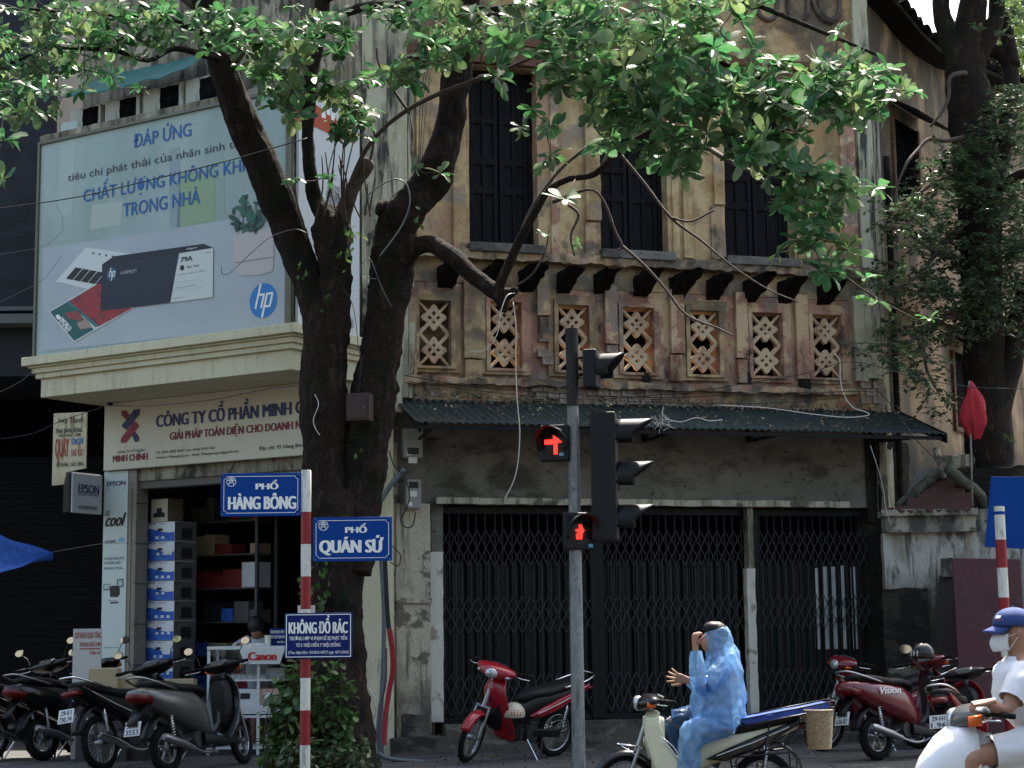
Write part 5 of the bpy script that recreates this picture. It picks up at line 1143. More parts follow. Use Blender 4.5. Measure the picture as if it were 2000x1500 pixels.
CL = [  # px ellipse cx, cy, rx, ry, rosettes, leaf length px, depth range
 (50, 55, 70, 55, 13, 28, 15.2, 16.6), (140, 50, 70, 50, 14, 28, 15.4, 17), (60, 120, 80, 50, 13, 28, 15.2, 16.6), (30, 190, 55, 50, 10, 34, 14.2, 16), (90, 190, 50, 40, 7, 32, 14.5, 16), (15, 270, 22, 18, 2, 38, 14, 15), (0, 350, 12, 12, 1, 34, 14, 15),
 (235, 45, 70, 40, 12, 28, 15.6, 17.2), (320, 50, 70, 45, 12, 30, 15.8, 17.2), (160, 110, 60, 35, 8, 26, 15.5, 17), (250, 90, 60, 25, 5, 26, 15.5, 17), (155, 172, 22, 14, 1, 34, 15, 16), (225, 150, 30, 16, 2, 32, 15, 16), (275, 175, 10, 8, 1, 24, 15, 16),
 (415, 55, 50, 45, 11, 34, 15.5, 17), (490, 60, 55, 50, 12, 36, 16, 17.2), (535, 130, 50, 60, 12, 32, 16.5, 17.8), (560, 205, 35, 25, 4, 34, 16.5, 17.5), (500, 190, 20, 20, 1, 28, 16.5, 17.5),
 (585, 60, 40, 50, 8, 32, 16, 17.2), (660, 60, 50, 50, 9, 32, 16, 17.4), (640, 170, 40, 40, 7, 30, 16.5, 17.6), (690, 225, 45, 35, 6, 32, 16.5, 17.6), (670, 255, 35, 22, 3, 34, 16.5, 17.4), (720, 145, 30, 30, 3, 28, 16.5, 17.6), (790, 130, 40, 30, 5, 34, 15.8, 17), (860, 100, 50, 35, 6, 40, 15.2, 16.8), (840, 40, 60, 40, 8, 36, 15.5, 17), (760, 40, 50, 35, 6, 30, 16, 17.2),
 (820, 325, 16, 10, 1, 34, 17, 17.6), (860, 340, 14, 10, 1, 42, 17, 17.6), (635, 350, 22, 12, 2, 22, 17, 17.8), (570, 350, 10, 8, 1, 26, 17.4, 17.8),
 (950, 60, 55, 45, 8, 36, 15, 16.8), (1030, 60, 60, 50, 12, 38, 14.4, 16.5), (1110, 80, 60, 60, 14, 42, 13.8, 16), (1190, 100, 60, 60, 14, 44, 13.6, 15.8), (1270, 90, 60, 60, 14, 42, 13.6, 15.6), (1350, 80, 60, 60, 14, 38, 13.8, 15.6), (1420, 110, 60, 60, 12, 36, 13.8, 15.6), (1300, 20, 200, 30, 18, 38, 13.8, 15.8), (1100, 10, 120, 25, 10, 38, 14, 16),
 (1060, 150, 45, 25, 4, 32, 15.5, 16.8), (980, 155, 30, 15, 2, 34, 16, 17), (1130, 160, 50, 30, 6, 40, 14.4, 16), (1210, 175, 60, 35, 9, 40, 14, 16), (1290, 175, 60, 40, 10, 42, 13.6, 15.6), (1370, 190, 60, 45, 12, 40, 13.6, 15.4), (1450, 190, 60, 45, 12, 40, 13.6, 15.2), (1520, 150, 55, 40, 11, 36, 13.8, 15.2), (1590, 150, 50, 35, 10, 38, 13.6, 15), (1650, 140, 45, 35, 9, 40, 13.6, 15), (1700, 150, 40, 30, 7, 42, 13.6, 14.8), (1640, 60, 14, 8, 1, 40, 14, 15), (1755, 175, 34, 14, 4, 26, 13.8, 14.8),
 (1540, 210, 55, 35, 9, 38, 13.6, 15.2), (1620, 200, 45, 30, 8, 40, 13.6, 15), (1680, 215, 40, 22, 5, 40, 13.6, 14.8), (1180, 230, 45, 25, 5, 42, 14.4, 16), (1240, 240, 45, 28, 6, 44, 14.2, 15.8), (1310, 260, 50, 30, 6, 42, 14, 15.6), (1390, 270, 55, 30, 6, 44, 13.8, 15.4), (1460, 280, 45, 30, 6, 44, 13.6, 15.2), (1520, 280, 50, 30, 7, 40, 13.6, 15), (1640, 235, 50, 14, 3, 42, 13.6, 14.8),
 (1035, 215, 16, 10, 1, 32, 15.5, 16.4), (1022, 252, 22, 10, 2, 32, 15.5, 16.4), (1068, 250, 20, 20, 2, 36, 15.4, 16.4), (1070, 310, 24, 20, 2, 42, 15.4, 16.2), (1100, 390, 12, 20, 1, 40, 16, 17), (1060, 455, 14, 6, 1, 18, 17, 17.6), (1122, 480, 14, 8, 1, 24, 17, 17.6), (1190, 280, 30, 16, 3, 40, 15, 16), (1280, 300, 30, 25, 3, 44, 14.5, 15.6), (1330, 330, 30, 16, 2, 46, 14, 15), (1345, 290, 30, 16, 2, 44, 14, 15),
 (1470, 300, 30, 20, 3, 46, 13.6, 15), (1520, 330, 40, 25, 5, 40, 13.6, 15), (1570, 350, 40, 30, 7, 38, 13.6, 15), (1545, 400, 35, 25, 6, 40, 13.6, 14.8), (1600, 410, 35, 30, 8, 38, 13.6, 14.8), (1620, 350, 30, 22, 4, 38, 13.6, 14.8), (1655, 370, 30, 18, 4, 38, 13.6, 14.8), (1715, 365, 20, 14, 2, 38, 13.6, 14.8), (1600, 470, 32, 28, 7, 38, 13.6, 14.8), (1555, 465, 18, 10, 1, 42, 13.6, 14.6), (1520, 490, 14, 8, 1, 44, 13.6, 14.6), (1620, 520, 24, 20, 4, 40, 13.6, 14.8), (1660, 490, 20, 20, 2, 38, 13.8, 14.8), (1690, 540, 10, 8, 1, 26, 14, 14.8), (1712, 590, 8, 6, 1, 36, 14, 14.6), (1815, 625, 14, 5, 1, 26, 14, 14.8),
 # above the frame: the part of the crown that shades the street
 (200, -120, 260, 90, 30, 40, 14.5, 18), (650, -120, 260, 90, 34, 40, 14.5, 18), (1100, -130, 260, 90, 36, 42, 13.6, 17.5), (1500, -100, 220, 80, 30, 42, 13.4, 17), (900, -320, 700, 110, 70, 46, 13.5, 19), (900, -560, 500, 110, 50, 50, 14, 19),
]
def rosette(c, L_, rng, nl=None, droop=0.0, pool=None, aim=None):
    nl = nl or rng.randint(6, 11); ax = Vector((rng.gauss(0, .35), rng.gauss(0, .35) - .12, 1)).normalized() if aim is None else aim
    if rng.random() < .28 and aim is None: ax = Vector((rng.gauss(0, .8), rng.gauss(0, .8), -.25)).normalized()
    a0 = rng.uniform(0, 6.28); rot = ax.to_track_quat('Z', 'Y').to_matrix().to_4x4()
    for k in range(nl):
        l = L_ * rng.uniform(.55, 1.12); w = l * rng.uniform(.21, .29); el = rng.uniform(-.45, .75) - droop
        T = Matrix.Translation(c) @ rot @ Matrix.Rotation(a0 + k * 2.4, 4, 'Z') @ Matrix.Rotation(-el, 4, 'Y') @ Matrix.Translation((l * .06, 0, 0)) @ Matrix.Rotation(rng.gauss(0, .35), 4, 'X')
        vs, fs = leaf_geo(l, w, rng.uniform(.05, .55), rng.uniform(0, .4), T)
        pool.append((l, c, vs, fs))
rg = random.Random(11); ros = []
for cx_, cy_, rx, ry, nr, lp, y0, y1 in CL:
    for k in range(int(nr * ((1.95 if cx_ < 960 else 1.55) if cy_ > -50 else 1)) if nr > 2 else nr):
        a = rg.uniform(0, 2 * pi); q = sqrt(rg.random()); Y = rg.uniform(y0, y1) + (.4 if False else 0)
        x, y = (cx_ + rx * q * cos(a), cy_ + ry * q * sin(a)) if nr > 2 else (cx_ + rg.uniform(-.4, .4) * rx, cy_ + rg.uniform(-.4, .4) * ry)
        ros.append((at(x, y, Y), lp * Y / F * rg.uniform(.72, 1.22), cy_ < -50))
import numpy as _np
sk = [tuple(p) for p in SKEL]; rest = list(range(len(ros)))
sk_np = _np.array(sk); tw = MB()
RP = _np.array([tuple(r[0]) for r in ros]); best = _np.full(len(ros), 1e9); bi = _np.zeros(len(ros), int); allp = list(map(Vector, sk))
for i0 in range(len(ros)):
    d = _np.linalg.norm(sk_np - RP[i0], axis=1); j = int(d.argmin()); best[i0] = d[j]; bi[i0] = j
done = _np.zeros(len(ros), bool)
for _ in range(len(ros)):
    m_ = _np.where(done, 1e9, best); i = int(m_.argmin()); done[i] = True
    a = allp[bi[i]]; b = ros[i][0]; v = b - a; ln = v.length
    if ln > .02:
        mid1 = a + v * .35 + Vector((rg.gauss(0, .08), rg.gauss(0, .08), -.06 + rg.gauss(0, .05))) * ln; mid2 = a + v * .72 + Vector((rg.gauss(0, .06), rg.gauss(0, .06), -.05)) * ln
        P = catmull([a, mid1, mid2, b], 3); r0 = min(.016, .005 + .006 * ln); n_ = len(P)
        tw.tube([p - TL for p in P], [r0 + (.0035 - r0) * k / (n_ - 1) for k in range(n_)], 5, False)
        new = [P[n_ // 2], P[-2]]
    else: new = []
    for p in new + [b]:
        allp.append(p); d = _np.linalg.norm(RP - _np.array(tuple(p)), axis=1); k_ = len(allp) - 1; upd = (d < best) & ~done; best[upd] = d[upd]; bi[upd] = k_
tw.build('twigs', barkl, TR, smooth=True, kind='stuff')
pool = []; rg = random.Random(5)
for c, L_, hid in ros: rosette(c, L_, rg, pool=pool, nl=(6 if hid else None))
vis = sorted([p for p in pool if p[1].z < 6.9 + 0 * p[0]], key=lambda p: -p[0] / p[1].y)
big = vis[:290]; bigid = set(id(p) for p in big)
for l, c, vs, fs in big:
    q = MB(); o0 = vs[1]; q.add([v - o0 for v in vs], fs); q.build('leaf', lf_big, TR, smooth=True, loc=o0 - TL)
q = MB()
for p in pool:
    if id(p) not in bigid: q.add([v - TL for v in p[2]], p[3])
q.build('foliage', lf_big, TR, smooth=True, kind='stuff')
for x, y, Y in ((637, 33, 16.9), (1084, 222, 15.8), (1563, 498, 14.0)):
    vs, fs = leaf_geo(.10, .022, .3, .2, Matrix.Translation(at(x, y, Y) - TL) @ Matrix.Rotation(radians(75), 4, 'Y')); q = MB(); q.add(vs, fs); q.build('yellow_leaf', yel, TR, smooth=True, label='single yellow leaf')
# creeper shoots on the trunk
rg = random.Random(3); q = MB()
for cx_, cy_, n_ in ((690, 460, 10), (680, 500, 8), (595, 525, 5), (622, 1170, 26), (610, 1230, 18), (625, 1120, 8), (595, 1140, 8), (640, 610, 4), (828, 440, 3), (700, 900, 2)):
    for i in range(n_):
        c = at(cx_ + rg.gauss(0, 9), cy_ + rg.gauss(0, 18), D0 - .38); T = Matrix.Translation(c - TL) @ Euler((rg.uniform(-1, 1), rg.uniform(0, 1.4), rg.uniform(0, 6.3))).to_matrix().to_4x4()
        vs, fs = leaf_geo(rg.uniform(.05, .10), .022, .3, .2, T); q.add(vs, fs)
q.build('creeper_leaves', lf_plant, TR, smooth=True, kind='stuff')

# ---------------------------------------------------------------- right-hand tree
T2 = empty('fig_tree', (0, 0, 0), 0, 'dark tree with small leaves and three steep limbs at the right edge', 'tree')
T2.location = at(1945, 1400, 23.6); T2.location.z = 0; L2 = T2.location.copy(); SKEL2 = len(SKEL); E0 = 23.6
def limb2(pts, name='limb', n=12, jit=.12, mat=bark): return limb(pts, name, n, jit, 4, mat, T2, loc0=L2)
limb2([(1950, 1500, 52, E0), (1945, 1300, 46, E0), (1940, 1100, 45, E0), (1935, 950, 44, E0), (1930, 850, 46, E0), (1925, 750, 42, E0), (1920, 650, 40, E0), (1915, 540, 40, E0), (1912, 420, 42, E0), (1905, 300, 44, E0), (1895, 200, 46, E0), (1885, 140, 40, E0), (1893, 60, 30, E0), (1905, -20, 26, E0), (1915, -120, 24, E0)], 'trunk', 18)
limb2([(1885, 150, 34, E0), (1862, 90, 24, E0), (1842, 40, 19, E0), (1838, -10, 17, E0), (1850, -90, 15, E0)])
limb2([(1905, 110, 24, E0), (1935, 60, 20, E0), (1948, 20, 15, E0), (1940, -60, 14, E0)])
limb2([(1925, 90, 16, E0 + .3), (1960, 110, 15, E0 + .3), (1975, 150, 16, E0 + .2), (1968, 240, 18, E0), (1945, 330, 22, E0), (1925, 420, 26, E0)])
limb2([(1955, 20, 13, E0 + .3), (1968, 70, 14, E0 + .3), (1978, 130, 15, E0 + .2)])
limb2([(1935, 800, 40, E0), (1965, 720, 30, E0), (1985, 650, 24, E0), (2010, 560, 22, E0), (2040, 480, 20, E0)])
limb2([(1925, 440, 12, E0), (1955, 370, 10, E0 - .2), (1985, 345, 10, E0 - .4), (2020, 335, 10, E0 - .5)])
limb2([(1885, 143, 6, E0 - .3), (1862, 146, 4.5, E0 - .5), (1853, 160, 4, E0 - .5), (1853, 188, 4, E0 - .5), (1842, 215, 3.2, E0 - .5), (1817, 248, 2, E0 - .5)], mat=barkl)
limb2([(1900, 262, 6, E0), (1850, 275, 4.5, E0 - .6), (1815, 272, 4, E0 - .7), (1795, 290, 3.5, E0 - .8), (1772, 318, 3, E0 - 1), (1752, 365, 2.2, E0 - 1), (1748, 400, 1.4, E0 - 1)], mat=barkl)
for b_ in ([(1900, 420, 8, E0), (1850, 470, 6, E0 - .5), (1790, 540, 4, E0 - .8), (1740, 570, 3, E0 - 1)], [(1900, 600, 8, E0), (1850, 620, 5, E0 - .5), (1800, 640, 4, E0 - .8), (1760, 700, 3, E0 - 1)], [(1800, 640, 4, E0 - .8), (1810, 720, 3, E0 - .8), (1835, 770, 2, E0 - .8)], [(1900, 500, 7, E0), (1840, 500, 5, E0 - .4), (1780, 460, 3, E0 - .8)], [(1880, 380, 6, E0), (1830, 360, 4, E0 - .6), (1790, 380, 3, E0 - .9)]):
    limb2(b_, 'branch', 6, .1, barkl)
SM = [(1960, 260, 60, 70, 420), (1920, 360, 70, 60, 420), (1980, 420, 50, 70, 400), (1860, 330, 50, 40, 200), (1820, 380, 50, 40, 200), (1800, 450, 60, 45, 260), (1880, 470, 60, 50, 380), (1950, 540, 60, 60, 420), (1850, 560, 60, 45, 360), (1770, 540, 60, 30, 260), (1730, 555, 40, 18, 110), (1760, 430, 45, 30, 130), (1900, 620, 50, 40, 300), (1830, 640, 55, 30, 200), (1760, 650, 45, 30, 170), (1720, 690, 30, 30, 110), (1790, 700, 40, 25, 120), (1800, 730, 30, 14, 70), (1835, 770, 30, 14, 60), (1835, 790, 14, 12, 30), (1990, 60, 14, 60, 60), (1920, 70, 8, 20, 12), (1830, 60, 10, 20, 10), (1875, 300, 40, 30, 140), (1985, 190, 24, 30, 90), (1990, 600, 30, 60, 200), (1940, 840, 40, 30, 0), (1920, -120, 140, 90, 700), (1850, -260, 200, 100, 700), (1990, 480, 30, 60, 160)]
rg = random.Random(21); q = MB(); tw2 = MB()
for cx_, cy_, rx, ry, n_ in SM:
    ns = max(1, int(n_ / (3.6 if cx_ > 1840 else 5.5)))
    for k in range(ns):
        a = rg.uniform(0, 2 * pi); u = sqrt(rg.random()); bx = cx_ + rx * u * cos(a); by = cy_ + ry * u * sin(a); Y = E0 + rg.uniform(-1.3, 1.0) - (1.0 if cx_ < 1830 else 0)
        c = at(bx, by, Y); dv = Vector((rg.gauss(0, 1), rg.gauss(0, .8), rg.gauss(-.2, .5))).normalized(); ln = rg.uniform(.18, .38)
        tw2.tube([c - L2, c + dv * ln - L2], [.005, .002], 4, False)
        for j in range(11):
            pz = c + dv * ln * j / 10; sd = dv.cross(Vector((0, 0, 1))).normalized() * (1 if j % 2 else -1); dr = (sd + dv * .5 + Vector((rg.gauss(0, .3), rg.gauss(0, .3), rg.gauss(-.1, .3)))).normalized()
            X = dr; Z = Vector((rg.gauss(0, .4), rg.gauss(0, .4), 1)); Y_ = Z.cross(X).normalized(); Z = X.cross(Y_); l = rg.uniform(.065, .115); w = l * .30; p = pz - L2
            q.add([p, p + X * l * .5 + Y_ * w + Z * .006, p + X * l, p + X * l * .5 - Y_ * w + Z * .006], [(0, 1, 2), (0, 2, 3)])
q.build('foliage', lf_small, T2, kind='stuff'); tw2.build('twigs', barkl, T2, kind='stuff')
# another crown seen against the sky at the top right
T3 = empty('tree', (8.5, 30, 0), 0, 'sunlit light green tree crown seen against the sky at the top right corner', 'tree'); L3 = T3.location.copy()
q = MB(); q.tube(catmull([(0, 0, 0), (.2, 0, 5), (.1, .2, 9), (.4, 0, 14)], 5), [.3] * 5 + [.25] * 5 + [.15] * 6, 10, True, .1); q.build('trunk', bark, T3, smooth=True)
q = MB()
for k in range(420):
    cx_ = rg.gauss(1998, 17); cy_ = rg.gauss(40, 70)
    if cx_ < 1965: continue
    c = at(cx_, cy_, 29 + rg.uniform(-2, 2)); 
    for j in range(9):
        p = c + Vector((rg.gauss(0, .16), rg.gauss(0, .16), rg.gauss(0, .14))) - L3; T = Matrix.Translation(p) @ Euler((rg.gauss(0, .6), rg.gauss(.2, .6), rg.uniform(0, 6.3))).to_matrix().to_4x4(); l = rg.uniform(.07, .13)
        q.add([T @ Vector(v) for v in ((0, 0, 0), (l * .5, l * .25, .01), (l, 0, 0), (l * .5, -l * .25, .01))], [(0, 1, 2), (0, 2, 3)])
q.build('foliage', leafmat('sunlit_leaf', (.07, .14, .03), (.09, .15, .04), .4, .45, .1), T3, kind='stuff')
# ---------------------------------------------------------------- shrubs at the foot of the big tree
def shrub(name, label, base, items, mat, stem_r=.006):
    o = empty(name, base, 0, label, 'shrub'); rg = random.Random(hash(label) % 1000 if 0 else len(label)); st = MB(); lv_ = MB()
    for (x, y, Y, hgt, L_, nn) in items:
        top = at(x, y, Y); b = Vector((base[0] + (top.x - base[0]) * .55 + rg.gauss(0, .05), Y + rg.gauss(0, .08), 0))
        P = catmull([b, b.lerp(top, .5) + Vector((rg.gauss(0, .04), rg.gauss(0, .04), .05)), top], 4); st.tube([p - o.location for p in P], [stem_r * (1.2 - k * .08) for k in range(len(P))], 5, False)
        for p in P[3:]:
            for j in range(nn):
                an = rg.uniform(0, 6.3); T = Matrix.Translation(p - o.location + Vector((rg.gauss(0, .02), rg.gauss(0, .02), rg.gauss(0, .03)))) @ Matrix.Rotation(an, 4, 'Z') @ Matrix.Rotation(rg.uniform(-.5, .7), 4, 'Y') @ Matrix.Rotation(rg.gauss(0, .4), 4, 'X')
                vs, fs = leaf_geo(L_ * rg.uniform(.6, 1.1), L_ * .22, rg.uniform(.1, .5), .2, T); lv_.add(vs, fs)
    st.build('stems', MATS['grey_brown_twig_bark'], o, smooth=True, kind='stuff'); lv_.build('leaves', mat, o, smooth=True, kind='stuff'); return o
rg = random.Random(8)
it = [(rg.gauss(578, 26), rg.uniform(1290, 1460), 17.4 + rg.uniform(-.3, .2), 0, .135, 3) for _ in range(44)] + [(575, 1305, 17.3, 0, .12, 4), (560, 1320, 17.3, 0, .12, 4), (548, 1345, 17.3, 0, .12, 4), (590, 1290, 17.3, 0, .1, 4)]
shrub('leafy_shrub', 'bushy green shrub left of the striped sign post at the foot of the forked tree', Vector(gnd(590, 1485)) * 1, it, lf_plant)
it = [(rg.gauss(640, 22), rg.uniform(1285, 1440), 17.3 + rg.uniform(-.2, .2), 0, .14, 3) for _ in range(22)] + [(690, 1345, 17.4, 0, .12, 5), (695, 1390, 17.4, 0, .13, 5), (676, 1395, 17.4, 0, .1, 3), (668, 1320, 17.4, 0, .1, 3), (655, 1300, 17.4, 0, .1, 4)]
shrub('leafy_shrub', 'loose green shrub with upright shoots right of the striped sign post before the trunk', Vector(gnd(650, 1485)) * 1, it, lf_plant)
it = [(rg.uniform(540, 720), rg.uniform(1440, 1490), 17.0 + rg.uniform(-.3, .3), 0, .09, 3) for _ in range(60)]
shrub('ground_plants', 'low dark green plants filling the tree pit below the sign post', Vector(gnd(630, 1490)) * 1, it, lf_small)
gr = MB(); base = gnd(700, 1492)
for i in range(170):
    x = rg.gauss(695, 26); Y = 17.2 + rg.uniform(-.3, .3); p = at(x, 1500, Y); p.z = 0; an = rg.uniform(0, 6.3); l = rg.uniform(.12, .34); d = Vector((cos(an), sin(an), 0)); w = Vector((-d.y, d.x, 0)) * .006; cu = rg.uniform(.2, .8)
    P = [p + d * l * cu * t * t + Vector((0, 0, l * t * (1 - .35 * t * cu))) for t in (0, .35, .7, 1)]; vs = []
    for k, pp in enumerate(P): ww = w * (1 - k / 3.2); vs += [pp - ww - base, pp + ww - base]
    gr.add(vs, [(0, 1, 3, 2), (2, 3, 5, 4), (4, 5, 7, 6)])
gr.build('grass_tuft', lf_plant, loc=base, label='tuft of long grass blades at the right foot of the forked tree', cat='grass', kind='stuff')
# unseen street trees added behind the viewpoint to dim the low sky
q = MB()
for tx, ty, hz in ((-9, -7, 7.5), (0, -8.5, 8), (9, -7, 7.5), (18, -6, 8), (-18, -6, 7.5), (-13.5, -5, 7), (-4.5, -5.5, 7), (4.5, -6, 7.2), (13.5, -5, 7)):
    o = empty('sky_block_tree', (tx, ty, -.1), 0, 'street tree across the road behind the viewpoint, %s' % {-9: 'second from the left', 0: 'the middle one', 9: 'second from the right', 18: 'rightmost', -18: 'leftmost', -13.5: 'between the two leftmost', -4.5: 'just left of the middle', 4.5: 'just right of the middle', 13.5: 'between the two rightmost'}[tx], 'tree', 'street trees behind the viewpoint'); t_ = MB(); t_.tube([(0, 0, 0), (.1, 0, 2.5), (0, .1, 5)], [.25, .2, .16], 10, True, .1); t_.build('trunk', bark, o, smooth=True); cr = MB()
    for k in range(1500):
        p = Vector((rg.gauss(0, 1.9), rg.gauss(0, 1.6), rg.gauss(hz, 1.6) - 1.2)); T = Matrix.Translation(p) @ Euler((rg.gauss(0, .5), rg.gauss(0, .5), rg.uniform(0, 6.3))).to_matrix().to_4x4(); l = rg.uniform(.25, .5); cr.add([T @ Vector(v) for v in ((0, 0, 0), (l * .5, l * .25, .02), (l, 0, 0), (l * .5, -l * .25, .02))], [(0, 1, 2), (0, 2, 3)])
    cr.build('crown', lf_small, o)
# ================================================================== motorbikes (x forward, y left, z up; rear wheel contact at the origin)
def wheel(par, c, R_=.275, w=.040, spokes=True, T=None, name='wheel', rimm=None):
    q = MB(); q.T = T; q.torus(c, R_ - w, w, 'y', 36, 10, .85)
    for k in range(36):
        a = 2 * pi * k / 36
        for s_ in (-1, 1): q.box((c[0] + (R_ - .004) * cos(a) - .006, c[1] + s_ * .008, c[2] + (R_ - .004) * sin(a) - .006), (c[0] + (R_ - .004) * cos(a) + .006, c[1] + s_ * .024, c[2] + (R_ - .004) * sin(a) + .006)) if k % 2 == (s_ > 0) else None
    ty = q.build('wheel', rubber, par, smooth='auto')
    q = MB(); q.T = T; q.torus(c, R_ - 2 * w + .002, .013, 'y', 36, 8, 1.5)
    q.lathe([(.0, -.05), (.03, -.05), (.04, -.03), (.035, .03), (.03, .05), (0, .05)], 14, c, 'y')
    if spokes:
        for k in range(28):
            a = 2 * pi * k / 28; a2 = a + (.35 if k % 2 else -.35); y_ = .03 if k % 4 < 2 else -.03
            q.tube([(c[0] + .035 * cos(a2), c[1] + y_, c[2] + .035 * sin(a2)), (c[0] + (R_ - 2 * w) * cos(a), c[1], c[2] + (R_ - 2 * w) * sin(a))], .0022, 4, False)
    else:
        for k in range(5):
            a = 2 * pi * k / 5 + .3; a2 = a + .28
            q.tube([(c[0] + .03 * cos(a), c[1], c[2] + .03 * sin(a)), (c[0] + .5 * R_ * cos(a), c[1], c[2] + .5 * R_ * sin(a)), (c[0] + (R_ - 2 * w) * cos(a2), c[1], c[2] + (R_ - 2 * w) * sin(a2))], [.016, .010, .014], 6)
            q.tube([(c[0] + .5 * R_ * cos(a), c[1], c[2] + .5 * R_ * sin(a)), (c[0] + (R_ - 2 * w) * cos(a - .12), c[1], c[2] + (R_ - 2 * w) * sin(a - .12))], [.010, .010], 6)
    q.build('rim', rimm or alu, ty, smooth='auto'); return ty
def plate_(par, lines, c, rot, w=.19, h=.14):
    T = Matrix.Translation(c) @ rot; q = MB(); q.T = T; q.box((-w / 2, 0, -h / 2), (w / 2, .006, h / 2)); p = q.build('number_plate', M('plate_white', (.62, .62, .60), .45, grain=.06), par, bevel=.006)
    if lines:
        text(lines[0], -w * .36, w * .36, h * .06, h * .40, -.003, blackT, p, .02, T=T); text(lines[1], -w * .42, w * .42, -h * .42, -h * .06, -.003, blackT, p, .02, T=T)
    return p
def bike(name, label, loc, yaw, lean=0, steer=0, style='under', col=red_p, col2=None, plate=None, spokes=True, group=None, mirrors=True, wb=1.2, inner=blackp, seat=True, rack=False, tail=True, extra_low=0, headc=None, mir_mat=None, fendm=None, headlamp='wing', cat='motorbike', zb=0, scl=1.0):
    col2 = col2 or col
    root = empty(name, (loc[0], loc[1], 0), 0, label, cat, group); root.location.z = zb; root.rotation_euler = (radians(lean), 0, radians(yaw))
    root.scale = (scl,) * 3
    Rw = .275 if style == 'under' else .235; w_ = .038 if style == 'under' else .048
    fa = Vector((wb, 0, Rw)); hp = Vector((wb - .22, 0, .92)); ax = (hp - fa).normalized()
    TS = Matrix.Translation(hp) @ Matrix.Rotation(radians(steer), 4, ax) @ Matrix.Translation(-hp)
    wheel(root, (0, 0, Rw), Rw, w_, spokes); 
    wheel(root, tuple(fa), Rw, w_ * .9, spokes, TS)
    # fork
    q = MB(); q.T = TS
    for s_ in (-1, 1): q.tube([fa + Vector((.0, s_ * .075, 0)), fa + Vector((-.03, s_ * .075, .12)), fa + ax * .36 + Vector((0, s_ * .075, 0))], [.016, .020, .014], 10)
    q.tube([fa + Vector((0, -.09, 0)), fa + Vector((0, .09, 0))], .012, 8); q.tube([fa + ax * .34, hp + ax * .02], .028, 10)
    q.tube([fa + ax * .35 + Vector((0, -.085, 0)), fa + ax * .35 + Vector((0, .085, 0))], .02, 8); q.build('fork', alu, root, smooth='auto')
    # front fender
    q = MB(); q.T = TS; rows = []
    a0, a1 = (radians(25), radians(150)) if style == 'under' else (radians(30), radians(140))
    for i in range(15):
        a = a0 + (a1 - a0) * i / 14; rr = Rw + .03; row = []; ww = .065 * (1 - .35 * abs(i / 14 - .6))
        for k in range(9):
            v = -1 + k / 4; row.append((fa.x + (rr - .045 * v * v) * cos(a), ww * v, fa.z + (rr - .045 * v * v) * sin(a)))
        rows.append(row)
    q.grid(rows); q.build('front_fender', fendm or col, root, smooth=True, solid=.006)
    # leg shield
    if style == 'under': prof = [(.98, .93, .10), (1.04, .86, .155), (1.05, .77, .185), (1.0, .64, .20), (.93, .48, .215), (.86, .34, .20), (.83, .25, .15)]
    else: prof = [(.99, .94, .11), (1.06, .86, .17), (1.07, .74, .205), (1.03, .60, .225), (.97, .46, .23), (.92, .34, .21), (.89, .27, .16)]
    q = MB(); rows = []
    for x, z_, w in prof:
        rows.append([(x - .10 * abs(v) ** 2.2, w * v, z_ - .02 * v * v) for v in [-1 + k / 6 for k in range(13)]])
    q.grid(rows); q.build('leg_shield', col, root, smooth=True, solid=.012, sub=1)
    q = MB(); q.loft([(.86, .60, .09, .26), (.93, .62, .13, .27), (.98, .64, .12, .24)], 14, 3); q.build('inner_shield', inner, root, smooth='auto', bevel=0)
    # handlebar unit
    hc = headc or col; q = MB(); q.T = TS
    if style == 'under': q.loft([(hp.x - .09, 1.01, .10, .03), (hp.x - .05, 1.015, .25, .05), (hp.x + .02, 1.00, .24, .068), (hp.x + .08, .985, .16, .07), (hp.x + .13, .97, .07, .045)], 18, 2.3)
    else: q.loft([(hp.x - .10, 1.01, .09, .035), (hp.x - .05, 1.02, .22, .05), (hp.x + .02, 1.01, .21, .068), (hp.x + .09, .99, .14, .072), (hp.x + .14, .97, .08, .05)], 18, 2.3)
    q.build('headset_cowl', hc, root, smooth=True, sub=1)
    q = MB(); q.T = TS; q.loft([(hp.x - .115, 1.03, .08, .02), (hp.x - .06, 1.055, .10, .014)], 12, 3); q.build('instrument_panel', M('dial_glass', (.10, .11, .11), .08, grain=0), root, smooth='auto')
    if headlamp == 'wing':
        q = MB(); q.T = TS; q.loft([(hp.x + .07, .992, .085, .055), (hp.x + .125, .975, .072, .048), (hp.x + .143, .968, .03, .03)], 16, 2.2); q.build('headlight', lens_c, root, smooth=True)
        for s_ in (-1, 1):
            q = MB(); q.T = TS; q.loft([(hp.x + .02, .975, .055, .022, s_ * .155), (hp.x + .075, .965, .04, .017, s_ * .145)], 10, 2.2); q.build('indicator', lens_c if col is red_p else lens_o, root, smooth=True)
    else:
        q = MB(); q.T = TS; q.lathe([(0, .145), (.045, .142), (.062, .125), (.068, .10), (.055, .05)], 18, (hp.x, 0, .985), 'x'); q.build('headlight', lens_c, root, smooth=True)
        for s_ in (-1, 1):
            q = MB(); q.T = TS; q.loft([(hp.x - .02, .985, .02, .032, s_ * .205), (hp.x + .05, .975, .02, .03, s_ * .19)], 10, 2.2); q.build('indicator', lens_o, root, smooth=True)
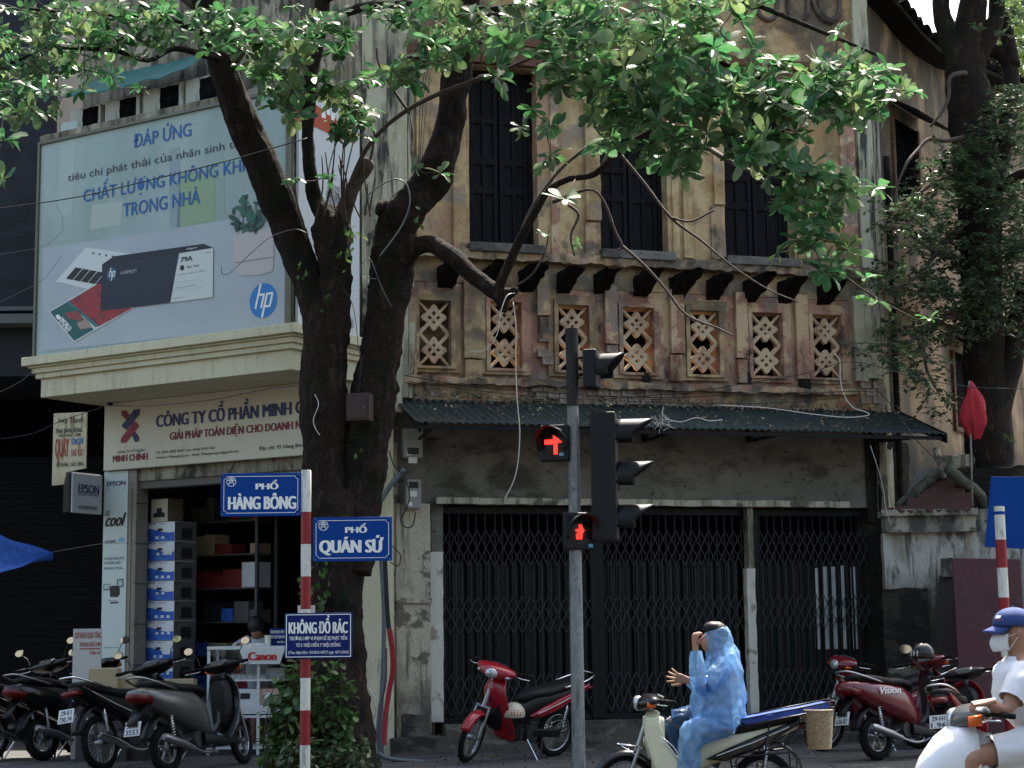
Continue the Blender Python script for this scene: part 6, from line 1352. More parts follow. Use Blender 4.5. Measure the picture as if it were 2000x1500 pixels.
    for s_ in (-1, 1):
        q = MB(); q.T = TS; q.tube([(hp.x - .04, s_ * .17, 1.01), (hp.x - .08, s_ * .24, 1.015), (hp.x - .12, s_ * .27, 1.01)], .012, 8); q.tube([(hp.x - .11, s_ * .25, 1.012), (hp.x - .17, s_ * .36, 1.005)], .017, 10); q.build('handle_grip', rubber, root, smooth=True)
        q = MB(); q.T = TS; q.tube(catmull([(hp.x - .05, s_ * .22, .99), (hp.x - .03, s_ * .28, .985), (hp.x - .10, s_ * .37, .98)], 4), .006, 6); q.build('brake_lever', chrome, root, smooth=True)
        if mirrors:
            q = MB(); q.T = TS; q.tube(catmull([(hp.x - .08, s_ * .20, 1.03), (hp.x - .05, s_ * .24, 1.13), (hp.x - .06, s_ * .30, 1.19)], 4), .005, 6)
            q.ball((hp.x - .045, s_ * .32, 1.215), (.016, .055, .042), 14, 8); mo = q.build('mirror', blackp, root, smooth=True)
            q = MB(); q.T = TS; n_ = 16; q.add([(hp.x - .064, s_ * .32 + .048 * cos(2 * pi * k / n_), 1.215 + .036 * sin(2 * pi * k / n_)) for k in range(n_)], [tuple(range(n_))]); q.build('mirror_glass', mir_mat or mirrorm, mo)
    # engine and frame
    q = MB()
    q.lathe([(0, -.10), (.09, -.10), (.105, -.07), (.105, .07), (.09, .10), (0, .10)], 18, (.42, 0, .30), 'y'); q.box((.42, -.06, .24), (.66, .06, .36))
    for k in range(7): q.box((.58 + k * .022, -.075, .235), (.588 + k * .022, .075, .365))
    q.tube([(.70, 0, .32), (.86, 0, .45), (.95, 0, .85)], .026, 8); q.tube([(.42, 0, .42), (.30, 0, .60), (0, 0, .66)], .028, 8)
    q.tube([(.40, -.05, .32), (0, -.06, Rw)], .022, 8); q.tube([(.40, .05, .32), (0, .06, Rw)], .022, 8)
    q.tube([(.44, -.22, .22), (.44, .22, .22)], .011, 8); q.tube([(.28, .09, .24), (.30, .14, .02)], .011, 8)
    q.build('engine', M('engine_grey', (.05, .05, .05), .5, .5, grain=.2), root, smooth='auto', bevel=0)
    q = MB(); q.tube(catmull([(.66, -.08, .26), (.56, -.13, .17), (.40, -.14, .17), (.22, -.15, .22)], 4), .016, 8); q.tube([(.24, -.15, .21), (.06, -.16, .27), (-.18, -.165, .34), (-.22, -.165, .35)], [.03, .042, .042, .03], 12); q.build('exhaust', alu if style == 'scoot' else chrome, root, smooth='auto')
    if style == 'under':
        q = MB(); q.pillow([(.02, .24), (.42, .27), (.44, .32), (.40, .35), (.02, .33)], .014, .02, .8, .085); q.build('chain_case', blackp, root)
    for s_ in (-1, 1):
        q = MB(); a = Vector((0.02, s_ * .10, Rw + .02)); b = Vector((-.03, s_ * .11, .60)); q.tube([a, b], .010, 8)
        n_ = 60; q.tube([a.lerp(b, .25 + .65 * k / n_) + Vector((cos(k * 2 * pi / 7) * .022, sin(k * 2 * pi / 7) * .022, 0)) for k in range(n_)], .0045, 5); q.build('shock_absorber', chrome, root, smooth=True)
    # body
    if style == 'under':
        for s_ in (-1, 1):
            q = MB(); q.pillow([(.52, .50), (.30, .60), (.05, .70), (-.22, .80), (-.34, .84), (-.30, .78), (-.10, .66), (.10, .56), (.34, .48)], .012, .03, .72, s_ * .115); q.build('side_cover', col2, root, smooth=False, bevel=.012)
            q = MB(); q.tube([(.42, s_ * .150, .53), (.10, s_ * .152, .64), (-.22, s_ * .148, .77)], .004, 4); q.build('side_stripe', white, root)
        q = MB(); q.loft([(.86, .42, .05, .07), (.70, .46, .06, .09), (.56, .52, .08, .13), (.40, .60, .10, .14), (.1, .67, .11, .10), (-.2, .76, .10, .06), (-.34, .80, .07, .04)], 14, 2.6); q.build('body', inner, root, smooth=True)
        if seat: q = MB(); q.loft([(.58, .665, .05, .03), (.52, .70, .09, .05), (.40, .735, .12, .05), (.22, .75, .13, .05), (.05, .785, .125, .055), (-.18, .83, .12, .055), (-.30, .845, .09, .04), (-.34, .85, .05, .02)], 16, 2.8); q.build('seat', seatm, root, smooth=True)
    else:
        q = MB(); q.loft([(.60, .40, .10, .10), (.50, .50, .15, .20), (.34, .58, .175, .20), (.10, .64, .18, .17), (-.14, .70, .16, .13), (-.34, .75, .12, .085), (-.46, .77, .06, .04)], 18, 2.6); q.build('rear_body', col2, root, smooth=True)
        q = MB(); q.loft([(.98, .27, .14, .05), (.80, .25, .17, .05), (.60, .27, .17, .06), (.44, .30, .15, .07)], 14, 4); q.build('floorboard', inner, root, smooth='auto')
        if seat: q = MB(); q.loft([(.58, .73, .06, .03), (.50, .775, .12, .04), (.34, .80, .14, .045), (.16, .805, .145, .05), (-.02, .835, .14, .05), (-.22, .855, .12, .05), (-.32, .86, .06, .03)], 16, 2.8); q.build('seat', seatm, root, smooth=True)
    # grab rail, tail light, rear fender, plate
    q = MB(); q.tube(catmull([(.05, .13, .80), (-.20, .15, .86), (-.40, .10, .92), (-.44, 0, .93), (-.40, -.10, .92), (-.20, -.15, .86), (.05, -.13, .80)], 5), .012, 8); q.build('grab_rail', alu if style == 'scoot' else chrome, root, smooth=True)
    if tail:
        q = MB(); q.loft([(-.32, .775, .10, .035), (-.40, .77, .09, .035), (-.45, .765, .06, .025)] if style == 'under' else [(-.30, .71, .14, .055), (-.40, .73, .115, .055), (-.48, .75, .06, .035)], 14, 2.6); q.build('tail_light', lens_r, root, smooth=True)
    q = MB(); rows = []
    for i in range(11):
        a = radians(60 + 110 * i / 10); rr = Rw + .075; rows.append([((rr - .03 * v * v) * cos(a) - .03, .07 * v, Rw + .03 + (rr - .03 * v * v) * sin(a)) for v in (-1, -.5, 0, .5, 1)])
    q.grid(rows); q.add([(-.30, -.07, .70), (-.30, .07, .70), (-.50, .06, .48), (-.50, -.06, .48)], [(0, 1, 2, 3)]); q.build('rear_fender', fendm or blackp, root, smooth=True, solid=.006)
    if plate: plate_(root, plate, Vector((-.475, 0, .56 if style == 'under' else .45)), Matrix.Rotation(radians(-90), 4, 'Z') @ Matrix.Rotation(radians(-18), 4, 'X'))
    q = MB(); q.tube([(.50, .10, .24), (.46, .20, .10), (.44, .26, .02 - extra_low)], .010, 8); q.box((.42, .24, .0), (.48, .29, .015)); q.build('side_stand', chrome, root, smooth='auto')
    if rack:
        q = MB()
        for k in range(4): q.tube([(.70 + .02 * k, -.09, .62 - k * .055), (.70 + .02 * k, .09, .62 - k * .055)], .005, 6)
        for y_ in (-.09, -.03, .03, .09): q.tube([(.69, y_, .66), (.78, y_, .40)], .005, 6)
        q.build('wire_basket', chrome, root, smooth=True)
    return root, TS, hp
# left group
bike('motor_scooter', 'silver grey scooter with a cream number plate parked in front of the counter', (-3.72, 18.95), 62, -6, 14, 'scoot', grey_p, grey_p, ('30-K6', '3553'), False, 'motorbikes parked before the shop', headc=blackp, scl=1.1)
bike('motorbike', 'black motorbike with a white plate and orange reflector parked left of the silver scooter', (-4.52, 19.4), 64, -8, 25, 'under', gloss_black, gloss_black, ('29-E1', '730.74'), True, 'motorbikes parked before the shop', scl=1.1)
bike('motorbike', 'black motorbike cut by the left edge of the view', (-6.22, 21.0), 60, -7, 20, 'under', gloss_black, gloss_black, ('29-C1', '618.'), True, 'motorbikes parked before the shop', scl=1.1)
bike('motorbike', 'black scooter by the white notice board, second from the left edge', (-5.6, 21.0), 58, -6, 22, 'scoot', gloss_black, gloss_black, None, False, 'motorbikes parked before the shop', scl=1.1)
# red bike before the gate
rb_, TSr, hpr = bike('motorbike', 'bright red motorbike leaning before the left folding gate', (.42, 20.7), 221, -11, 26, 'under', red_p, red_p, None, True, 'motorbikes parked before the gates', mirrors=False, scl=1.05)
# right group
bike('motorbike', 'dark red motorbike facing left against the right folding gate', (4.85, 21.35), 196, -6, 10, 'under', darkred_p, darkred_p, None, True, 'motorbikes parked before the gates', mirrors=False, scl=1.05)
vb = bike('motor_scooter', 'dark red scooter with silver five-spoke wheels facing away at the right', (3.98, 19.55), 36, -5, 15, 'scoot', darkred_p, darkred_p, ('29-B1', '636.87'), False, 'motorbikes parked before the gates', mirrors=False, scl=1.05)[0]
q = MB(); text('Vision', -.16, .16, .66, .73, 0, whiteT, vb, .02, .3, T=Matrix.Translation((.10, -.186, .02)))
b8, TS8, hp8 = bike('motorbike', 'red and black motorbike with a chrome wire basket and a helmet on its mirror', (4.38, 17.7), 63, -5, 12, 'under', red_p, red_p, ('29-H1', '1.96'), True, 'motorbikes parked before the gates', rack=True, headc=blackp, mirrors=False)
b8.scale = (.96,) * 3
mc_ = at(1768, 1268, 18.1); q = MB(); q.ball(tuple(mc_), (.072, .016, .05), 16, 8); q.tube(catmull([mc_, mc_ + Vector((.08, 0, -.12)), mc_ + Vector((.18, .0, -.22))], 4), .006, 6); mo_ = q.build('mirror', blackp, None, True)
q = MB(); q.add([(mc_.x + .063 * cos(2 * pi * k / 18), mc_.y - .0175, mc_.z + .042 * sin(2 * pi * k / 18)) for k in range(18)], [tuple(range(18))]); mg_ = q.build('mirror_glass', mirrorm, None)
bpy.context.view_layer.update(); mo_.parent = b8; mo_.matrix_parent_inverse = b8.matrix_world.inverted(); mg_.parent = mo_; mg_.matrix_parent_inverse = Matrix.Identity(4)
# helmets
def helmet(name, label, c, r, mat, mat2, rot=0):
    o = empty(name, c, rot, label, 'helmet'); q = MB(); rows = []
    for i in range(11):
        th = -.35 + (pi / 2 + .35) * i / 10; rows.append([(r * 1.12 * cos(th) * cos(2 * pi * k / 22), r * cos(th) * sin(2 * pi * k / 22), r * sin(th)) for k in range(22)])
    q.grid(rows, True); q.build('helmet_shell', mat, o, smooth=True, solid=.012)
    q = MB(); rows = []
    for i in range(5):
        th = -.12 + .55 * i / 4; rows.append([(r * 1.14 * cos(th) * cos(a), r * 1.02 * cos(th) * sin(a), r * 1.01 * sin(th)) for a in [-.9 + 1.8 * k / 10 for k in range(11)]])
    q.grid(rows); q.build('helmet_panel', mat2, o, smooth=True, solid=.005)
    q = MB(); q.tube(catmull([(0, r * .9, -.05), (.02, r * .6, -.16), (.02, 0, -.21), (.02, -r * .6, -.16), (0, -r * .9, -.05)], 5), .006, 6); q.build('chin_strap', blackp, o, smooth=True)
    return o
hm1 = helmet('helmet', 'cream and orange helmet hanging behind the leg shield of the bright red motorbike', at(1003, 1394, 19.95), .125, M('helmet_cream', (.55, .50, .38), .3, coat=.3, grain=.04), M('helmet_orange', (.42, .08, .03), .3, coat=.3, grain=.04), radians(-78))
hm2 = helmet('helmet', 'black helmet with a chequered band perched on the handlebar at the right', at(1800, 1278, 18.4), .12, gloss_black, white, radians(200))
q = MB()
for k in range(18):
    a = 2 * pi * k / 18
    q.add([(.136 * cos(a + d) * cos(th), .122 * sin(a + d) * cos(th), .122 * sin(th)) for d, th in ((0, .5), (.22, .5), (.22, .62), (0, .62))], [(0, 1, 2, 3)])
q.build('chequered_band', white, hm2)
# ------------- cub with rider
cub, TSc, hpc = bike('motorbike', 'cream and black step-through motorbike carrying the rider in the blue raincoat', (2.16, 15.6), 180, 0, 4, 'under', cream_p, gloss_black, None, True, None, mirrors=False, headc=gloss_black, fendm=gloss_black, inner=cream_p, headlamp='box', zb=-.16)
q = MB()
for y_ in (-.07, -.025, .025, .07): q.tube([(1.05, y_, .60), (1.27, y_, .635)], .005, 6)
q.tube([(1.05, -.07, .60), (1.05, .07, .60)], .005, 6); q.tube([(1.27, -.07, .635), (1.27, .07, .635)], .005, 6); q.tube([(1.24, .08, .62), (1.03, .08, .49)], .005, 6); q.tube([(1.05, .07, .60), (1.04, .07, .70)], .005, 6)
q.build('front_rack', chrome, cub, smooth=True)
q = MB(); q.tube([(.92, .20, .72), (.80, .21, .62), (.72, .20, .50), (.60, .18, .44)], .007, 6); q.tube([(.94, .20, .70), (.82, .22, .59), (.74, .21, .47), (.60, .19, .41)], .004, 6); q.build('chrome_trim', chrome, cub, smooth=True)
for s_ in (-1, 1):
    q = MB(); q.pillow([(1.03, .86), (.93, .87), (.86, .66), (.72, .46), (.52, .36), (.60, .28), (.80, .20), (.88, .24), (.98, .48), (1.04, .70)], .010, .022, .8, s_ * .185); q.build('shield_panel', cream_p, cub, bevel=.01)
# rear rack with board
blk = M('rack_black', (.02, .02, .022), .4, .4, grain=.1)
q = MB(); zr = .80
for y_ in (-.19, .19):
    q.tube([(.20, y_, zr - .02), (-.62, y_, zr + .13)], .009, 6); q.tube([(.20, y_, zr + .04), (-.62, y_, zr + .19)], .007, 6); q.tube([(.20, y_, zr - .02), (.20, y_, zr + .04)], .008, 6); q.tube([(-.62, y_, zr + .13), (-.62, y_, zr + .19)], .008, 6)
for k in range(7): x = .20 - .82 * k / 6; z_ = zr - .02 + .15 * k / 6; q.tube([(x, -.19, z_), (x, .19, z_)], .006, 6)
for z_ in (.04, -.02): q.tube([(-.62, -.19, zr + .15 + z_), (-.62, .19, zr + .15 + z_)], .007, 6); q.tube([(.2, -.19, zr + z_), (.2, .19, zr + z_)], .007, 6)
for y_ in (-.17, .17):
    q.tube([(-.05, y_, zr + .02), (.02, y_, .45), (.05, y_, .30)], .008, 6); q.tube([(-.45, y_, zr + .1), (-.2, y_, .62), (.05, y_, .56)], .008, 6)
    q.tube([(.24, y_ * 1.15, .52), (-.24, y_ * 1.15, .56), (-.27, y_ * 1.15, .53), (-.27, y_ * 1.15, .28), (-.1, y_ * 1.15, .20), (.22, y_ * 1.15, .22), (.26, y_ * 1.15, .48), (.24, y_ * 1.15, .52)], .009, 6)
    for k in range(1, 3): q.tube([(-.25, y_ * 1.15, .53 - k * .1), (.25, y_ * 1.15, .51 - k * .1)], .006, 6)
q.build('luggage_rack', blk, cub, smooth=True)
Tb = Matrix.Translation((-.20, 0, zr + .085)) @ Matrix.Rotation(radians(10.4), 4, 'Y')
bl = empty('blue_board', (0, 0, 0), 0, 'flat blue padded board strapped in the luggage rack behind the raincoat rider', 'board'); bl.matrix_world = Matrix.Translation((2.16, 15.6, -.16)) @ Matrix.Rotation(pi, 4, 'Z') @ Tb
q = MB(); q.rough((-.38, -.165, -.022), (.38, .165, .022), .06, .006); q.build('padded_sheet', M('blue_vinyl', (.03, .085, .42), .45, layers=[((.02, .05, .25), 4, .5, .6, V3, .5)], bump=.3), bl, smooth='auto')
# wicker basket
bk_ = empty('wicker_basket', (0, 0, 0), 0, 'tall beige plastic basket hanging at the tail of the luggage rack', 'basket'); bk_.location = at(1601, 1462, 15.45)
q = MB(); mI = []
H_ = .33; rows = []
for i in range(25):
    f = i / 24; r0 = .095 + .03 * f; rows.append([((r0 + .004 * (1 if (k + i) % 2 else -1)) * cos(2 * pi * k / 40), (r0 + .004 * (1 if (k + i) % 2 else -1)) * sin(2 * pi * k / 40), H_ * f) for k in range(40)])
q.grid(rows, True); q.add([(.095 * cos(2 * pi * k / 40), .095 * sin(2 * pi * k / 40), .0) for k in range(40)], [tuple(range(40))]); q.build('basket_wall', M('beige_wicker', (.36, .26, .15), .6, layers=[((.16, .10, .05), 26, .52, .6, (1, 1, 3), .7)], bump=.4, bscale=60, grain=.1), bk_, smooth=False, solid=.005)
q = MB(); q.torus((0, 0, H_), .127, .009, 'z', 32, 6); q.build('basket_rim', M('beige_rim', (.42, .32, .20), .5), bk_, smooth=True)
# ------------- white scooter of the capped man
ws, TSw, hpw = bike('motor_scooter', 'white scooter with dark handlebar cover ridden by the man in the blue cap', (3.85, 10.5), 180, 0, -8, 'scoot', white_p, white_p, None, False, None, mirrors=False, headc=M('smoke_cowl', (.08, .085, .085), .25, coat=.5, grain=.05), inner=white_p, headlamp='box', zb=-.16)
ws.scale = (1.06, 1.06, 1.10); ws.location.x -= .10
q = MB(); q.loft([(1.00, .74, .21, .24), (1.10, .74, .20, .23), (1.20, .71, .16, .19), (1.28, .67, .11, .13), (1.33, .64, .05, .06)], 18, 2.5); q.build('front_cowl', white_p, ws, smooth=True)
# ================================================================== shop goods, counter, people
bk_off = pin + .32
XX0, XX1 = gs(287, 1180, bk_off), gs(339, 1180, bk_off)
bh_ = .2565; bwid = XX1 - XX0; bd = .42
cwhite = M('carton_white', (.78, .79, .80), .55, grain=.04); cblue = M('carton_blue', (.04, .12, .50), .5, layers=[((.10, .26, .66), 7, .5, .62, V3, .7)], grain=.05); cdark = M('carton_grey_side', (.13, .13, .12), .6, grain=.06); cprint = M('carton_dark_print', (.02, .02, .022), .6, grain=0)
z0b = gz(313, 1329, bk_off)
names_ = ['topmost blue and white printer carton of the tall stack', 'second blue and white printer carton from the top of the stack', 'third blue and white printer carton from the top of the stack', 'fourth blue and white printer carton from the top of the stack', 'fifth blue and white printer carton from the top of the stack', 'sixth blue and white printer carton from the top of the stack', 'seventh blue and white printer carton from the top of the stack', 'eighth blue and white printer carton, just above the scooter handlebar', 'ninth printer carton from the top, mostly hidden by the motorbikes', 'tenth printer carton from the top, hidden low behind the motorbikes', 'lowest printer carton of the stack standing on the shop floor']
for i in range(11):
    zz = z0b + (7 - i) * bh_
    if zz < -.02: zz = 0
    c = G.w(XX0 + random.uniform(-.006, .006), bk_off, zz); o = empty('printer_carton', c, G.a + random.uniform(-.015, .015), names_[i], 'carton', 'printer cartons stacked inside the shop entrance')
    q = MB(); q.box((0, 0, 0), (bwid, bd, bh_ - .006)); q.build('carton_body', cwhite, o, bevel=.004)
    q = MB(); y = -.003; N_ = 12; pts = [(bwid * k / N_, y, bh_ * (.52 + .14 * sin(k / N_ * 4.2 + 1.2) * (1 - k / N_ * .5))) for k in range(N_ + 1)]
    q.add([(0, y, .004)] + [(0, y, pts[0][2])] + pts[1:] + [(bwid, y, .004)], [tuple(range(N_ + 3))]); q.build('blue_print', cblue, o)
    text('EPSON', .02, .14, bh_ * .86, bh_ * .95, y, navyT, o, .03); text('EcoTank L3110', .2, .33, bh_ * .87, bh_ * .93, y, greyT, o, 0)
    q = MB(); q.box((bwid * .38, y - .003, bh_ * .53), (bwid * .56, y - .001, bh_ * .66)); q.build('printer_print', cprint, o, bevel=.001)
    q = MB()
    for k in range(3 if i % 3 else 2): x = bwid * (.30 + .22 * k + .04 * (i % 2)); q.box((x, y - .003, bh_ * (.30 if i % 2 else .12)), (x + .05, y - .001, bh_ * (.42 if i % 2 else .26)))
    if i in (1, 6): q.box((bwid * .62, y - .003, bh_ * .3), (bwid * .92, y - .001, bh_ * .75))
    q.build('stickers', cwhite, o)
    q = MB(); x = bwid + .003; q.add([(x, .003, .003), (x, bd - .003, .003), (x, bd - .003, bh_ - .01), (x, .003, bh_ - .01)], [(0, 1, 2, 3)]); q.build('side_print', cdark, o)
    q = MB(); x = bwid + .006; q.add([(x, .13, .03), (x, .33, .03), (x, .33, .15), (x, .30, .17), (x, .15, .17), (x, .13, .15)], [tuple(range(6))]); q.build('printer_print', cprint, o)
    T = Matrix.Translation((x, 0, 0)) @ Matrix.Rotation(pi / 2, 4, 'Z'); text('EPSON', .02, .13, bh_ * .84, bh_ * .94, 0, greyT, o, .03, T=T)
c = G.w(gs(295, 1000, bk_off + .02), bk_off + .02, z0b + 8 * bh_ + .002); o = empty('printer_carton', c, G.a, 'small cream carton with a dark camera picture on top of the printer carton stack', 'carton')
w_ = gs(327, 1000, bk_off) - gs(295, 1000, bk_off); q = MB(); q.box((0, 0, 0), (w_, .30, .30)); q.build('carton_body', M('carton_cream', (.55, .50, .38), .6, grain=.05), o, bevel=.004)
q = MB(); q.add([(u * w_, -.003, v * .3) for u, v in ((.15, .2), (.85, .2), (.85, .38), (.68, .42), (.66, .6), (.36, .6), (.34, .42), (.15, .36))], [tuple(range(8))]); q.build('printed_picture', cprint, o)
q = MB(); q.add([(w_ + .003, .004, .004), (w_ + .003, .296, .004), (w_ + .003, .296, .296), (w_ + .003, .004, .296)], [(0, 1, 2, 3)]); q.build('side_print', M('carton_brown', (.16, .12, .08), .7), o)
for i, (x, y, Y, w, h, lab) in enumerate(((205, 1345, 20.9, .34, .24, 'flat cream carton behind the black motorbikes'), (240, 1345, 21.0, .3, .17, 'small brown carton beside the flat cream carton'), (350, 1352, 21.6, .4, .16, 'open tan carton behind the silver scooter seat'))):
    p = at(x, y, Y); q = MB(); q.box((-w / 2, -.12, 0), (w / 2, .12, h)); q.box((-w / 2 - .003, -.02, h * .4), (w / 2 + .003, .02, h + .003)); o = q.build('carton', M('carton_tan', (.42, .33, .20), .7, grain=.08), loc=p, bevel=.006, label=lab, cat='carton')
    st = MB(); st.box((p.x - .3, p.y - .15, -.03), (p.x + .3, p.y + .15, p.z - .001)); st.build('plinth_box', M('dark_crate', (.05, .045, .04), .8), label='dark crate under the ' + lab.split(' behind')[0].split(' beside')[0], cat='crate')
# shelves in the dark shop
for k, (xx, yy, yaw) in enumerate(((gs(452, 1100, 2.5), 3.2, 0), (-.99, 3.4, 0))):
    o = empty('shop_shelf', G.w(xx, yy - .7, 0), G.a, ('left' if k == 0 else 'right') + ' dark metal shelf rack stacked with goods inside the shop', 'shelf')
    q = MB()
    for sx in (-.62, .62):
        for sy in (-.2, .2): q.box((sx - .02, sy - .02, 0), (sx + .02, sy + .02, 3.1))
    for j in range(7): q.box((-.60, -.22, .25 + j * .45), (.60, .22, .27 + j * .45))
    q.build('rack', M('rack_steel', (.10, .10, .10), .5, grain=.1), o)
    rg = random.Random(k)
    for j in range(7):
        x = -.58
        while x < .5:
            w = rg.uniform(.14, .34); h = rg.uniform(.12, .34)
            if rg.random() < .92:
                q = MB(); q.box((0, 0, 0), (min(w, .58 - x) - .012, .3, h)); b_ = q.build('shelf_box', rg.choice([cdark, MATS['carton_tan'], cwhite, M('carton_brown', (.16, .12, .08)), M('carton_black', (.03, .03, .035), .5), M('carton_red', (.22, .03, .03), .5), cblue]), o, bevel=.004, loc=(x, -.18 + rg.uniform(0, .04), .27 + j * .45))
            x += w
# counter
CT = Frame(at(405, 1262, 21.6), -3); ct = CT.root('display_counter', 'white glass-fronted display counter with red lettering at the shop entrance', 'counter')
cs, cz = CT.s, CT.z; cw = cs(700, 1300); D_ = .55; ztop = cz(500, 1262)
wm_ = M('counter_white', (.66, .67, .66), .4, grain=.03)
q = MB(); q.box((0, -.02, ztop - .04), (cw, D_, ztop)); q.build('counter_top', wm_, ct, bevel=.005)
q = MB()
for x in (0, cw - .04, cs(462, 1450) if 0 else cw * .33, cw * .66):
    for y_ in (0, D_ - .04): q.box((x, y_, 0), (x + .035, y_ + .035, ztop - .045))
for zq in (cz(500, 1463), cz(500, 1402)): q.box((.036, .002, zq), (cw - .04, .033, zq + .03)); q.box((.036, D_ - .036, zq), (cw - .04, D_ - .005, zq + .03))
q.build('counter_frame', wm_, ct)
for zq, nm in ((cz(500, 1327), 'shelf_board'), (cz(500, 1380), 'shelf_board')):
    q = MB(); q.box((.0, -.005, zq - .02), (cw, D_, zq)); q.build(nm, wm_, ct)
q = MB(); q.box((.036, -.004, cz(500, 1394)), (cw, .004, cz(500, 1378))); q.build('lower_panel', wm_, ct)
q = MB(); q.add([(cs(a), -.026, cz(a, b)) for a, b in ()], []) if 0 else None
P_ = [CT.px(a, b, -.03) for a, b in ((466, 1266), (557, 1266), (546, 1297), (478, 1297))]; q.add([(a, -.03, b) for a, b in P_] + [(a, -.005, b) for a, b in P_], [(0, 1, 2, 3), (4, 7, 6, 5), (0, 4, 5, 1), (1, 5, 6, 2), (2, 6, 7, 3), (3, 7, 4, 0)]); q.build('name_board', wm_, ct)
text('Canon', *(lambda a, b: (a[0], b[0], a[1], b[1]))(CT.px(484, 1290, -.03), CT.px(541, 1273, -.03)), -.034, redT, ct, .06)
gl = M('counter_glass', (.8, .9, .9), .03, trans=1.0, alpha=.25, grain=0)
q = MB(); q.box((.04, -.003, cz(500, 1326)), (cw - .04, .001, ztop - .045)); q.build('glass_front', gl, ct)
goods = [(422, 1300, .30, .05, 'cyan', (.03, .28, .38)), (410, 1320, .12, .11, 'red', (.40, .03, .03)), (428, 1320, .07, .10, 'dark red', (.30, .03, .03)), (447, 1326, .10, .05, 'red', (.34, .04, .04)), (520, 1326, .22, .13, 'white', (.5, .5, .48))]
for i, (x, y, w, h, cn, c_) in enumerate(goods):
    a, b = CT.px(x, y, .1); q = MB(); q.box((0, 0, 0), (w, .2, h)); q.build('goods_box', M('goods_%s' % cn.replace(' ', '_'), c_, .5, grain=.04), loc=CT.w(a, .1 if h > .06 or i else .14, cz(500, 1327) + .001 + (.12 if i == 0 else 0))).rotation_euler = (0, 0, CT.a)
    o = bpy.data.objects[-1] if 0 else COL.objects[-1]; tag(o, '%s goods box %s in the glass display counter' % (cn, ('lying on the red box', 'at the left end', 'beside the leftmost one', 'next to the ink row', 'at the right, standing tall')[i]), 'box')
for i in range(6):
    x = 447 + i * 12; q = MB(); q.box((0, 0, 0), (.07, .16, .035)); o = q.build('ink_carton', wm_, loc=CT.w(cs(x, 1320, .02), .02, cz(500, 1327) + .0), bevel=.003); o.rotation_euler = (.2, 0, CT.a); tag(o, 'white ink carton in the low row on the counter shelf, %s from the left' % ('first', 'second', 'third', 'fourth', 'fifth', 'last')[i], 'carton', 'row of ink cartons in the counter')
for i, (x0, x1, cn) in enumerate(((454, 502, 'white carton with a printer picture in the lower counter shelf'), (504, 545, 'pale orange and white carton in the lower counter shelf'))):
    a, b = cs(x0, 1360), cs(x1, 1360); q = MB(); q.box((0, 0, 0), (b - a, .3, cz(500, 1345) - cz(500, 1379))); o = q.build('counter_carton', wm_ if i == 0 else M('carton_pale_orange', (.55, .36, .28), .5, grain=.05), loc=CT.w(a, .03, cz(500, 1380) + .001), bevel=.004); o.rotation_euler = (0, 0, CT.a); tag(o, cn, 'carton')
    q = MB(); w_ = b - a; q.box((w_ * .3, -.004, .09), (w_ * .7, -.001, .16)); q.build('printed_picture', cprint if i == 0 else cwhite, o, bevel=.002)
NS = Frame(at(540, 1260, 21.75), -3); nsg = NS.root('counter_notice', 'small navy notice stand with white words on the counter top', 'sign'); a, b = NS.s(526, 1258), NS.s(575, 1258)
q = MB(); q.box((a, 0, ztop + .002), (b, .02, NS.z(540, 1227))); q.build('notice_board', signnavy, nsg)
for t_, y0, y1, e in (('QUÝ KHÁCH VÀO CỬA HÀNG', 1239, 1230, 0), ('VUI LÒNG ĐEO KHẨU TRANG', 1250, 1241, 0), ('XIN CẢM ƠN', 1257, 1252, .08)): text(t_, a + .015 + e, b - .015 - e, NS.z(540, y1), NS.z(540, y0), -.004, whiteT, nsg, .03)
q = MB(); q.lathe([(.0, 0), (.035, 0), (.042, .13), (.04, .13), (.03, .01)], 14); q.build('paper_cup', white, loc=CT.w(cs(520, 1262), .1, ztop + .001), smooth='auto', label='white paper cup standing on the counter left of the notice', cat='cup')
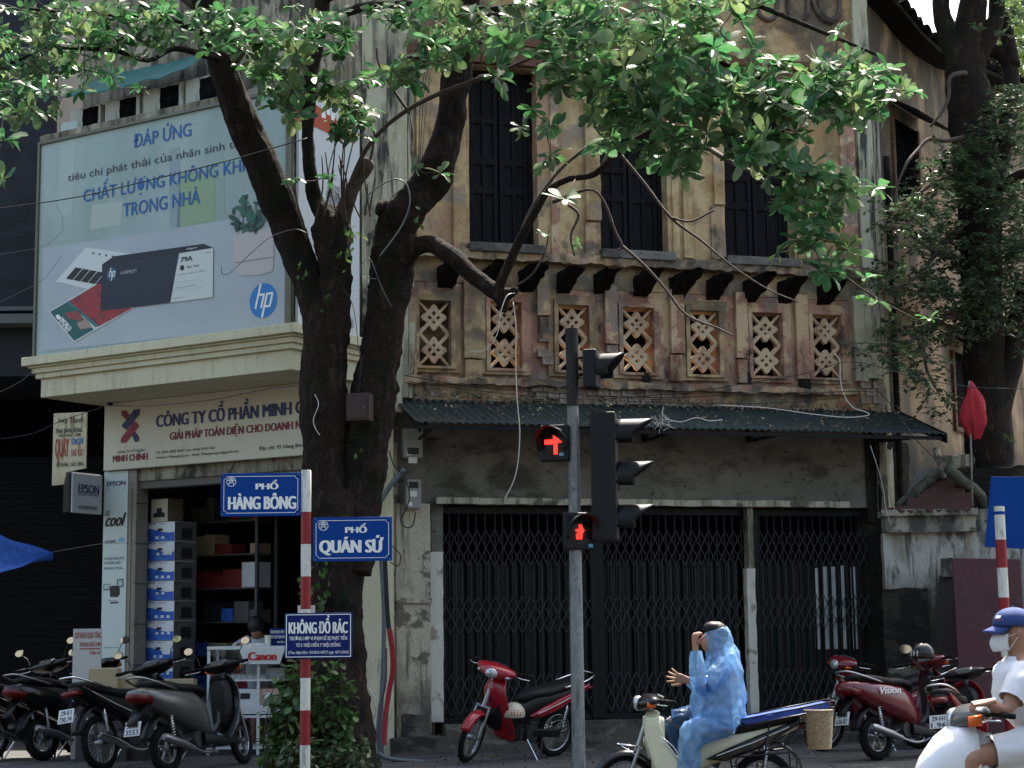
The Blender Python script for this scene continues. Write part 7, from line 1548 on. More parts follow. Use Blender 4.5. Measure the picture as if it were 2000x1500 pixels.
# ---------------- people
def skin_mesh(name, V_, E_, mat, parent=None, sub=2, loc=(0, 0, 0), root=0):
    me = bpy.data.meshes.new(name); me.from_pydata([v[0] for v in V_], E_, []); o = bpy.data.objects.new(name, me); COL.objects.link(o)
    if parent: o.parent = parent
    o.location = loc; me.materials.append(mat)
    sm = o.modifiers.new('skin', 'SKIN'); sm.use_smooth_shade = True
    for i, v in enumerate(V_):
        r = v[1]; me.skin_vertices[0].data[i].radius = r if isinstance(r, tuple) else (r, r)
    me.skin_vertices[0].data[root].use_root = True
    s_ = o.modifiers.new('sub', 'SUBSURF'); s_.levels = sub; s_.render_levels = sub
    return o
def hand(name, par, wrist, d, nrm, mat, curl=.3, sc=1.0, mirror=1, spread=.2):
    """palm and five jointed fingers; d = pointing direction, nrm = palm side"""
    d = Vector(d).normalized(); nrm = Vector(nrm); nrm = (nrm - d * nrm.dot(d)).normalized(); sd = d.cross(nrm) * mirror; wrist = Vector(wrist)
    V_ = [(wrist, (.028 * sc, .020 * sc)), (wrist + d * .045 * sc, (.040 * sc, .020 * sc)), (wrist + d * .080 * sc, (.042 * sc, .016 * sc))]; E_ = [(0, 1), (1, 2)]
    q = MB()
    pts = [wrist - d * .04 * sc, wrist, wrist + d * .03 * sc, wrist + d * .06 * sc, wrist + d * .088 * sc]; wd_ = [.028, .028, .038, .042, .038]; th_ = [.024, .020, .019, .017, .013]
    rows = [[p + sd * wd_[i] * sc * cos(2 * pi * k / 12) + nrm * th_[i] * sc * sin(2 * pi * k / 12) for k in range(12)] for i, p in enumerate(pts)]; q.grid(rows, True); q.add(rows[-1], [tuple(range(12))])
    for f in range(4):
        u = -.03 + f * .02; ln = (.068, .078, .073, .058)[f] * sc; a = spread * (f - 1.5) * .6; dd = (d * cos(a) + sd * sin(a)).normalized(); p = wrist + d * .082 * sc + sd * u * sc; P = [p - dd * .015]; cur = 0
        for j, fr_ in enumerate((.45, .32, .23)): 
            cur += curl * (1 + .3 * j); dv = (dd * cos(cur) + nrm * sin(cur)); p = p + dv * ln * fr_; P.append(p)
        q.tube(P, [.0105 * sc, .0098 * sc, .0088 * sc, .0065 * sc], 8); q.ball(tuple(P[-1]), .0066 * sc, 8, 6)
    t0 = wrist + d * .02 * sc - sd * .028 * sc; dt = (d * .7 - sd * .7 + nrm * .25).normalized(); t1 = t0 + dt * .038 * sc; t2 = t1 + (dt + d * .5 + nrm * curl).normalized() * .032 * sc; t3 = t2 + (dt + d * .9 + nrm * curl * 1.5).normalized() * .024 * sc
    q.tube([t0, t1, t2, t3], [.014 * sc, .0125 * sc, .011 * sc, .008 * sc], 8); q.ball(tuple(t3), .008 * sc, 8, 6)
    return q.build(name, mat, par, smooth=True, sub=1)
# raincoat rider (world frame; on the cream motorbike)
RY = 15.6
def rp3(x, y, dy=0.0): p = at(x, y, RY + dy); return p
rid = empty('person', (at(1420, 1405, RY).x, RY, 0), 0, 'rider in a see-through blue plastic raincoat raising one hand to the hood', 'person'); O_ = rid.location.copy()
def L(x, y, dy=0.0): return rp3(x, y, dy) - O_
clothd = M('grey_shirt', (.26, .25, .28), .8, layers=[((.45, .12, .16), 5, .56, .6, V3, .8)], grain=.1)
V_ = [(L(1424, 1398), (.15, .14)), (L(1412, 1360), (.13, .15)), (L(1408, 1325), (.13, .17)), (L(1405, 1296), (.10, .15)), (L(1402, 1278), .055), (L(1399, 1258), (.085, .075)), (L(1398, 1240), (.095, .08)), (L(1398, 1226), .06),
      (L(1408, 1300, -.18), .06), (L(1372, 1338, -.28), .046), (L(1359, 1272, -.24), .033), (L(1408, 1300, .18), .06), (L(1385, 1352, .26), .046), (L(1346, 1330, .14), .034),
      (L(1410, 1408, -.12), .10), (L(1348, 1424, -.20), .07), (L(1342, 1500, -.18), .05), (L(1338, 1545, -.18), .045), (L(1410, 1405, .12), .10), (L(1305, 1408, .2), .07), (L(1318, 1480, .2), .05), (L(1318, 1545, .18), .045)]
E_ = [(0, 1), (1, 2), (2, 3), (3, 4), (4, 5), (5, 6), (6, 7), (3, 8), (8, 9), (9, 10), (3, 11), (11, 12), (12, 13), (0, 14), (14, 15), (15, 16), (16, 17), (0, 18), (18, 19), (19, 20), (20, 21)]
skin_mesh('body', V_, E_, clothd, rid)
hq = MB(); hq.ball(tuple(L(1401, 1240)), (.10, .090, .118), 16, 12); hq.ball(tuple(L(1392, 1225, .0)), (.085, .08, .052), 14, 8); hq.build('hair', hair, rid, smooth=True)
fc = MB(); c_ = L(1393, 1250); fc.ball((c_.x - .02, c_.y, c_.z - .02), (.09, .072, .10), 16, 12); fc.ball((c_.x - .11, c_.y, c_.z - .02), (.02, .012, .02), 8, 6); fc.build('face', skin, rid, smooth=True)
sh = MB()
for s_ in (-1, 1): p = L(1330, 1548, -.18 if s_ < 0 else .18); sh.loft([(p.x - .17, p.z - .02, .03, .02, p.y), (p.x - .1, p.z, .045, .035, p.y), (p.x, p.z + .01, .045, .045, p.y), (p.x + .08, p.z, .035, .04, p.y)], 12)
sh.build('shoes', blackp, rid, smooth=True)
hand('hand', rid, L(1358, 1262, -.24), (.0, -.0, 1), (.7, .5, .1), skin, .75, 1.12, 1, .1)
hand('hand', rid, L(1341, 1328, .12), (-1, -.1, .25), (.2, 1, .3), skin, .18, 1.15, -1, .5)
coatm = bpy.data.materials.new('blue_plastic_film'); coatm.use_nodes = True; nt = coatm.node_tree; b = nt.nodes['Principled BSDF']; out = nt.nodes['Material Output']
b.inputs['Base Color'].default_value = (.32, .54, .80, 1); b.inputs['Roughness'].default_value = .22; b.inputs['Specular IOR Level'].default_value = .8
tcn = nt.nodes.new('ShaderNodeTexCoord'); n1 = nt.nodes.new('ShaderNodeTexNoise'); n1.inputs['Scale'].default_value = 4.5; n1.inputs['Detail'].default_value = 7; n1.inputs['Distortion'].default_value = 2.2; nt.links.new(tcn.outputs['Object'], n1.inputs[0])
bp_ = nt.nodes.new('ShaderNodeBump'); bp_.inputs['Strength'].default_value = .9; bp_.inputs['Distance'].default_value = .05; n3 = nt.nodes.new('ShaderNodeTexNoise'); n3.noise_type = 'RIDGED_MULTIFRACTAL'; n3.inputs['Scale'].default_value = 5; n3.inputs['Detail'].default_value = 3; n3.inputs['Distortion'].default_value = .8; nt.links.new(tcn.outputs['Object'], n3.inputs[0]); nt.links.new(n3.outputs[0], bp_.inputs['Height']); nt.links.new(bp_.outputs[0], b.inputs['Normal'])
tb = nt.nodes.new('ShaderNodeBsdfTransparent'); tb.inputs[0].default_value = (.55, .78, 1, 1); tl_ = nt.nodes.new('ShaderNodeBsdfTranslucent'); tl_.inputs[0].default_value = (.38, .60, .88, 1)
ms1 = nt.nodes.new('ShaderNodeMixShader'); ms1.inputs[0].default_value = .35; nt.links.new(b.outputs[0], ms1.inputs[1]); nt.links.new(tl_.outputs[0], ms1.inputs[2])
ms2 = nt.nodes.new('ShaderNodeMixShader'); cr = nt.nodes.new('ShaderNodeMapRange'); cr.inputs[1].default_value = .3; cr.inputs[2].default_value = .75; cr.inputs[3].default_value = .66; cr.inputs[4].default_value = .30; nt.links.new(n1.outputs[0], cr.inputs[0]); nt.links.new(cr.outputs[0], ms2.inputs[0])
nt.links.new(ms1.outputs[0], ms2.inputs[1]); nt.links.new(tb.outputs[0], ms2.inputs[2]); nt.links.new(ms2.outputs[0], out.inputs[0])
def drape(mb, st, n=56, wr=.07, fold=5, seed=0):
    """st: list of (centre, rx, ry) rings going down, creased"""
    rows = []; C_ = []
    for i in range(len(st) - 1):
        for k in range(6):
            t = k / 6; a, b2 = st[i], st[i + 1]; C_.append((a[0].lerp(b2[0], t), a[1] + (b2[1] - a[1]) * t, a[2] + (b2[2] - a[2]) * t))
    C_.append(st[-1])
    for i, (c, rx, ry) in enumerate(C_):
        ax = (C_[min(i + 1, len(C_) - 1)][0] - C_[max(i - 1, 0)][0]).normalized(); u = Vector((1, 0, 0)) - ax * ax.x
        if u.length < .3: u = Vector((0, 0, 1)) - ax * ax.z
        u.normalize(); v = ax.cross(u); row = []
        for k in range(n):
            a = 2 * pi * k / n; f = 1 + wr * (sin(fold * a + i * .35 + seed) * .5 + noise.noise(Vector((cos(a) * 2.2, sin(a) * 2.2, i * .28 + seed))) * 1.3 + abs(noise.noise(Vector((cos(a) * 5, sin(a) * 5, i * .45 + seed)))) * 1.0 - abs(noise.noise(Vector((cos(a) * 9 + i * .3, sin(a) * 9, i * .3 + seed)))) * .8)
            row.append(c + u * rx * f * cos(a) + v * ry * f * sin(a))
        rows.append(row)
    mb.grid(rows, True)
q = MB(); drape(q, [(L(1396, 1224), .03, .03), (L(1398, 1230), .105, .09), (L(1402, 1246), .125, .115), (L(1407, 1268), .13, .125), (L(1412, 1284), .145, .19), (L(1412, 1305), .175, .25), (L(1406, 1335), .215, .27), (L(1403, 1365), .235, .27), (L(1402, 1392), .245, .27), (L(1402, 1412), .235, .27), (L(1404, 1424), .20, .25)], 120, .065, 6)
q.build('raincoat', coatm, rid, smooth=True)
q = MB(); drape(q, [(L(1415, 1296, -.15), .085, .085), (L(1394, 1322, -.24), .085, .08), (L(1373, 1340, -.28), .085, .075), (L(1364, 1325, -.28), .075, .07), (L(1361, 1298, -.26), .07, .065), (L(1359, 1272, -.24), .048, .048)], 36, .13, 4, 3); q.build('sleeve', coatm, rid, smooth=True)
q = MB(); drape(q, [(L(1415, 1300, .15), .085, .085), (L(1396, 1330, .24), .08, .08), (L(1382, 1352, .26), .08, .07), (L(1365, 1342, .2), .065, .06), (L(1349, 1332, .15), .05, .05)], 36, .13, 4, 7); q.build('sleeve', coatm, rid, smooth=True)
q = MB(); drape(q, [(L(1420, 1404, -.12), .14, .13), (L(1390, 1418, -.16), .13, .12), (L(1356, 1430, -.19), .115, .11), (L(1348, 1455, -.19), .10, .10), (L(1345, 1490, -.18), .095, .095), (L(1340, 1535, -.18), .09, .09)], 48, .12, 5, 11); q.build('rain_trouser', coatm, rid, smooth=True)
bluepant = M('dark_blue_film', (.015, .05, .13), .25, bump=.5, bscale=12, grain=.2)
q = MB(); drape(q, [(L(1400, 1402, .12), .12, .12), (L(1350, 1404, .17), .11, .11), (L(1308, 1410, .2), .10, .10), (L(1314, 1445, .2), .085, .085), (L(1318, 1535, .19), .08, .08)], 40, .10, 5, 5); q.build('rain_trouser', bluepant, rid, smooth=True)
# capped man
MY = 10.5
man = empty('person', (at(2060, 1440, MY).x, MY, 0), 0, 'man in a blue cap and white mask riding the white scooter', 'person'); O_ = man.location.copy()
def K(x, y, dy=0.0): return at(x, y, MY + dy) - O_
V_ = [(K(2085, 1440), (.16, .15)), (K(2050, 1400), (.14, .17)), (K(2010, 1350), (.13, .18)), (K(1996, 1308), (.09, .14)), (K(1990, 1285), .062), (K(1988, 1264), (.074, .066)), (K(1982, 1244), (.098, .076)), (K(1986, 1222), (.10, .08)), (K(1990, 1204), .06),
      (K(1998, 1318, -.19), .068), (K(1965, 1392, -.27), .044), (K(1928, 1372, -.28), .030), (K(1998, 1318, .19), .068), (K(1965, 1392, .27), .044), (K(1928, 1372, .28), .030),
      (K(2060, 1450, -.12), .10), (K(1890, 1482, -.18), .065), (K(1925, 1600, -.16), .052), (K(1925, 1690, -.15), .045), (K(2060, 1450, .12), .10), (K(1890, 1482, .18), .065), (K(1925, 1600, .16), .052), (K(1925, 1690, .15), .045)]
E_ = [(0, 1), (1, 2), (2, 3), (3, 4), (4, 5), (5, 6), (6, 7), (7, 8), (3, 9), (9, 10), (10, 11), (3, 12), (12, 13), (13, 14), (0, 15), (15, 16), (16, 17), (17, 18), (0, 19), (19, 20), (20, 21), (21, 22)]
skin_mesh('body', V_, E_, skin, man)
q = MB(); e = K(1990, 1236, -.078); q.lathe([(.001, -.012), (.020, -.014), (.026, -.004), (.02, .008)], 14, tuple(e), 'y'); q.ball((e.x - .004, e.y - .006, e.z - .024), (.010, .008, .010), 8, 6); q.build('ear', skin, man, smooth=True)
q = MB(); 
for s_ in (-1, 1): e = K(1953, 1238, s_ * .038); q.ball(tuple(e), (.008, .010, .006), 10, 6)
q.build('eyes', blackT, man, smooth=True)
q = MB(); drape(q, [(K(1988, 1282), .07, .07), (K(1988, 1294), .095, .12), (K(1986, 1312), .14, .20), (K(1994, 1350), .17, .215), (K(2042, 1400), .17, .20), (K(2085, 1448), .185, .19)], 56, .05, 5, 2); q.build('shirt', M('white_shirt', (.70, .70, .72), .8, grain=.03), man, smooth=True)
for s_ in (-1, 1): q = MB(); drape(q, [(K(2002, 1312, s_ * .15), .085, .085), (K(1990, 1335, s_ * .21), .082, .08), (K(1975, 1366, s_ * .25), .072, .07)], 32, .06, 3, s_); q.build('shirt_sleeve', MATS['white_shirt'], man, smooth=True)
q = MB()
for s_ in (-1, 1): drape(q, [(K(2085, 1446, s_ * .10), .14, .13), (K(2000, 1460, s_ * .14), .115, .11), (K(1935, 1470, s_ * .17), .095, .095)], 32, .06, 4, s_)
q.build('trousers', MATS['white_shirt'], man, smooth=True)
capm = M('blue_cap_cloth', (.022, .048, .17), .8, grain=.1); cc = K(1980, 1219); q = MB(); rows = []
for i in range(11):
    th = -.12 + (pi / 2 + .12) * i / 10; rows.append([(cc.x + .122 * cos(th) * cos(2 * pi * k / 28), cc.y + .098 * cos(th) * sin(2 * pi * k / 28), cc.z + .098 * sin(th) ** (1 if sin(th) < 0 else .9) if sin(th) > 0 else cc.z + .098 * sin(th)) for k in range(28)])
q.grid(rows, True); cpo = q.build('cap', capm, man, smooth=True, solid=.004)
q = MB(); rows = []
for i in range(7):
    f = i / 6; rows.append([(cc.x - (.085 + .105 * f) * cos(a) - .0, cc.y + (.088 + .004 * f) * sin(a) * 1.0, cc.z + .004 - .045 * f + .028 * (1 - cos(a * 1.1)) * -1) for a in [-1.1 + 2.2 * k / 12 for k in range(13)]])
q.grid(rows); q.build('cap_brim', capm, cpo, smooth=True, solid=.005)
q = MB(); q.ball((cc.x, cc.y, cc.z + .098), .009, 8, 6); q.build('cap_button', capm, cpo, smooth=True)
em = MB(); rows = []
for i in range(5):
    th = .25 + .42 * i / 4; rows.append([(cc.x - .1245 * cos(th) * cos(a), cc.y - .1005 * cos(th) * sin(a), cc.z + .10 * sin(th)) for a in [.15 + .62 * k / 8 + .1 * i / 4 for k in range(9)]])
em.grid(rows); em.build('cap_emblem', M('cap_orange', (.55, .07, .03), .6, grain=0), cpo, smooth=True)
em = MB(); rows = []
for i in range(3):
    th = .36 + .09 * i; rows.append([(cc.x - .1262 * cos(th) * cos(a), cc.y - .102 * cos(th) * sin(a), cc.z + .1015 * sin(th)) for a in [.22 + .42 * k / 6 for k in range(7)]])
em.grid(rows); em.build('emblem_stroke', whiteT, cpo, smooth=True)
mk = MB(); rows = []; mc = K(1974, 1256)
for i in range(9):
    f = i / 8; hh = .048 - .098 * f; bul = .105 + .020 * sin(pi * f); rows.append([(mc.x - bul * cos(a) * (1 - .12 * abs(a)) + .004 * sin(f * 25), mc.y + .074 * sin(a), mc.z + hh + .012 * (1 - cos(a))) for a in [-1.25 + 2.5 * k / 14 for k in range(15)]])
mk.grid(rows); mko = mk.build('face_mask', M('mask_cloth', (.62, .65, .64), .8, grain=.04), man, smooth=True, solid=.003)
mk = MB(); e = K(1990, 1234, -.082)
for dz in (.04, -.035): mk.tube([(mc.x - .03, mc.y - .075, mc.z + dz), ((mc.x + e.x) / 2 - .01, e.y - .004, (mc.z + dz + e.z) / 2), (e.x, e.y - .006, e.z + dz * .5)], .0018, 5)
mk.build('mask_loop', white, mko)
q = MB(); q.ball((cc.x + .03, cc.y, cc.z - .035), (.088, .082, .055), 14, 8); q.build('hair', hair, man, smooth=True)
hand('hand', man, K(1930, 1372, -.28), (-1, 0, -.1), (0, .2, -1), skin, .9, 1.05, 1, .1); hand('hand', man, K(1930, 1372, .28), (-1, 0, -.1), (0, -.2, -1), skin, .9, 1.05, -1, .1)
# clerk behind the counter
clk = empty('person', CT.w(cs(505, 1260), D_ + .3, 0), 0, 'clerk in a pale shirt bending over papers behind the counter', 'person'); O_ = clk.location.copy(); CY = O_.y
def Q_(x, y, dy=0.0): return at(x, y, CY + dy) - O_
V_ = [(Q_(512, 1345, .12), (.15, .13)), (Q_(510, 1300, .08), (.14, .14)), (Q_(506, 1258, .0), (.17, .12)), (Q_(504, 1244, -.03), .07), (Q_(502, 1238, -.08), (.07, .075)), (Q_(500, 1230, -.12), (.085, .09)), (Q_(500, 1220, -.12), .06), (Q_(478, 1256, -.0), .07), (Q_(462, 1268, -.22), .05), (Q_(473, 1260, -.42), .034), (Q_(533, 1256, .0), .07), (Q_(540, 1268, -.22), .05), (Q_(524, 1262, -.42), .034), (Q_(503, 1420, .1), .10), (Q_(500, 1462, .1), .06)]
skin_mesh('body', V_, [(0, 1), (1, 2), (2, 3), (3, 4), (4, 5), (5, 6), (2, 7), (7, 8), (8, 9), (2, 10), (10, 11), (11, 12), (0, 13), (13, 14)], skin, clk)
hq = MB(); c_ = Q_(500, 1221, -.09); hq.ball(tuple(c_), (.112, .125, .125), 16, 10); hq.build('hair', hair, clk, smooth=True)
q = MB(); drape(q, [(Q_(504, 1243, -.02), .08, .08), (Q_(505, 1250, 0), .19, .12), (Q_(507, 1268, .02), .21, .15), (Q_(510, 1300, .06), .19, .17), (Q_(512, 1345, .10), .18, .17)], 40, .05, 5, 4); drape(q, [(Q_(485, 1253, 0), .08, .08), (Q_(464, 1264, -.18), .07, .07), (Q_(468, 1264, -.34), .055, .055)], 24, .08, 4); drape(q, [(Q_(528, 1253, 0), .08, .08), (Q_(542, 1264, -.18), .07, .07), (Q_(533, 1264, -.34), .055, .055)], 24, .08, 4)
q.build('shirt', M('pale_shirt', (.42, .44, .45), .8, grain=.05), clk, smooth=True)
hand('hand', clk, Q_(474, 1258, -.42), (.4, -1, 0), (0, 0, -1), skin, .5, 1); hand('hand', clk, Q_(523, 1260, -.42), (-.4, -1, 0), (0, 0, -1), skin, .5, 1, -1)
q = MB(); q.rough((-.14, -.1, 0), (.14, .1, .03), .07, .008); q.build('paper_sheets', white, loc=CT.w(cs(492, 1262), .15, ztop + .002), label='heap of white papers on the counter before the clerk', cat='papers')

q = MB(); drape(q, [(K(1968, 1404, -.24), .03, .03), (K(1960, 1410, -.25), .07, .05), (K(1985, 1410, -.24), .08, .05)], 20, .1, 4, 3) if 0 else q.loft([(K(1930, 1405).x, K(1930, 1406).z, .05, .03, -.22), (K(1955, 1400).x, K(1955, 1402).z, .06, .045, -.22), (K(2000, 1398).x, K(2000, 1400).z, .05, .04, -.22)], 14); q.build('blue_bag', M('blue_shorts', (.03, .10, .34), .7, grain=.1), man, smooth=True)
# ================================================================== wires, pipes, meters, air conditioners and small things
cabm = M('black_cable', (.010, .010, .010), .6, grain=0); cabw = M('white_cord', (.55, .53, .48), .5, grain=.05); pipem = M('grey_conduit', (.12, .135, .14), .5, grain=.1)
def cable(pts, Y, rpx, label, mat=cabm, name='cable', cat='cable', group=None, n=6):
    P = [at(p[0], p[1], p[2] if len(p) > 2 else Y) for p in pts]; l0 = P[0].copy(); q = MB(); q.tube([p - l0 for p in catmull(P, n)], rpx * (.62 if rpx < 3 else 1) * Y / F, 6); return q.build(name, mat, None, True, loc=l0, label=label, cat=cat, group=group)
cable([(-40, 412), (0, 407), (150, 385), (300, 350), (430, 318), (520, 293), (600, 270)], 17.3, 1.9, 'thick black cable crossing the billboard up to the forked tree')
cable([(-30, 10), (0, 6), (60, 28), (110, 60), (150, 90)], 18, 1.6, 'black cable in the top left corner')
cable([(-20, 500), (80, 482), (118, 455), (122, 430), (110, 400)], 19.0, .7, 'thin grey wire curling over the left edge of the billboard', pipem)
cable([(-20, 598), (30, 575), (85, 545), (120, 500)], 19.0, .7, 'thin grey wire sagging beside the lower left of the billboard', pipem)
cable([(-20, 775), (40, 745), (70, 718)], 19.0, .7, 'thin wire rising to the left end of the cornice', pipem)
cable([(-20, 860), (60, 848), (120, 822), (200, 795)], 20.5, 1.2, 'black wire running under the bay to the fascia sign')
cable([(84, 692), (200, 680), (330, 668), (460, 650), (560, 640), (575, 650), (560, 680), (562, 700)], 0, 1, 'x') if 0 else None
cable([(205, 792, 20.6), (300, 792, 20.7), (420, 780, 20.7), (520, 760, 20.6), (600, 752, 20.4)], 20.6, 1.1, 'sagging black wire along the top of the fascia sign')
cable([(1006, 572, 17.5), (990, 578, 17.4), (978, 610, 17.3), (972, 650, 17.3), (950, 682, 17.3), (918, 687, 17.4)], 17.4, 1.5, 'white cord looping left from the sawn limb tip', cabw)
cable([(1002, 590, 17.4), (1008, 640, 17.4), (1007, 700, 17.4), (1010, 780, 17.4), (1015, 840, 17.4), (1012, 900, 17.4), (1003, 940, 17.4), (985, 976, 17.4)], 17.4, 1.6, 'long white cord dangling from the sawn limb past the awning', cabw)
cable([(790, 733), (900, 752), (1000, 762), (1200, 774), (1330, 776), (1450, 770), (1600, 766), (1700, 764)], 20.9, 1.7, 'upper black cable along the cornice above the awning', group='black cables along the cornice above the awning')
cable([(795, 745), (950, 765), (1100, 778), (1300, 786), (1480, 788), (1640, 778)], 20.8, 1.3, 'lower black cable along the cornice just over the awning', group='black cables along the cornice above the awning')
cable([(1180, 780), (1350, 765), (1480, 745), (1580, 728), (1645, 708), (1700, 712), (1790, 738), (1900, 756), (2020, 760)], 20.7, 1.4, 'black wire rising to the right lattice panel and on to the wing')
cable([(1714, 763), (1740, 790), (1770, 835), (1800, 870), (1828, 898)], 21.3, 1.6, 'black wire dropping from the cornice to the annex finial')
cable([(1296, 795), (1294, 808), (1305, 819), (1330, 824), (1360, 816), (1385, 822), (1411, 820)], 21.0, 1.8, 'stiff white cord end lying across the green awning', cabw)
cable([(1400, 791), (1500, 797), (1580, 808), (1650, 815), (1692, 812), (1694, 806), (1665, 795), (1648, 770), (1641, 740), (1640, 705), (1630, 690)], 21.05, 1.6, 'white cord hanging from the rightmost lattice panel onto the awning', cabw)
for k, dx in enumerate((0, 5, 11)): cable([(836 + dx, 120), (826 + dx, 160), (820 + dx, 220), (818 + dx * .6, 300), (814 + dx * .5, 340)], 20.6, 1.5 - .3 * k, ('leftmost', 'middle', 'rightmost')[k] + ' black cable of the bundle hanging behind the right tree fork', group='cable bundle by the right tree fork')
cable([(720, 388), (722, 378), (750, 358), (775, 350), (795, 362), (800, 400), (785, 440), (765, 470), (742, 500)], 17.6, 2.4, 'dark hose looped round the knobbly right tree fork', pipem)
cable([(735, 545), (708, 540), (705, 520), (722, 505), (745, 560), (765, 600)], 17.6, 1.2, 'thin pale wire curled over the burl of the right fork', pipem)
cable([(432, 520), (434, 535), (450, 532), (490, 495), (530, 462), (575, 448), (600, 455)], 17.6, 1.2, 'bent pale wire poking left from the left tree fork', pipem)
cable([(668, 560), (690, 600), (700, 680), (705, 720), (695, 790), (680, 810)], 17.9, 1.1, 'thin black wire between the two tree forks')
cable([(615, 770), (622, 790), (612, 820), (618, 840), (625, 850)], 17.4, 1.3, 'short white cord on the front of the left tree fork', cabw)
cable([(104, 1078, 21), (150, 1070, 21), (200, 1062, 21), (252, 1060, 21)], 21, 1.0, 'cord tying the blue tarpaulin to the shop pillar', pipem)
cable([(1700, 870), (1722, 940), (1730, 990), (1738, 1020)], 21.6, .8, 'thin pale wire down the black corner pier', cabw)
# conduits and cables on the column by the gate
cable([(735, 1015), (738, 990), (752, 965), (765, 945), (790, 915)], 20.8, 5, 'grey bent conduit rising to the upper meter box', pipem, 'conduit', 'conduit')
cable([(746, 1480), (744, 1400), (748, 1300), (750, 1200), (745, 1100), (737, 1000)], 20.8, 4.5, 'grey vertical conduit behind the red hose', pipem, 'conduit', 'conduit')
cable([(702, 1180), (712, 1100), (720, 1010), (735, 920), (752, 860), (760, 800)], 20.7, 3.0, 'thick black cable down the cream column right of the tree')
cable([(760, 880), (770, 910), (790, 930), (800, 970), (790, 1000), (782, 1015), (792, 1030), (806, 1026), (812, 1000)], 20.6, 2.0, 'black cable looping below the lower meter box')
cable([(756, 1060), (770, 1070), (782, 1085), (778, 1105), (762, 1098)], 20.6, 2.0, 'small coil of black cable beside the blue street plate')
cable([(748, 1010), (752, 1100), (757, 1200), (764, 1260)], 20.55, 4.5, 'black hose running down into the red corrugated hose')
def corr(pts, Y, rpx, label, mat):
    P = catmull([at(x, y, Y) for x, y in pts], 30); l0 = P[0].copy(); n = len(P); r0 = rpx * Y / F; q = MB(); q.tube([p - l0 for p in P], [r0 * (1.12 if i % 2 else .88) for i in range(n)], 10); return q.build('corrugated_hose', mat, None, 'auto', loc=l0, label=label, cat='hose')
corr([(761, 1228), (766, 1270), (767, 1310), (760, 1350), (753, 1400), (750, 1455)], 20.45, 5, 'bright red corrugated hose running down beside the gate pilaster', M('red_plastic_hose', (.36, .02, .03), .45, grain=.05))
corr([(752, 1265), (752, 1330), (742, 1380), (738, 1430), (740, 1478)], 20.5, 3.6, 'grey corrugated hose left of the red one', pipem)
cable([(740, 1470), (750, 1478), (775, 1484), (830, 1488)], 20.2, 4, 'grey pipe end bending onto the pavement', pipem, 'conduit', 'conduit')
cable([(722, 1345), (730, 1362), (733, 1385), (731, 1403)], 19.6, 1.8, 'bent shiny metal rod beside the tree trunk', chrome, 'metal_rod', 'rod')
def meter(x0, x1, y0, y1, lab, ylen):
    a, b = s((x0), (y0 + y1) / 2, -.2), s(x1, (y0 + y1) / 2, -.2); zz0, zz1 = z(x0, y1, -.2), z(x0, y0, -.2); o = empty('meter_box', FA.w((a + b) / 2, -.2, zz0), FA.a, lab, 'meter'); w = (b - a) / 2; h = zz1 - zz0
    q = MB(); q.box((-w, 0, 0), (w, .15, h)); q.build('meter_case', M('meter_grey', (.30, .29, .26), .5, layers=[((.15, .14, .12), 5, .5, .65, V3, .6)]), o, bevel=.01)
    q = MB(); q.box((-w * .6, -.006, h * ylen), (w * .6, -.001, h * (ylen + .22))); q.build('meter_window', M('dark_glass', (.02, .025, .03), .1, grain=0), o, bevel=.002)
    q = MB(); q.box((-w * .5, -.004, h * (ylen - .3)), (w * .4, -.001, h * (ylen - .1))); q.box((-w * .7, -.004, h * .08), (-w * .2, -.001, h * .22)); q.build('meter_label', white, o)
meter(788, 826, 836, 894, 'upper grey electricity meter under the left end of the awning', .12); meter(793, 823, 936, 993, 'lower grey electricity meter beside the lintel of the gates', .7)
# junction box between the forks
jb_ = empty('junction_box', at(700, 822, 17.75), radians(-8), 'dark brown metal junction box fixed between the two tree forks', 'box'); q = MB(); k = 17.75 / F; q.box((-22 * k, -.05, 0), (24 * k, .14, 54 * k)); q.build('box_case', M('brown_metal', (.045, .022, .018), .6, grain=.15), jb_, bevel=.006); q = MB(); q.box((-18 * k, -.058, 4 * k), (20 * k, -.052, 50 * k)); q.build('box_door', MATS['brown_metal'], jb_, bevel=.003); q = MB(); q.ball((15 * k, -.062, 24 * k), .008, 8, 6); q.build('latch', galv, jb_)
# signs glimpsed between the forks
sg = H.root('side_shop_sign', 'small blue and white shop sign seen through the gap between the tree forks', 'sign'); gy = .35
fr2 = Frame(at(672, 900, 20.9), 10); sg.location = fr2.O; sg.rotation_euler = (0, 0, fr2.a)
x0, x1 = fr2.s(650, 900), fr2.s(735, 900); q = MB(); q.box((x0, 0, fr2.z(670, 922)), (x1, .03, fr2.z(670, 888))); q.build('blue_board', signnavy, sg); q = MB(); q.box((x0, 0, fr2.z(670, 944)), (x1, .03, fr2.z(670, 923))); q.build('white_board', white, sg)
textpx(fr2, 'HEWLETT', (656, 905), (690, 898), -.004, whiteT, sg, .01); textpx(fr2, 'PACKARD', (656, 918), (690, 910), -.004, whiteT, sg, .01); textpx(fr2, 'In Chính hãng', (654, 941), (712, 926), -.004, blackT, sg, .0)
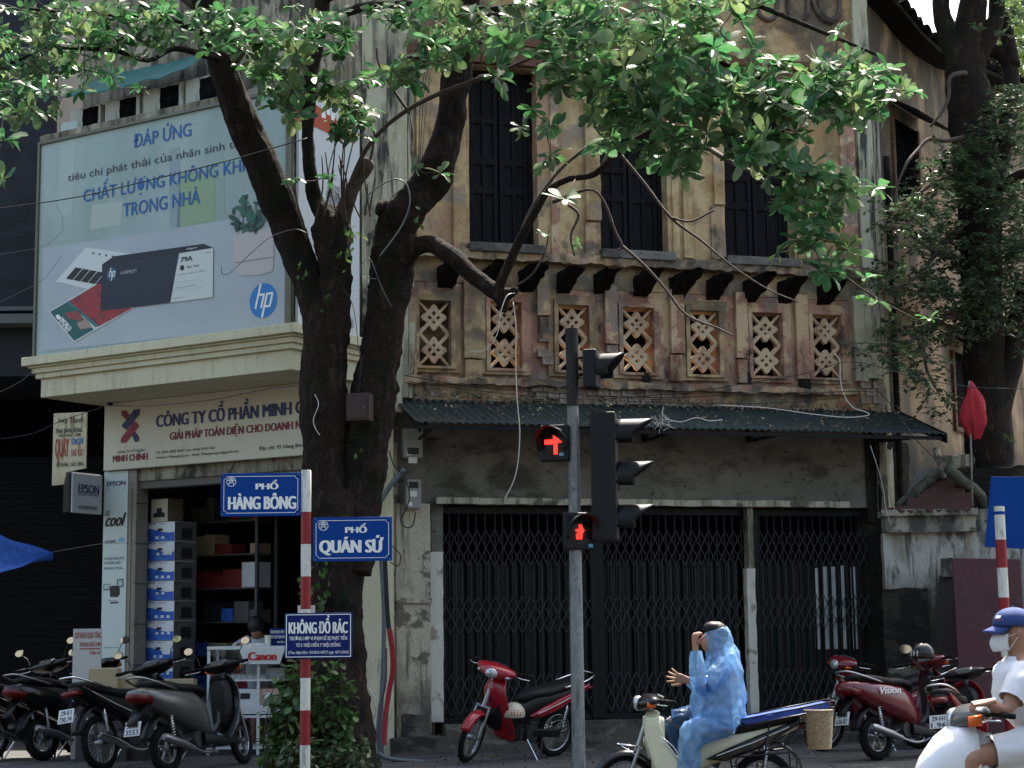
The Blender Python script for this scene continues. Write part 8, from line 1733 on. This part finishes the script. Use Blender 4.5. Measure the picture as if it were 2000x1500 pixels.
# air conditioners on the ledge, teal sheet over them
acm = M('dirty_white_casing', (.42, .42, .36), .6, layers=[((.16, .15, .12), 4, .5, .62, (2, 2, .8), .8)], grain=.06)
for i, (x0, x1, y0, y1, lab) in enumerate(((138, 196, 166, 214, 'leftmost air conditioner unit on the ledge above the billboard'), (205, 272, 152, 202, 'second air conditioner unit from the left on the billboard ledge'), (278, 357, 124, 180, 'third air conditioner unit with a square dark fan on the billboard ledge'), (362, 432, 108, 165, 'air conditioner unit half behind the left tree fork above the billboard'))):
    yo = .22; a, b = gs(x0, y1, yo), gs(x1, y1, yo); zz0 = gz(565, 160) + .01; hh = gz(x1, y0, yo) - gz(x1, y1, yo); o = empty('air_conditioner', G.w((a + b) / 2, yo, zz0), G.a, lab, 'air conditioner', 'air conditioners above the billboard'); w = (b - a) / 2
    q = MB(); q.box((-w, 0, .03), (w, .32, hh + .03)); q.build('casing', acm, o, bevel=.012)
    fx = w * .35; r = min(hh * .42, w * .6)
    q = MB(); q.box((fx - r, -.004, .03 + hh / 2 - r), (fx + r, -.001, .03 + hh / 2 + r)); fo = q.build('fan_opening', void, o, bevel=.03)
    q = MB()
    for kk in range(5): q.torus((fx, -.008, .03 + hh / 2), r * (kk + 1) / 5, .004, 'y', 24, 4)
    for kk in range(8): a_ = pi * kk / 8; q.tube([(fx - r * cos(a_), -.009, .03 + hh / 2 - r * sin(a_)), (fx + r * cos(a_), -.009, .03 + hh / 2 + r * sin(a_))], .003, 4)
    q.build('fan_grille', blackm, o)
    q = MB(); q.box((-w * .8, .05, 0), (-w * .6, .3, .03)); q.box((w * .6, .05, 0), (w * .8, .3, .03)); q.build('foot', blackm, o)
q = MB(); rows = []
for k in range(7):
    f = k / 6; A1 = G.w(gs(120, 178, -.05), -.05 + .75 * f, gz(120, 190, -.05) + .5 * f); B1 = G.w(gs(360, 124, -.05), -.05 + .75 * f, gz(360, 136, -.05) + .55 * f); rows.append([A1.lerp(B1, t / 20) + Vector((0, 0, .05 * noise.noise(Vector((t * .4, f * 2, 1))) - .05 * sin(pi * t / 20))) for t in range(21)])
q.grid(rows); q.build('teal_sheet', M('teal_sheet', (.003, .10, .095), .5, bump=.4, bscale=8, grain=.1), smooth=True, solid=.006, label='sagging teal plastic sheet over the air conditioners above the billboard', cat='awning')
# fallen leaves on the pavement
for i, (x, y) in enumerate(((952, 1478), (1010, 1470), (880, 1486))):
    vs, fs = leaf_geo(.17 if i == 0 else .1, .035, .1, .3, Matrix.Rotation(.4 + i, 4, 'Z')); q = MB(); q.add(vs, fs); p = gnd(x, y); p.z = .012; q.build('fallen_leaf', yel if i == 0 else MATS['dry_litter'], None, True, loc=p, label=('large yellow leaf lying by the front wheel of the bright red motorbike', 'small dry leaf on the pavement under the bright red motorbike', 'small dry leaf near the gate pilaster base')[i], cat='leaf')
# debris clump on the awning edge
q = MB(); c = at(1290, 826, 20.4)
for i in range(30): d = Vector((random.gauss(0, .06), random.gauss(0, .04), random.gauss(0, .03))); q.tube([d, d + Vector((random.gauss(0, .06), random.gauss(0, .05), random.gauss(0, .05)))], .003, 4)
q.build('twig_clump', MATS['white_cord'], None, loc=c, label='clump of pale dry twigs caught on the awning edge', cat='twigs', kind='stuff')
